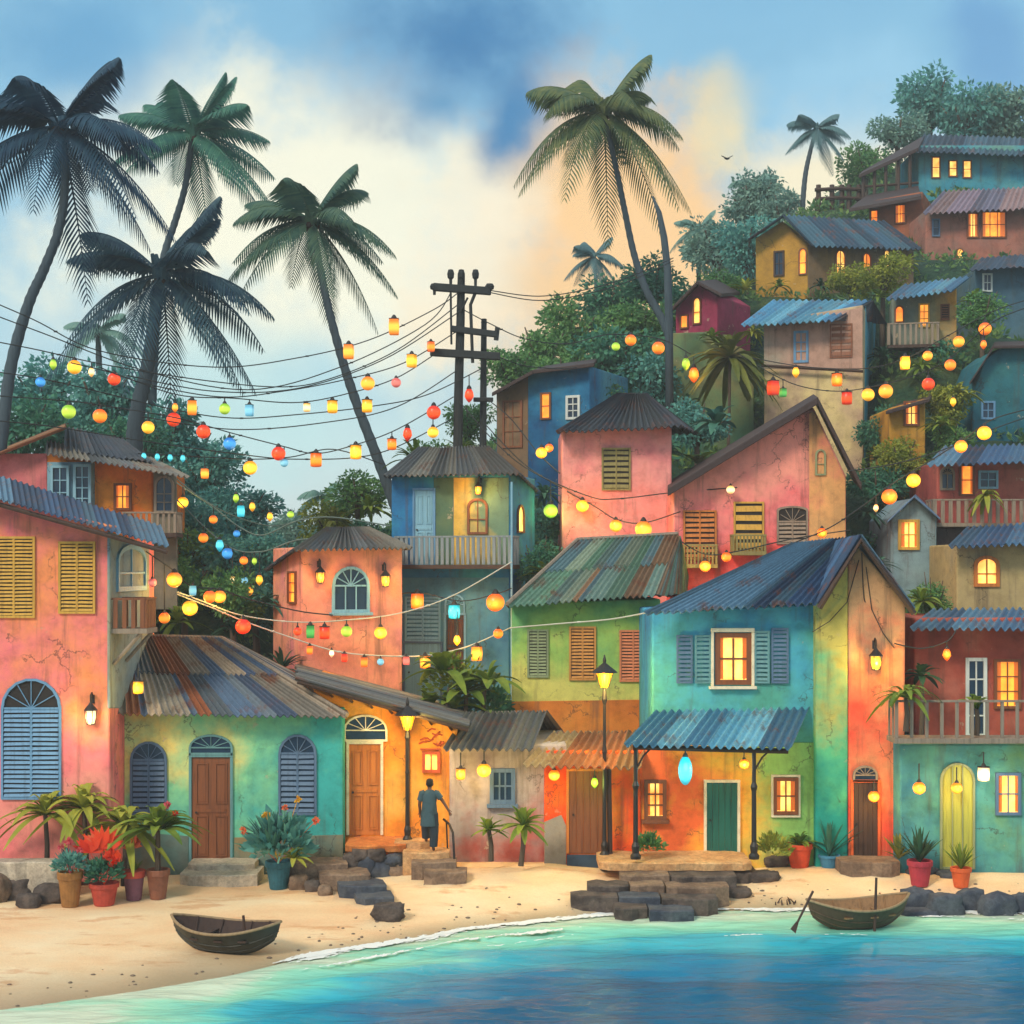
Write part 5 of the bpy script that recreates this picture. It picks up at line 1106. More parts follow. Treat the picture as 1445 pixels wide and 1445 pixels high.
for (x0, x1, z, Y, m) in ((876, 945, .05, 36.35, STONE), (947, 1040, .04, 36.3, STONED), (830, 888, -.08, 35.8, STONED), (890, 938, -.06, 35.75, STONE), (941, 1030, -.09, 35.7, STONE), (806, 872, -.21, 35.25, STONED), (874, 932, -.20, 35.15, STONEB), (935, 1014, -.23, 35.1, STONED), (868, 914, -.33, 34.65, STONED), (917, 980, -.36, 34.5, STONEB)): step(r, x0, x1, ROWZ(z, Y), 0, Y, .72, m, rough=.08)
rockset('low dark kerb stones beside the terrace end', [(1080, 1240, 40, 16, 0), (1042, 1252, 34, 16, 0), (1100, 1226, 34, 16, .3)], STONED)
rockset('blue black boulders at the waterline below the arched doorway', [(1296, 1258, 42, 34, 0), (1338, 1262, 44, 36, 0), (1310, 1238, 40, 18, .4), (1372, 1256, 36, 30, 0), (1302, 1270, 44, 14, 0), (1412, 1262, 46, 34, 0), (1352, 1240, 40, 16, .4), (1452, 1260, 40, 30, 0)], STONEB)
rockset('stacked brown boulders beside the ochre flower pot', [(66, 1275, 44, 26, 0), (60, 1250, 40, 26, .2), (40, 1280, 30, 22, -.1), (20, 1270, 46, 36, 0), (-20, 1275, 50, 44, 0)], [STONE, STONED])
r = thing('garden_wall', 'low pale garden wall behind the brown boulders', 'wall', P(40, 1225, 36.0)); step(r, -60, 92, 1217, 1250, 35.6, .5, PALEST, 'wall'); 
# ---------------------------------------------------------------- pots and plants
CLAY = {k: paint('clay_' + k, c, .75, .5) for k, c in {'ochre': (150, 104, 50), 'red': (176, 66, 50), 'purple': (120, 76, 92), 'brown': (134, 84, 62), 'teal': (36, 96, 112), 'orange': (214, 96, 44), 'crimson': (170, 50, 66), 'vermilion': (208, 74, 36), 'blue': (58, 124, 160)}.items()}
SOIL = paint('soil', (48, 36, 28), .95, .6)
RED = leaf_mat('petal_red', (214, 36, 26), (246, 92, 50), .3); PINKP = leaf_mat('petal_pink', (196, 70, 90), (226, 110, 120), .3); YELP = leaf_mat('petal_yellow', (232, 170, 40), (240, 200, 70), .3); CORAL = leaf_mat('petal_coral', (226, 90, 60), (240, 140, 90), .3)
def potted(label, px, row, wp, hp, clay, kind, leaf, Lp, flowers=None, Y=None, n=26, seed=None, rim=None, lift=0):
    g = G(px, row) if Y is None else P(px, row, Y); k = g.y / F; w = wp * k / 2; hh = hp * k; r = thing('potted_plant', label, 'potted plant', g, 'potted plants by the houses'); q = random.Random(seed or int(px))
    mb = MB(); mb.lathe(g, [(w * .66, 0), (w * .70, hh * .03), (w * .93, hh * .74), (w * .95, hh * .78), (w * 1.05, hh * .79), (w * 1.06, hh * .98), (w * 1.0, hh), (w * .90, hh * .97), (w * .88, hh * .86)], 20); p = mb.build('pot', clay, r, smooth=False, bevel=.004)
    if rim: mb = MB(); mb.lathe(g, [(w * 1.07, hh * .78), (w * 1.09, hh * .99), (w * 1.0, hh * 1.01)], 20); mb.build('rim', rim, p)
    mb = MB(); mb.lathe(g + Vector((0, 0, hh * .80)), [(w * .1, .04 * hh), (w * .87, .05 * hh)], 14); mb.build('soil', SOIL, p)
    top = g + Vector((0, 0, hh * .9 + lift * k)); L = Lp * k
    if lift: mb = MB(); mb.tube([g + Vector((0, 0, hh * .8)), top], [w * .3, w * .2], 7); mb.build('stem', BARK, r)
    mb = MB()
    if kind == 'strap': strap(mb, top, n, L, L * .085, .55, q, (15, 82))
    elif kind == 'spike': strap(mb, top, n, L, L * .045, .15, q, (35, 85))
    else: bushy(mb, top + Vector((0, 0, L * .35)), L * .75, n * 12, L * .34, q)
    mb.build('leaves', leaf, r)
    for (fx, fr_, fs, fm, fk) in (flowers or ()):
        c = P(fx, fr_, g.y - .05); s = fs * k; mb = MB(); mb.tube([top, top.lerp(c, .6) + Vector((0, 0, .03)), c], [.012, .01, .008], 5)
        if fk == 'fan':
            for i in range(9): an = math.radians(20 + 140 * i / 8); d = Vector((math.cos(an), q.uniform(-.3, .3), math.sin(an))); leafquad(mb, c, d, Vector((0, -1, .2)), s, s * .16)
        else:
            for i in range(18): d = rvec(q).normalized(); leafquad(mb, c + d * s * .08, d + Vector((0, 0, .4)), rvec(q), s * .5, s * .2)
        mb.build('flower', fm, r)
    return r
gp = 'leafy dracaenas behind the flower pots'
for (px, row, Y, Lp, stem, lab) in ((64, 1150, 36.3, 84, (66, 1235), 'yellow green dracaena before the blue arched shutters'), (118, 1142, 36.6, 88, (122, 1235), 'tallest yellow green dracaena at the pink wall corner'), (176, 1166, 36.2, 80, (174, 1250), 'yellow green dracaena in front of the first arched window')):
    strap_plant(lab, px, row, Y, 34, Lp, 6.5, .62, SY, stem, (-5, 85), 'dracaena', gp)
potted('tall ochre pot with dark leaves and small pink flowers', 99, 1279, 34, 50, CLAY['ochre'], 'bush', LF_BLUE, 30, [(96, 1188, 14, PINKP, 'b'), (86, 1196, 10, PINKP, 'b'), (112, 1200, 10, PINKP, 'b')])
potted('wide red clay pot crowded with flame red fan flowers', 147, 1277, 40, 32, CLAY['red'], 'bush', LF_DARK, 34, [(128, 1204, 30, RED, 'fan'), (145, 1198, 36, RED, 'fan'), (166, 1216, 30, RED, 'b'), (158, 1208, 24, RED, 'b'), (138, 1188, 18, CORAL, 'fan')], n=34)
potted('purple pot with red rim and one orange red tulip', 189, 1270, 30, 42, CLAY['purple'], 'spike', SG, 26, [(187, 1192, 26, CORAL, 'b'), (183, 1190, 20, RED, 'b')], rim=CLAY['red'])
potted('brown pot with arching bright green dracaena', 223, 1268, 32, 42, CLAY['brown'], 'strap', SG, 84, [(236, 1136, 11, PINKP, 'b'), (247, 1148, 11, RED, 'b'), (229, 1149, 12, RED, 'b')], n=40, seed=77, lift=58)
potted('blue teal urn with bluish leaves and yellow flowers beside the slabs', 393, 1254, 36, 40, CLAY['teal'], 'bush', LF_BLUE, 62, [(376, 1152, 15, YELP, 'b'), (343, 1172, 12, CORAL, 'b'), (378, 1175, 12, YELP, 'b'), (420, 1128, 12, YELP, 'b'), (446, 1158, 12, CORAL, 'b'), (402, 1140, 10, CORAL, 'b')], n=34)
strap_plant('yellow green tuft beside the teal urn', 415, 1212, 36.2, 20, 34, 4, .5, SY, None, (10, 80))
strap_plant('tall blue green reeds growing behind the teal urn', 384, 1205, 36.4, 20, 70, 3.2, .12, ST, None, (50, 88))
strap_plant('slender green yucca at the lilac cottage wall', 690, 1172, 37.6, 22, 34, 4, .35, SG, (693, 1215), (-5, 85))
strap_plant('tall leafy yucca below the blue window', 738, 1165, 37.3, 26, 48, 5, .35, SG, (735, 1222), (-10, 85))
r = thing('leafy_bush', 'small round bush beneath the porch window', 'bush', P(916, 1207, 37.6)); q = random.Random(5); mb = MB(); bushy(mb, P(916, 1196, 37.6), .36, 420, .14, q); mb.build('leaves', LF_MID, r)
r = thing('leafy_bush', 'pale scrambling bush beside the porch post and red pot', 'bush', P(1092, 1215, 37.4)); mb = MB(); bushy(mb, P(1090, 1200, 37.6), .42, 420, .15, q); mb.build('leaves', LF_YEL, r)
potted('large vermilion pot with upright green leaves below the small square window', 1128, 1224, 36, 34, CLAY['vermilion'], 'strap', SG, 44, n=22)
potted('blue trough with wild teal weeds against the gable wall', 1170, 1224, 30, 18, CLAY['blue'], 'spike', ST, 66, n=18)
potted('crimson pot with spiky dark leaves by the balcony house corner', 1298, 1241, 34, 36, CLAY['crimson'], 'spike', SD, 58, n=30)
potted('small orange pot with low spiky leaves before the arched doorway', 1356, 1241, 28, 28, CLAY['orange'], 'spike', SG, 44, n=28)
strap_plant('scrubby weed at the corner between red door and crimson pot', 1268, 1212, 37.2, 16, 44, 3, .2, SO, None, (35, 85))
r = thing('driftwood', 'small tangle of black driftwood twigs on the sand', 'driftwood', G(1108, 1250)); mb = MB(); g = G(1108, 1252); q = random.Random(2)
for k in range(9): a = g + Vector((q.uniform(-.25, .25), q.uniform(-.1, .1), .02)); b = a + Vector((q.uniform(-.2, .2), q.uniform(-.1, .1), q.uniform(.02, .14))); mb = MB(); mb.tube([a, a.lerp(b, .5) + Vector((0, 0, .04)), b], [.02, .014, .006], 5); mb.build('twig', WOODD, r)
pass
# ---------------------------------------------------------------- boats
def boat(label, c, L, Wd, Ht, yaw, hullm, insm, railm, mast=None, oar=False, bow=.35):
    r = thing('rowing_boat', label, 'boat', c); r.rotation_euler = (0, 0, yaw); N = 22; M = 9
    def sec(t, sc=1.0, zoff=0):
        w = Wd / 2 * max(.02, (1 - abs(t) ** 2.4)) ** .8 * sc; top = Ht * (1 + bow * abs(t) ** 2.2); keel = Ht * .62 * abs(t) ** 2.8 + zoff; out = []
        for k in range(M):
            s = -1 + 2 * k / (M - 1); out.append(Vector((t * L / 2 * (1 + .17 * abs(s) * abs(t)), s * w * (1 - .25 * (1 - abs(s)) ** 2), keel + (top - keel) * abs(s) ** 1.9)))
        return out
    def skin(mb, sc, zo, flip):
        rows = [sec(-1 + 2 * i / N, sc, zo) for i in range(N + 1)]; vs = [p for rr in rows for p in rr]; fs = []
        for i in range(N):
            for k in range(M - 1): f_ = (i*M+k, (i+1)*M+k, (i+1)*M+k+1, i*M+k+1); fs.append(f_[::-1] if flip else f_)
        mb.add([p + c for p in vs], fs)
    mb = MB(); skin(mb, 1, 0, False); hull = mb.build('hull', hullm, r, smooth=True); mb = MB(); skin(mb, .92, .05, True); mb.build('lining', insm, hull, smooth=True)
    mb = MB()
    for sg in (0, M - 1): mb.tube([c + sec(-1 + 2 * i / N)[sg] for i in range(N + 1)], .03, 7)
    mb.build('gunwale', railm, r)
    for kk in (1, 2, 3):
        for sg in (-1, 1):
            pts = []
            for i in range(N + 1):
                t = -1 + 2 * i / N; ss = sec(t); f_ = (M - 1) / 2 + sg * kk * .9; i0 = int(f_); pts.append(c + ss[i0].lerp(ss[min(M - 1, i0 + 1)], f_ - i0) + Vector((0, sg * .006, 0)))
            sb = MB(); sb.tube(pts, .012, 5); sb.build('strake', hullm, hull)
    for t in (-.45, .1, .55):
        s = sec(t, .9); w = abs(s[0].y) * .97; z = Ht * .68; mb = MB(); x = t * L / 2; mb.box(c.x + x - .09, c.x + x + .09, c.y - w, c.y + w, c.z + z, c.z + z + .035); mb.build('thwart', insm, r)
    mb = MB()
    for t in (-.7, -.3, .3, .7):
        s = sec(t, .9, .06); mb.tube([c + p + Vector((0, 0, .012)) for p in s], .018, 5)
    mb.build('rib', insm, r)
    if mast: mb = MB(); mb.tube([c + Vector(mast[0]), c + Vector(mast[1])], [.035, .028], 8); mb.build('pole' if oar else 'tiller', WOODD, r)
    return r
HULLG = paint('dark_green_hull', (48, 50, 42), .6, .6, True); HULLB = paint('brown_hull', (92, 68, 48), .65, .7, True); INS = paint('dark_hull_inside', (62, 44, 36), .8, .6, True); INSP = paint('pale_hull_inside', (140, 106, 70), .8, .6, True); RAILP = paint('worn_gunwale', (150, 126, 92), .7, .6, True)
g = G(312, 1352); boat('dark green rowing boat beached on the sand', g + Vector((0, .5, -.05)), 2.05, 1.3, .54, math.radians(-16), HULLG, INS, RAILP, ((.38, .1, .3), (.33, .12, .78)))
wp_ = P(1217, 1312, (H - WZ) * F / (1312 - HZ)); bt = boat('brown wooden rowing boat afloat with upright pole', wp_ + Vector((0, .4, -.12)), 2.1, 1.25, .56, math.radians(16), HULLB, INSP, RAILP, ((.08, -.55, -.15), (.16, -.50, 1.25)), True)
r = thing('oar', 'long oar leaning from the floating boat into the water', 'oar', P(1133, 1310, 32.4)); mb = MB(); a, b = P(1147, 1258, 33.0), P(1119, 1314, 32.2); mb.tube([a, a.lerp(b, .8)], [.028, .024], 7); d = (b - a).normalized(); s = Vector((0, 1, 0)).cross(d).normalized() * .07; n_ = Vector((0, .012, 0)); e = a.lerp(b, .78)
mb.box8([e - s * .4 - n_, e + s * .4 - n_, e + s * .4 + n_, e - s * .4 + n_, b - s - n_, b + s - n_, b + s + n_, b - s + n_]); mb.build('shaft', WOODD, r)
# ---------------------------------------------------------------- person on the steps
def skin_mesh(name, verts, edges, radii, mat, root, sub=2, rootv=0):
    me = bpy.data.meshes.new(name); o_ = ORG[root.name]; me.from_pydata([tuple(Vector(v)) for v in verts], edges, []); me.materials.append(mat); o = bpy.data.objects.new(name, me); S.collection.objects.link(o); o.parent = root
    m = o.modifiers.new('skin', 'SKIN'); m.use_smooth_shade = True
    for i, r_ in enumerate(radii): me.skin_vertices[0].data[i].radius = r_ if isinstance(r_, tuple) else (r_, r_)
    for i in range(len(verts)): me.skin_vertices[0].data[i].use_root = (i == rootv)
    s = o.modifiers.new('subsurf', 'SUBSURF'); s.levels = s.render_levels = sub; return o
SKIN = paint('brown_skin', (104, 70, 52), .6, .3); CLOTH = paint('teal_grey_cloth', (58, 84, 92), .9, .5); HAIR = paint('black_hair', (18, 16, 16), .8, .3)
fp = P(606, ROWZ(.425, 37.5), 37.5); per = thing('person', 'person in loose teal grey tunic and trousers climbing the steps, hand on rail', 'person', fp); k = 1.70 / 1.75
V = []; E = []; RR = []
def jv(x, y, z, r_, par=None):
    V.append((x * k, y * k, z * k)); RR.append(r_ * k if not isinstance(r_, tuple) else tuple(a * k for a in r_))
    if par is not None: E.append((par, len(V) - 1))
    return len(V) - 1
pel = jv(0, 0, .95, (.15, .11)); wst = jv(.0, 0, 1.12, (.13, .10), pel); chs = jv(.0, .01, 1.32, (.155, .11), wst); nk = jv(.005, .03, 1.47, .058, chs); nk2 = jv(.005, .045, 1.54, .052, nk); hd = jv(.005, .055, 1.62, (.074, .088), nk2); hd2 = jv(.005, .055, 1.705, (.062, .076), hd)
def hand(w_, d, sg):
    d = Vector(d).normalized(); b = Vector(V[w_]) / k; s = d.cross(Vector((0, 1, 0))).normalized(); pm = jv(*(b + d * .06), (.036, .018), w_)
    for q_, (o_, l) in enumerate(((-.028, .062), (-.010, .075), (.010, .070), (.028, .055))):
        p0 = b + d * .095 + s * o_; a_ = jv(*p0, .009, pm); b_ = jv(*(p0 + d * l * .5 + Vector((0, .012, 0))), .008, a_); jv(*(p0 + d * l * .85 + Vector((0, .035, 0))), .007, b_)
    t0 = b + d * .03 + s * (-.04 * sg); a_ = jv(*t0, .011, w_); jv(*(t0 + d * .045 + s * (-.02 * sg)), .009, a_)
sL = jv(-.185, .0, 1.41, .062, chs); eL = jv(-.25, .03, 1.14, .046, sL); wL = jv(-.235, .12, .93, .031, eL); hand(wL, (.05, .25, -1), 1)
sR = jv(.185, .0, 1.41, .062, chs); eR = jv(.33, .02, 1.22, .045, sR); wR = jv(.47, -.02, 1.0, .03, eR); hand(wR, (.45, .0, -1), -1)
for sg, fy, fz in ((-1, .36, .155), (1, -.05, .0)):
    hp_ = jv(sg * .095, 0, .90, .092, pel); kn = jv(sg * .11, fy * .75 + .03, .50 + fz * .9, .062, hp_); an_ = jv(sg * .10, fy - .02, .085 + fz, .042, kn); hl = jv(sg * .10, fy + .02, .035 + fz, .04, an_); jv(sg * .11, fy + .15, .03 + fz, .034, hl)
skin_mesh('body', V, E, RR, SKIN, per)
def loft(name, secs, mat, n=22, folds=.06, cap=False):
    mb = MB(); vs = []; fs = []
    for si, (cx, cy, z, rx, ry) in enumerate(secs):
        for i in range(n):
            an = 2 * math.pi * i / n; f_ = 1 + folds * (si / len(secs)) * math.sin(an * 6 + si * .35) + .02 * math.sin(an * 3 + si); vs.append(fp + Vector((cx + rx * math.cos(an) * f_, cy + ry * math.sin(an) * f_, z)) * k)
    for s_ in range(len(secs) - 1):
        for i in range(n): j = (i + 1) % n; fs.append((s_*n+i, (s_+1)*n+i, (s_+1)*n+j, s_*n+j))
    mb.add(vs, fs); return mb
mb = loft('t', [(.005, .03, 1.50, .07, .066), (.003, .02, 1.46, .14, .095), (0, .01, 1.42, .205, .115), (0, .01, 1.33, .19, .135), (0, 0, 1.18, .172, .128), (0, 0, 1.0, .188, .142), (0, .0, .82, .205, .158), (.0, .0, .62, .225, .175)], CLOTH)
for sg, a, b, c in ((-1, V[sL], V[eL], V[wL]), (1, V[sR], V[eR], V[wR])):
    a, b = Vector(a), Vector(b); m_ = a.lerp(b, .62); mb.tube([fp + a.lerp(Vector((0, 0, 1.40)), .35), fp + a, fp + a.lerp(b, .35), fp + m_], [.085, .085, .076, .082], 12, cap=False)
mb.build('tunic', CLOTH, per, smooth=True)
mb = MB()
for sg, fy, fz in ((-1, .36, .155), (1, -.05, .0)):
    q0 = [Vector((sg * .09, 0, .92)), Vector((sg * .105, fy * .5 + .02, .66 + fz * .5)), Vector((sg * .115, fy * .75 + .02, .48 + fz * .9)), Vector((sg * .11, fy * .9, .25 + fz)), Vector((sg * .105, fy, .11 + fz))]; mb.tube([fp + v * k for v in q0], [.125, .12, .11, .10, .095], 14, cap=False)
mb.build('trousers', paint('dark_trousers', (38, 52, 62), .9, .4), per, smooth=True)
hc = fp + Vector((.005, .045, 1.665)) * k; mb = MB(); mb.lathe(hc, [(.04, .105), (.075, .085), (.092, .04), (.094, 0), (.088, -.05), (.07, -.08)], 16, .95, 1.12); mb.build('hair', HAIR, per, smooth=True)
mb = MB()
for sg in (-1, 1): mb.lathe(fp + Vector((.005 + sg * .088, .06, 1.60)) * k, [(.008, 0), (.018, .02), (.016, .05), (.006, .06)], 8, .6, 1)
mb.tube([fp + Vector((.005, .138, 1.66)) * k, fp + Vector((.005, .165, 1.61)) * k], [.012, .017], 7); mb.tube([fp + Vector((-.02, .14, 1.575)) * k, fp + Vector((.03, .14, 1.575)) * k], .009, 5)
for sg in (-1, 1): mb.lathe(fp + Vector((.005 + sg * .032, .132, 1.645)) * k, [(.004, 0), (.012, .008), (.004, .018)], 8)
mb.build('face', SKIN, per, smooth=True)
r = thing('handrail', 'curved black iron handrail beside the stone steps', 'handrail', P(640, 1208, 37.3)); mb = MB(); mb.tube([P(626, 1156, 37.95), P(634, 1163, 37.7), P(639, 1175, 37.5), P(640, 1190, 37.3), P(641, 1212, 37.25)], .03, 7); mb.build('rail', IRON, r)
mb = MB(); mb.tube([P(630, 1160, 37.85), P(632, 1212, 37.8)], .022, 6); mb.build('post', IRON, r)
# ---------------------------------------------------------------- utility poles and wires
def xarm(root, x0, x1, row, Y, r_=.11, tilt=0): mb = MB(); a, b = P(x0, row - tilt, Y), P(x1, row + tilt, Y); mb.box8([a + Vector((0, -r_, -r_)), b + Vector((0, -r_, -r_)), b + Vector((0, r_, -r_)), a + Vector((0, r_, -r_)), a + Vector((0, -r_, r_)), b + Vector((0, -r_, r_)), b + Vector((0, r_, r_)), a + Vector((0, r_, r_))]); return mb.build('crossarm', POLE, root, bevel=.02)
def insul(root, px, r0, r1, Y, q=.10): mb = MB(); b = P(px, r1, Y); hh = (r1 - r0) * Y / F; mb.lathe(b, [(.045, 0), (.05, hh * .4), (q, hh * .5), (q * 1.15, hh * .75), (q * .8, hh * .97), (.02, hh)], 10); mb.build('insulator', POLE, root)
YP = 50.8; r = thing('utility_pole', 'tall dark utility pole with three insulators on its top crossarm', 'utility pole', P(645, 690, YP)); mb = MB(); mb.tube([P(651, 386, YP), P(650, 450, YP), P(647, 560, YP), P(645, 720, YP)], [.12, .14, .15, .17], 9); mb.build('pole', POLE, r)
xarm(r, 612, 692, 408, YP - .2, .12, 3); xarm(r, 638, 702, 468, YP - .2, .10, 4); xarm(r, 607, 706, 500, YP - .2, .12, 3)
for px in (636, 651, 671): insul(r, px, 380, 404, YP - .2)
for px in (613, 691): insul(r, px, 400, 416, YP - .2, .13)
mb = MB(); mb.tube([P(636, 410, YP - .2), P(637, 486, YP - .2)], .04, 6); mb.tube([P(672, 410, YP - .2), P(664, 430, YP - .2), P(667, 512, YP - .2)], .06, 6); mb.tube([P(660, 420, YP - .3), P(650, 440, YP - .15)], .035, 5); mb.tube([P(702, 462, YP - .2), P(700, 480, YP - .2)], .09, 6); mb.build('brace', POLE, r)
r = thing('utility_pole', 'second thinner utility pole beside the blue and brown hill house', 'utility pole', P(683, 680, YP + .5)); mb = MB(); mb.tube([P(683, 450, YP + .5), P(682, 560, YP + .5), P(681, 720, YP + .5)], [.09, .11, .13], 8); mb.build('pole', POLE, r); xarm(r, 668, 696, 564, YP + .3, .07, 0)
insul(r, 683, 452, 462, YP + .5, .09)
WIRES = {}; CORDG = paint('grey_green_cord', (96, 116, 108), .7, .2)
def wire(key, pts, Y0, Y1, label, mat=CORD, rad=.018, n=8, cat='wire'):
    pts = [Vector((a, b, 0)) for a, b in pts]; out = []
    for i in range(len(pts) - 1):
        a = pts[max(0, i - 1)]; b, d = pts[i], pts[i + 1]; e = pts[min(len(pts) - 1, i + 2)]
        for q_ in range(n): t = q_ / n; out.append(.5 * ((2 * b) + (d - a) * t + (2 * a - 5 * b + 4 * d - e) * t * t + (3 * b - a - 3 * d + e) * t ** 3))
    out.append(pts[-1]); x0, x1 = out[0].x, out[-1].x; fy = lambda x: Y0 + (Y1 - Y0) * (x - x0) / (x1 - x0)
    WIRES[key] = ([(p.x, p.y) for p in out], fy); w3 = [P(p.x, p.y, fy(p.x)) for p in out]; mb = MB(); mb.tube(w3, rad, 5)
    for p in w3[::11][1:-1]: mb.tube([p - Vector((.05, 0, 0)), p + Vector((.05, 0, 0))], rad * 1.5, 5)
    tag(mb.build(cat.replace(' ', '_'), mat, org=w3[0]), label, cat, 'wires strung between poles and houses')
wire('1', [(-60, 405), (45, 450), (140, 495), (300, 518), (420, 505), (520, 480), (610, 438), (648, 412)], 44, 50.6, 'topmost sagging wire from the pole top to the picture edge')
wire('2', [(-60, 472), (45, 492), (150, 515), (290, 537), (400, 546), (470, 533), (560, 494), (646, 430)], 44, 50.6, 'wire under the topmost one carrying the yellow globe lantern')
wire('3', [(140, 518), (200, 540), (310, 560), (400, 552), (490, 535), (570, 512), (644, 468)], 45, 50.6, 'wire meeting the middle crossarm with the amber globe')
wire('4', [(100, 512), (161, 527), (250, 557), (330, 562), (420, 568), (500, 553), (560, 533), (609, 503)], 45, 50.6, 'wire ending on the lowest crossarm end')
wire('5', [(-40, 520), (50, 533), (120, 548), (245, 578), (330, 590), (420, 585), (520, 574), (600, 558), (680, 520)], 44.5, 50.9, 'wire holding three pale yellow drums to the second pole')
wire('6', [(-40, 556), (97, 566), (150, 573), (250, 590), (330, 612), (400, 630), (446, 640), (500, 628), (560, 606), (640, 560)], 43.5, 50.6, 'lowest long lantern wire of red, orange and blue globes')
wire('7', [(195, 640), (290, 645), (353, 648), (410, 645), (470, 634), (540, 655)], 46, 50, 'short wire of small bulbs above the orange house railing')
wire('8', [(240, 675), (300, 715), (340, 745), (372, 755), (420, 735), (470, 730), (550, 742)], 48, 47, 'thin wire drooping through the valley trees', CORDG, .022)
wire('8b', [(235, 690), (290, 745), (330, 775), (372, 778), (420, 762), (480, 760)], 47, 46, 'lower thin wire drooping through the valley trees', CORDG, .022)
wire('9', [(648, 566), (700, 625), (750, 665), (830, 700), (870, 704), (950, 695), (1040, 688)], 50.4, 46.6, 'wire dropping from the pole across the pink tower')
wire('10', [(686, 600), (740, 655), (800, 693), (840, 715), (870, 733), (908, 738), (960, 722)], 50.6, 46.8, 'wire with amber globes dipping at the pink tower corner')
wire('11', [(692, 410), (760, 418), (830, 408), (890, 390), (950, 364)], 50.6, 58, 'thick wire from the pole top to the bare trunk')
wire('11b', [(692, 413), (760, 424), (830, 414), (890, 396), (950, 368)], 50.6, 58, 'twin of the thick wire to the bare trunk, hanging just below it')
wire('12', [(652, 436), (690, 456), (740, 478), (800, 485), (860, 472), (930, 478), (975, 500)], 50.6, 57, 'thin wire crossing the hillside trees with amber globes')
wire('13', [(1040, 498), (1090, 528), (1130, 545), (1180, 552), (1230, 546), (1290, 530), (1340, 506), (1400, 455), (1460, 430)], 56, 52, 'lantern wire across the cream house wall')
wire('14', [(1060, 505), (1140, 518), (1220, 520), (1280, 505), (1330, 478), (1400, 440), (1460, 420)], 56.4, 53, 'upper wire under the shack balcony')
wire('15', [(1110, 770), (1170, 745), (1220, 712), (1260, 682), (1310, 652), (1360, 620), (1400, 592), (1460, 575)], 45.5, 44, 'lantern wire climbing past the slim ochre wall')
wire('15b', [(1195, 665), (1260, 655), (1330, 635), (1400, 606), (1460, 585)], 46, 46, 'bare wire from the rose red gable to the edge')
wire('16', [(250, 835), (285, 848), (340, 868), (420, 878), (500, 874), (570, 864), (640, 840), (722, 793)], 42.2, 44.4, 'pale cord crossing the salmon house with coloured lanterns', CORDW)
wire('17', [(250, 838), (300, 858), (343, 876), (400, 896), (470, 918), (530, 925), (600, 925), (660, 912), (722, 885)], 41.8, 44, 'lower pale cord crossing the salmon house', CORDW)
wire('18', [(720, 886), (790, 880), (860, 874), (916, 864)], 42.2, 38.3, 'pale cord along the lime green facade', CORDW)
wire('19', [(206, 778), (246, 806), (268, 826), (310, 832), (350, 845), (420, 862), (470, 868)], 40.5, 43, 'dark wire from the pink house bay with amber bulbs')
wire('20', [(955, 760), (995, 782), (1040, 778), (1120, 760), (1200, 748)], 46.1, 46.1, 'wire with amber bulbs along the foot of the rose red house')
wire('21', [(545, 842), (590, 836), (650, 848), (700, 838), (722, 830)], 45.2, 45.2, 'cord with lanterns under the deep blue balcony')
wire('22', [(1262, 908), (1300, 915), (1336, 905), (1350, 888)], 38.2, 38.2, 'short cord from spider plant to blue eave')
wire('a', [(-60, 425), (60, 470), (200, 522), (350, 550), (480, 518), (600, 458), (637, 412)], 44.2, 50.5, 'bare wire from the small insulator, crossing below the topmost wire')
wire('b', [(180, 530), (300, 552), (420, 548), (540, 508), (648, 440)], 46, 50.7, 'bare wire starting at the slate palm trunk')
wire('c', [(200, 588), (330, 606), (460, 596), (560, 574), (646, 522)], 46, 50.7, 'bare wire over the red and blue globes')
wire('d', [(-60, 590), (60, 600), (200, 622), (330, 640), (420, 648), (533, 640), (640, 590)], 43, 50.7, 'bare wire sagging lowest toward the pole foot')
wire('e', [(700, 502), (740, 516), (800, 520), (836, 512)], 50.6, 56, 'bare wire from lowest crossarm to the wavy roof')
wire('f', [(683, 560), (720, 590), (760, 640), (790, 668)], 51, 49.2, 'bare wire from the thinner pole to the pink tower')
wire('g', [(225, 655), (280, 700), (330, 728), (390, 742), (450, 722)], 48.5, 50, 'faint upper wire among the valley lanterns', CORDG, .02)
r = thing('wooden_fence', 'rough post and rail fence on the ridge beside the hilltop veranda', 'fence', P(1186, 292, 80.5)); mb = MB()
for row in (267, 280): mb.tube([P(1150, row + 1, 80.4), P(1185, row - 1, 80.4), P(1222, row + 1, 80.4)], .10, 6)
mb.build('rail', WOODD, r)
for px in (1155, 1174, 1188, 1198, 1212): mb = MB(); mb.tube([P(px, 261, 80.55), P(px, 305, 80.55)], [.13, .15], 6); mb.build('post', WOODD, r)
# a bird
r = thing('bird', 'small bird flying beside the yellow cloud', 'bird', P(1026, 224, 70)); c = P(1026, 224, 70); s = 8 * 70 / F
mb = MB(); mb.lathe(c, [(.01, -.05), (.06, 0), (.01, .05)], 8, 2.4, 1); 
for sg in (-1, 1): mb.box8([c + Vector((0, -.06, 0)), c + Vector((sg * s, -.02, s * .5)), c + Vector((sg * s, .04, s * .5)), c + Vector((0, .1, 0)), c + Vector((0, -.06, .02)), c + Vector((sg * s, -.02, s * .5 + .02)), c + Vector((sg * s, .04, s * .5 + .02)), c + Vector((0, .1, .02))])
mb.build('body', POLE, r)
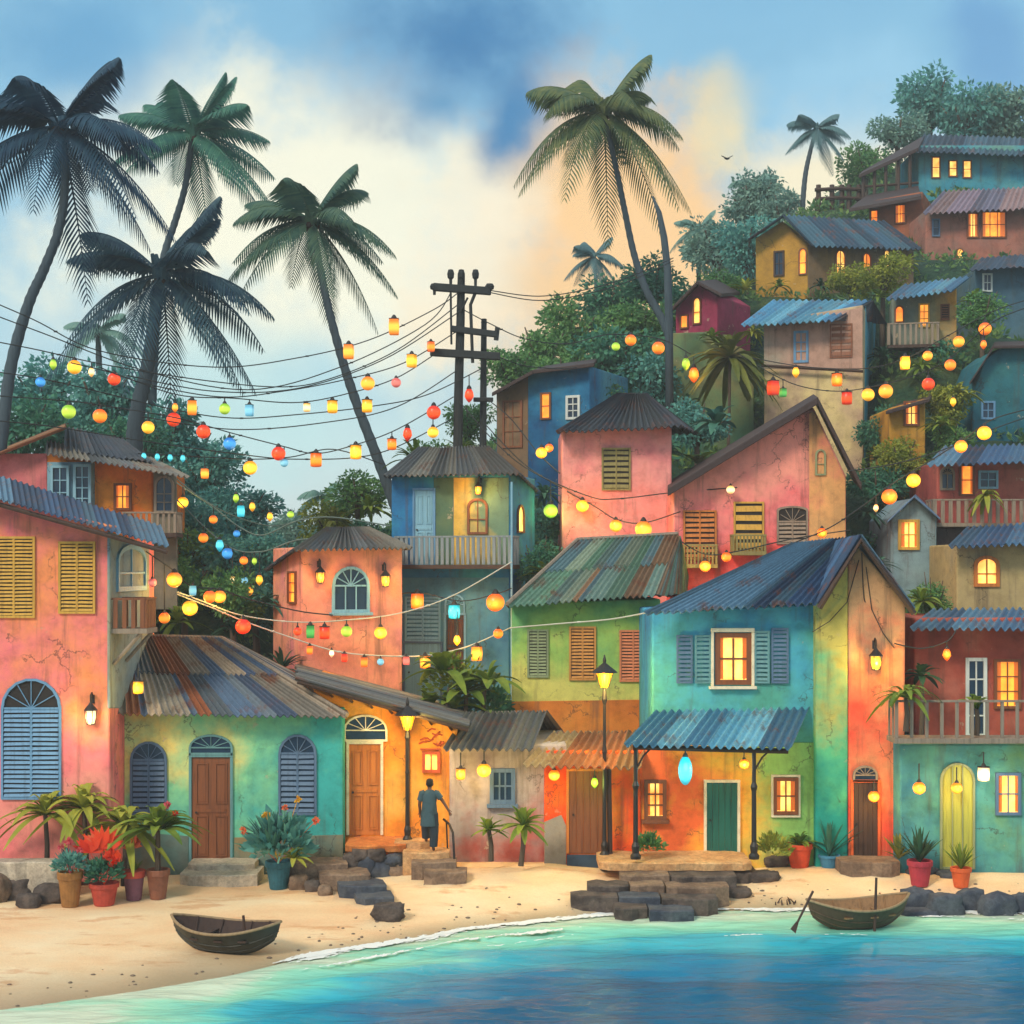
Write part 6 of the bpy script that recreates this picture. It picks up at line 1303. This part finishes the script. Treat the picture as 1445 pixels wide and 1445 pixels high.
# ---------------------------------------------------------------- lanterns on the wires
def unit(shape):
    mb = MB(); cp_ = MB()
    if shape == 'globe': prof = [(.05, -1)] + [(math.sin(math.pi * i / 9), -math.cos(math.pi * i / 9)) for i in range(1, 9)] + [(.3, .96)]; top = .9
    elif shape == 'box': prof = [(.6, -1.05), (.82, -1.0), (.92, 0), (.82, .95), (.5, 1.0)]; top = 1
    elif shape == 'drum': prof = [(.5, -1.0), (.78, -.9), (.82, 0), (.78, .9), (.5, 1.0)]; top = 1
    else: prof = [(.05, -1.35), (.4, -1.0), (.72, -.4), (.62, .3), (.3, .9)]; top = .85
    mb.lathe((0, 0, 0), prof, 4 if shape == 'box' else 16); cp_.lathe((0, 0, top), [(.42, -.08), (.36, .18), (.22, .42), (.08, .55)], 10)
    if shape in ('box', 'drum'):
        cp_.lathe((0, 0, .98), [(.86, -.05), (.9, 0), (.86, .06)], 4 if shape == 'box' else 16)
    a = mb.mesh('globe', smooth=shape != 'box'); b = cp_.mesh('cap'); b.materials.append(IRON); return a, b, top + .5
UN = {s: unit(s) for s in ('globe', 'box', 'drum', 'drop')}; UM = {}
mb = MB(); mb.tube([(0, 0, 0), (0, 0, 1)], .018, 5); CORDM = mb.mesh('cord'); CORDM.materials.append(CORD)
WORD = {'globe': 'round', 'box': 'square', 'drum': 'drum shaped', 'drop': 'teardrop'}
def lantern(px, py, rp, col, shape, wk, where, light=0, Y=None, cord=None, zs=1):
    if wk in WIRES:
        pts, fy = WIRES[wk]; Y = fy(px) - .03; wr = None
        for (a, ra), (b, rb) in zip(pts, pts[1:]):
            if min(a, b) <= px <= max(a, b) and abs(b - a) > 1e-6: wr = ra + (rb - ra) * (px - a) / (b - a); break
    else: wr = None
    k = Y / F; s = rp * k; c = P(px, py, Y); top = P(px, wr, Y) if wr is not None else c + Vector((0, 0, (cord or 10) * k + UN[shape][2] * s))
    if top.z < c.z + UN[shape][2] * s: top = c + Vector((0, 0, UN[shape][2] * s + .01))
    r = thing('hanging_lantern', f'{WORD[shape]} {col} lantern {where}', 'lantern', top, 'coloured lanterns strung over the village'); dz = c.z - top.z
    if (shape, col) not in UM: me = UN[shape][0].copy(); me.materials.append(GLASSY[col]); UM[(shape, col)] = me
    for nm, me, sc, z in (('globe', UM[(shape, col)], (s, s, s * zs), dz - (zs - 1) * s), ('cap', UN[shape][1], (s, s, s), dz), ('cord', CORDM, (1, 1, max(.01, -dz - s * UN[shape][2] + .04)), dz + s * UN[shape][2] - .04)):
        o = bpy.data.objects.new(nm, me); S.collection.objects.link(o); o.parent = r; o.location = (0, 0, z); o.scale = sc
        if shape == 'box': o.rotation_euler.z = math.pi / 4 + (int(px) % 7 - 3) * .12
    if light:
        l = bpy.data.lights.new('lantern_light', 'POINT'); l.energy = light * 2.6; l.color = LIGHTCOL.get(col, (1, .6, .2)); l.shadow_soft_size = s * 1.3; lo = bpy.data.objects.new('lantern_light', l); S.collection.objects.link(lo); lo.parent = r; lo.location = (0, -s * 1.5, dz - s * .3)
g_, b_, d_, o_ = 'globe', 'box', 'drum', 'drop'
for a in [
 (75, 513, 7, 'lime', o_, '2', 'at the picture edge before the yellow globe'), (105, 518, 10, 'yellow', g_, '2', 'on the second wire near the edge'), (129, 524, 6, 'cream', o_, '2', 'just after the yellow globe on the second wire'), (161, 535, 9, 'red', g_, '4', 'alone above the palm trunk of the slate palm'), (57, 539, 7, 'blue', g_, '5', 'small at the edge under the second wire'),
 (97, 581, 10, 'lime', g_, '6', 'above the ridge of the ramshackle orange house'), (141, 587, 10, 'orange', g_, '6', 'next to the lime one over the ramshackle house'), (209, 603, 9, 'yellow', g_, '6', 'small, between the orange and the two red lanterns of the lowest wire'), (245, 592, 10, 'red', g_, '5', 'under an amber drop at the palm trunk'), (247, 574, 6, 'amber', o_, '4', 'small, just above a red globe'), (271, 575, 10, 'amber', b_, '4', 'between the small drop and the lime globe'), (317, 577, 8, 'lime', g_, '4', 'beside a pale blue flag lantern high over the valley'), (352, 579, 8, 'pale blue', b_, '4', 'beside the lime globe high over the valley'),
 (287, 609, 10, 'red', g_, '6', 'second from the blue globe toward the palm'), (324, 626, 9, 'blue', g_, '6', 'bright between two red ones on the lowest wire'), (393, 640, 10, 'red', g_, '6', 'beyond the blue globe, nearest the crossing'), (353, 660, 10, 'yellow', g_, '7', 'largest on the short bulb wire', 6), (289, 668, 7, 'amber', b_, '7', 'like a little storm lamp on the short bulb wire'), (401, 653, 6, 'pale blue', g_, '6', 'tiny beneath the red globe at the crossing'),
 (203, 643, 5, 'cyan', o_, '7', 'tiny, first of the teal bulbs'), (222, 644, 5, 'cyan', o_, '7', 'tiny, second of the teal bulbs'), (240, 645, 5, 'cyan', o_, '7', 'tiny, third of the teal bulbs'), (258, 646, 5, 'cyan', o_, '7', 'tiny, last of the teal bulbs'),
 (258, 709, 8, 'yellow', g_, '8', 'beside the railing post of the ramshackle house', 8), (301, 733, 6, 'orange', g_, '8', 'small in the valley trees'), (333, 702, 6, 'lime', o_, '8', 'dim over the valley trees'), (356, 714, 6, 'yellow', o_, '8', 'dim, above the blue speck in the valley'), (381, 728, 6, 'yellow', o_, '8', 'dim, at the low point of the valley wire'), (340, 721, 8, 'cyan', b_, '8', 'like a teal flag in the valley'), (410, 726, 5, 'lime', g_, '8', 'faint near the valley gap'),
 (287, 759, 7, 'orange', g_, '8b', 'on the lower valley wire by the dark tree'), (321, 781, 8, 'blue', g_, '8b', 'vivid on the lower valley wire'), (344, 791, 6, 'orange', g_, '8b', 'next to the vivid blue one'), (359, 791, 5, 'lime', o_, '8b', 'at the end of the lower valley wire'), (334, 753, 5, 'blue', g_, '8', 'tiny speck over the valley'), (310, 768, 8, 'cyan', o_, '8b', 'shaped like a leaf in the valley'), (366, 817, 7, 'yellow', o_, '8b', 'low beside the salmon house eave'), (328, 818, 5, 'cream', g_, '8b', 'small and pale above the amber bulbs'), (345, 819, 5, 'pale blue', g_, '8b', 'small, next to the pale cream one'), (353, 833, 6, 'amber', o_, '8b', 'lowest of the valley drops'),
 (556, 461, 11, 'amber', b_, '1', 'hung highest, near the frond tips'), (492, 496, 10, 'amber', b_, '1', 'straddling the topmost wire'), (519, 541, 10, 'amber', g_, '3', 'beside the leaning palm trunk'), (581, 509, 9, 'yellow', b_, '3', 'halfway from the leaning trunk to the pole'), (608, 489, 7, 'orange', b_, '3', 'small, at the crossarm end'), (559, 540, 7, 'pink', g_, '4', 'pinkish below the yellow square one'), (469, 574, 9, 'yellow', d_, '4', 'before the leaning palm trunk'), (433, 575, 6, 'cream', d_, '4', 'faint near the leaning palm trunk'), (518, 573, 9, 'yellow', d_, '5', 'just behind the leaning palm trunk'),
 (446, 649, 10, 'orange', d_, '6', 'at the wire crossing'), (502, 638, 10, 'yellow', d_, '6', 'between wire crossing and leaning trunk', 6), (553, 627, 8, 'orange', d_, '6', 'pale, above the fan of dark leaves'), (575, 611, 9, 'red', o_, '6', 'cup like, above the fan of dark leaves'), (612, 582, 10, 'red', g_, '6', 'beside the pole base'), (611, 610, 8, 'yellow', g_, '6', 'under the red one near the pole base'), (662, 556, 9, 'red', o_, '5', 'between the two poles'),
 (890, 480, 8, 'orange', g_, '12', 'over the dark hillside trees, between the bare trunk and the pair'), (869, 489, 6, 'lime', g_, '12', 'dim in the dark hillside trees'), (929, 491, 9, 'orange', g_, '12', 'nearest the bare trunk'), (968, 512, 8, 'lime', o_, '12', 'against the mossy wall'), (979, 527, 10, 'orange', o_, '12', 'flame like against the mossy wall', 14),
 (764, 639, 8, 'yellow', g_, '10', 'on the blue hill house wall', 10), (775, 632, 6, 'orange', g_, '10', 'small, touching the yellow one on the blue wall'), (777, 721, 10, 'lime', g_, '9', 'glowing beside the pink tower corner', 10), (822, 714, 9, 'yellow', g_, '10', 'at the left edge of the pink tower', 14), (869, 742, 9, 'amber', g_, '10', 'at the foot of the pink tower', 14), (908, 747, 12, 'amber', g_, '10', 'largest at the pink tower foot', 14), (1031, 691, 6, 'cream', g_, '9', 'small, on the rose red wall'), (995, 799, 8, 'amber', g_, '20', 'under the thatch balcony of the rose red house', 16), (1025, 786, 7, 'orange', g_, '20', 'between the two thatch balconies'), (1160, 752, 7, 'orange', g_, '20', 'below the grey shutter of the rose red house', 10),
 (1091, 547, 10, 'red', b_, '13', 'on the cream house wall beside a green one'), (1105, 554, 6, 'green', b_, '13', 'small on the cream house wall'), (1123, 524, 7, 'yellow', o_, '14', 'below the blue window of the cream house'), (1181, 536, 9, 'orange', d_, '14', 'under the ledge of the cream house', 10), (1195, 562, 9, 'red', d_, '13', 'lowest on the cream house wall'), (1225, 557, 9, 'yellow', g_, '13', 'beside the turquoise side wall'), (1250, 552, 10, 'amber', g_, '13', 'touching the yellow one by the turquoise wall'), (1277, 512, 9, 'yellow', b_, '14', 'under the shack balcony', 8), (1310, 542, 9, 'red', g_, '13', 'in the trees above the slim ochre wall'), (1309, 502, 7, 'amber', g_, '14', 'small, under the shack corner'), (1341, 515, 8, 'orange', g_, '13', 'dim in the trees under the shack'), (1353, 482, 8, 'amber', g_, '14', 'in the dark leaves beyond the shack'), (1390, 464, 9, 'orange', g_, '14', 'nearest the edge above the teal wall'), (1388, 485, 6, 'orange', o_, '13', 'dim under the edge one above the teal wall'),
 (1356, 630, 9, 'amber', g_, '15', 'over the dark red house eave', 10), (1389, 611, 10, 'yellow', g_, '15', 'nearest the edge above the dark red roof', 10), (1289, 678, 10, 'yellow', g_, '15', 'above the blue grey hut', 12), (1255, 701, 11, 'orange', g_, '15', 'largest beside the blue grey hut', 14), (1236, 716, 5, 'cream', o_, '15', 'tiny ring beside the large orange one'), (1345, 566, 6, 'yellow', o_, '15b', 'dim among the yellow ferns'),
 (246, 818, 11, 'amber', g_, '19', 'beside the pink house bay', 16), (268, 858, 11, 'yellow', g_, '16', 'biggest beneath the pale teal cap', 18), (272, 833, 7, 'pale blue', b_, '19', 'sitting over the big yellow globe'), (296, 842, 9, 'orange', g_, '19', 'touching the amber bulb above the patchwork roof'), (310, 842, 9, 'amber', g_, '16', 'at the start of the pale cords', 12), (232, 872, 8, 'orange', g_, '19', 'dim beside the side balcony rail'), (343, 884, 11, 'red', g_, '17', 'glowing above the patchwork roof ridge', 12), (215, 822, 6, 'pink', g_, '19', 'small at the bay window'),
 (420, 891, 6, 'red', g_, '16', 'small, first on the salmon wall'), (438, 891, 9, 'green', b_, '16', 'on the salmon wall'), (458, 893, 9, 'red', d_, '16', 'between two green ones on the salmon wall'), (489, 891, 8, 'lime', g_, '16', 'under the arched blue window'), (537, 893, 9, 'yellow', g_, '16', 'with big cap on the salmon wall', 10), (437, 917, 6, 'orange', b_, '17', 'first on the lower cord'), (468, 921, 5, 'white', o_, '17', 'tiny on the lower cord'), (486, 928, 6, 'red', b_, '17', 'small on the lower cord'), (514, 934, 7, 'orange', b_, '17', 'third on the lower cord'), (537, 934, 5, 'pale blue', g_, '17', 'tiny on the lower cord by the wall edge'), (573, 932, 6, 'pink', b_, '17', 'at the white door of the deep blue house'), (600, 934, 9, 'amber', d_, '17', 'above the banana shrub', 8), (673, 922, 10, 'amber', b_, '17', 'in the banana shrub leaves', 8),
 (589, 848, 11, 'orange', d_, '21', 'under the deep blue balcony', 14), (641, 863, 10, 'cyan', d_, '21', 'at the arched door of the deep blue house', 6), (699, 850, 13, 'orange', g_, '21', 'largest under the deep blue balcony corner', 16), (703, 894, 7, 'orange', g_, '17', 'small beneath the balcony corner globe'),
 (195, 970, 9, 'yellow', d_, None, 'below the pink house balcony, over patchwork roof', 8, 37.0, 14), (645, 902, 7, 'yellow', o_, None, 'on a long flex at the arched door', 10, 44.8, 30), (650, 1092, 8, 'amber', d_, None, 'first under the grey tin eave', 10, 38.2, 18), (683, 1087, 10, 'yellow', g_, None, 'second under the grey tin eave', 14, 38.2, 14), (782, 1094, 8, 'amber', g_, None, 'under the brown tin roof beside the plank door', 10, 38.1, 3), (839, 1103, 7, 'lime', o_, None, 'over the brown plank door', 6, 38.1, 6),
 (967, 1076, 10, 'cyan', 'globe', None, 'long oval, under the tin porch', 12, 37.4, 6, 2.1), (1050, 1078, 7, 'amber', g_, None, 'small, at the inner porch post', 22, 37.6, 8), (1336, 922, 8, 'orange', o_, '22', 'at the blue eave of the balcony house', 8), (1297, 1112, 9, 'amber', g_, None, 'under the plant balcony beside the crimson pot', 16, 37.0, 22), (1350, 1112, 8, 'amber', g_, None, 'inside the arched doorway', 7, 37.3, 18), (1388, 1092, 10, 'white', d_, None, 'pale, beside the arched doorway', 12, 37.2, 16), (1233, 1124, 8, 'amber', g_, None, 'over the red gable door', 14, 37.9, 10)]: lantern(*a)
# ---------------------------------------------------------------- wall lanterns and street lamps
def wall_lamp(label, fr, px, py, hp, col='amber', light=14, cage=True):
    u, z = fr.uz(px, py, .22); k = fr.loc(u, z, .22).y / F; hh = hp * k; c = fr.loc(u, z, .22); r = thing('wall_lantern', label, 'wall lamp', c, 'iron wall lanterns')
    mb = MB(); mb.tube([fr.loc(u, z + hh * .75, 0), fr.loc(u, z + hh * 1.0, .12), fr.loc(u, z + hh * .92, .22), fr.loc(u, z + hh * .6, .22)], .022, 6); mb.tube([fr.loc(u, z + hh * .55, 0), fr.loc(u, z + hh * .9, 0)], .04, 6); mb.build('bracket', IRON, r)
    mb = MB(); mb.lathe(c + Vector((0, 0, hh * .28)), [(hh * .30, 0), (hh * .26, hh * .06), (hh * .10, hh * .24), (.015, hh * .36)], 10)
    if cage:
        for i in range(6): an = i * math.pi / 3; mb.tube([c + Vector((hh * .26 * math.cos(an), hh * .26 * math.sin(an), hh * .29)), c + Vector((hh * .17 * math.cos(an), hh * .17 * math.sin(an), -hh * .28))], .009, 4)
        mb.lathe(c + Vector((0, 0, -hh * .34)), [(.02, 0), (hh * .18, hh * .03), (hh * .18, hh * .07)], 10)
    mb.build('hood', IRON, r); mb = MB(); mb.lathe(c, [(.02, -hh * .3), (hh * .15, -hh * .26), (hh * .22, .0), (hh * .20, hh * .26)], 12); mb.build('glass', GLASSY[col], r, smooth=True)
    l = bpy.data.lights.new('lamp_light', 'POINT'); l.energy = light * 2.6; l.color = LIGHTCOL[col]; l.shadow_soft_size = .1; lo = bpy.data.objects.new('lamp_light', l); S.collection.objects.link(lo); lo.parent = r; lo.location = fr.n * .25 - Vector((0, 0, hh * .1))
sf8 = Frame((425, 43.5), (568, 44.6))
wall_lamp('wall lantern on the salmon house, window side toward the valley', sf8, 452, 815, 26, 'amber', 9); wall_lamp('wall lantern on the salmon house, side toward the deep blue house', sf8, 544, 820, 26, 'yellow', 8)
wall_lamp('wall lantern on the pink house beside the arched blue shutters', Frame((-140, 37.0), (155, 37.0)), 128, 1012, 34, 'cream', 14)
gs = Frame((1148, 38.2), (1280, 38.2)); wall_lamp('glowing yellow wall lantern high on the salmon gable wall', gs, 1236, 935, 34, 'yellow', 22); 
wall_lamp('lantern over the lit arched window of the deep blue house', Frame((552, 47.35), (720, 46.35)), 675, 692, 20, 'amber', 15)
def street_lamp(label, px, rbase, rhead, Y, light, arm=0):
    b = P(px, rbase, Y); t = P(px, rhead, Y); hh = t.z - b.z; k = Y / F; s = 22 * k; r = thing('street_lamp', label, 'street lamp', b, 'iron street lamps')
    mb = MB(); mb.lathe(b, [(.11, -.3), (.12, .08), (.07, .16), (.085, .3), (.055, .4), (.045, hh * .6), (.06, hh * .62), (.04, hh * .66), (.036, hh * .9), (.07, hh * .93), (.03, hh)], 12); mb.build('post', IRON, r)
    mb = MB(); mb.lathe(t, [(s * .25, 0), (s * .52, s * .9), (s * .5, s * .95)], 8); mb.build('glass', GLASSY['yellow'], r)
    mb = MB(); mb.lathe(t + Vector((0, 0, s * .95)), [(s * .85, 0), (s * .7, s * .14), (s * .25, s * .5), (s * .1, s * .62), (s * .12, s * .8), (.01, s * 1.15)], 12)
    for i in range(6): an = i * math.pi / 3; mb.tube([t + Vector((s * .26 * math.cos(an), s * .26 * math.sin(an), 0)), t + Vector((s * .55 * math.cos(an), s * .55 * math.sin(an), s * .95))], .012, 4)
    mb.build('hood', IRON, r)
    l = bpy.data.lights.new('lamp_light', 'POINT'); l.energy = light * 2.2; l.color = LIGHTCOL['yellow']; l.shadow_soft_size = .15; lo = bpy.data.objects.new('lamp_light', l); S.collection.objects.link(lo); lo.parent = r; lo.location = t - b + Vector((0, -.35, s * .4))
street_lamp('black street lamp before the lime green house, behind the brown roof', 853, 1210, 970, 38.0, 90)
street_lamp('black street lamp in front of the orange house door', 575, 1188, 1030, 38.2, 40)
# ---------------------------------------------------------------- evening haze
mb = MB(); mb.box(-145, 145, -64, 133, -9, 48)
hm = bpy.data.materials.new('evening_haze'); hm.use_nodes = True; t = NT(hm.node_tree); t.n.remove(t.n['Principled BSDF'])
v = t.new('ShaderNodeVolumePrincipled'); v.inputs['Color'].default_value = (.93, .96, .96, 1); v.inputs['Density'].default_value = .0012; v.inputs['Anisotropy'].default_value = .2
t.l.new(v.outputs[0], t.n['Material Output'].inputs['Volume']); tag(mb.build('haze', hm), 'thin pale evening haze over the village', kind='stuff')
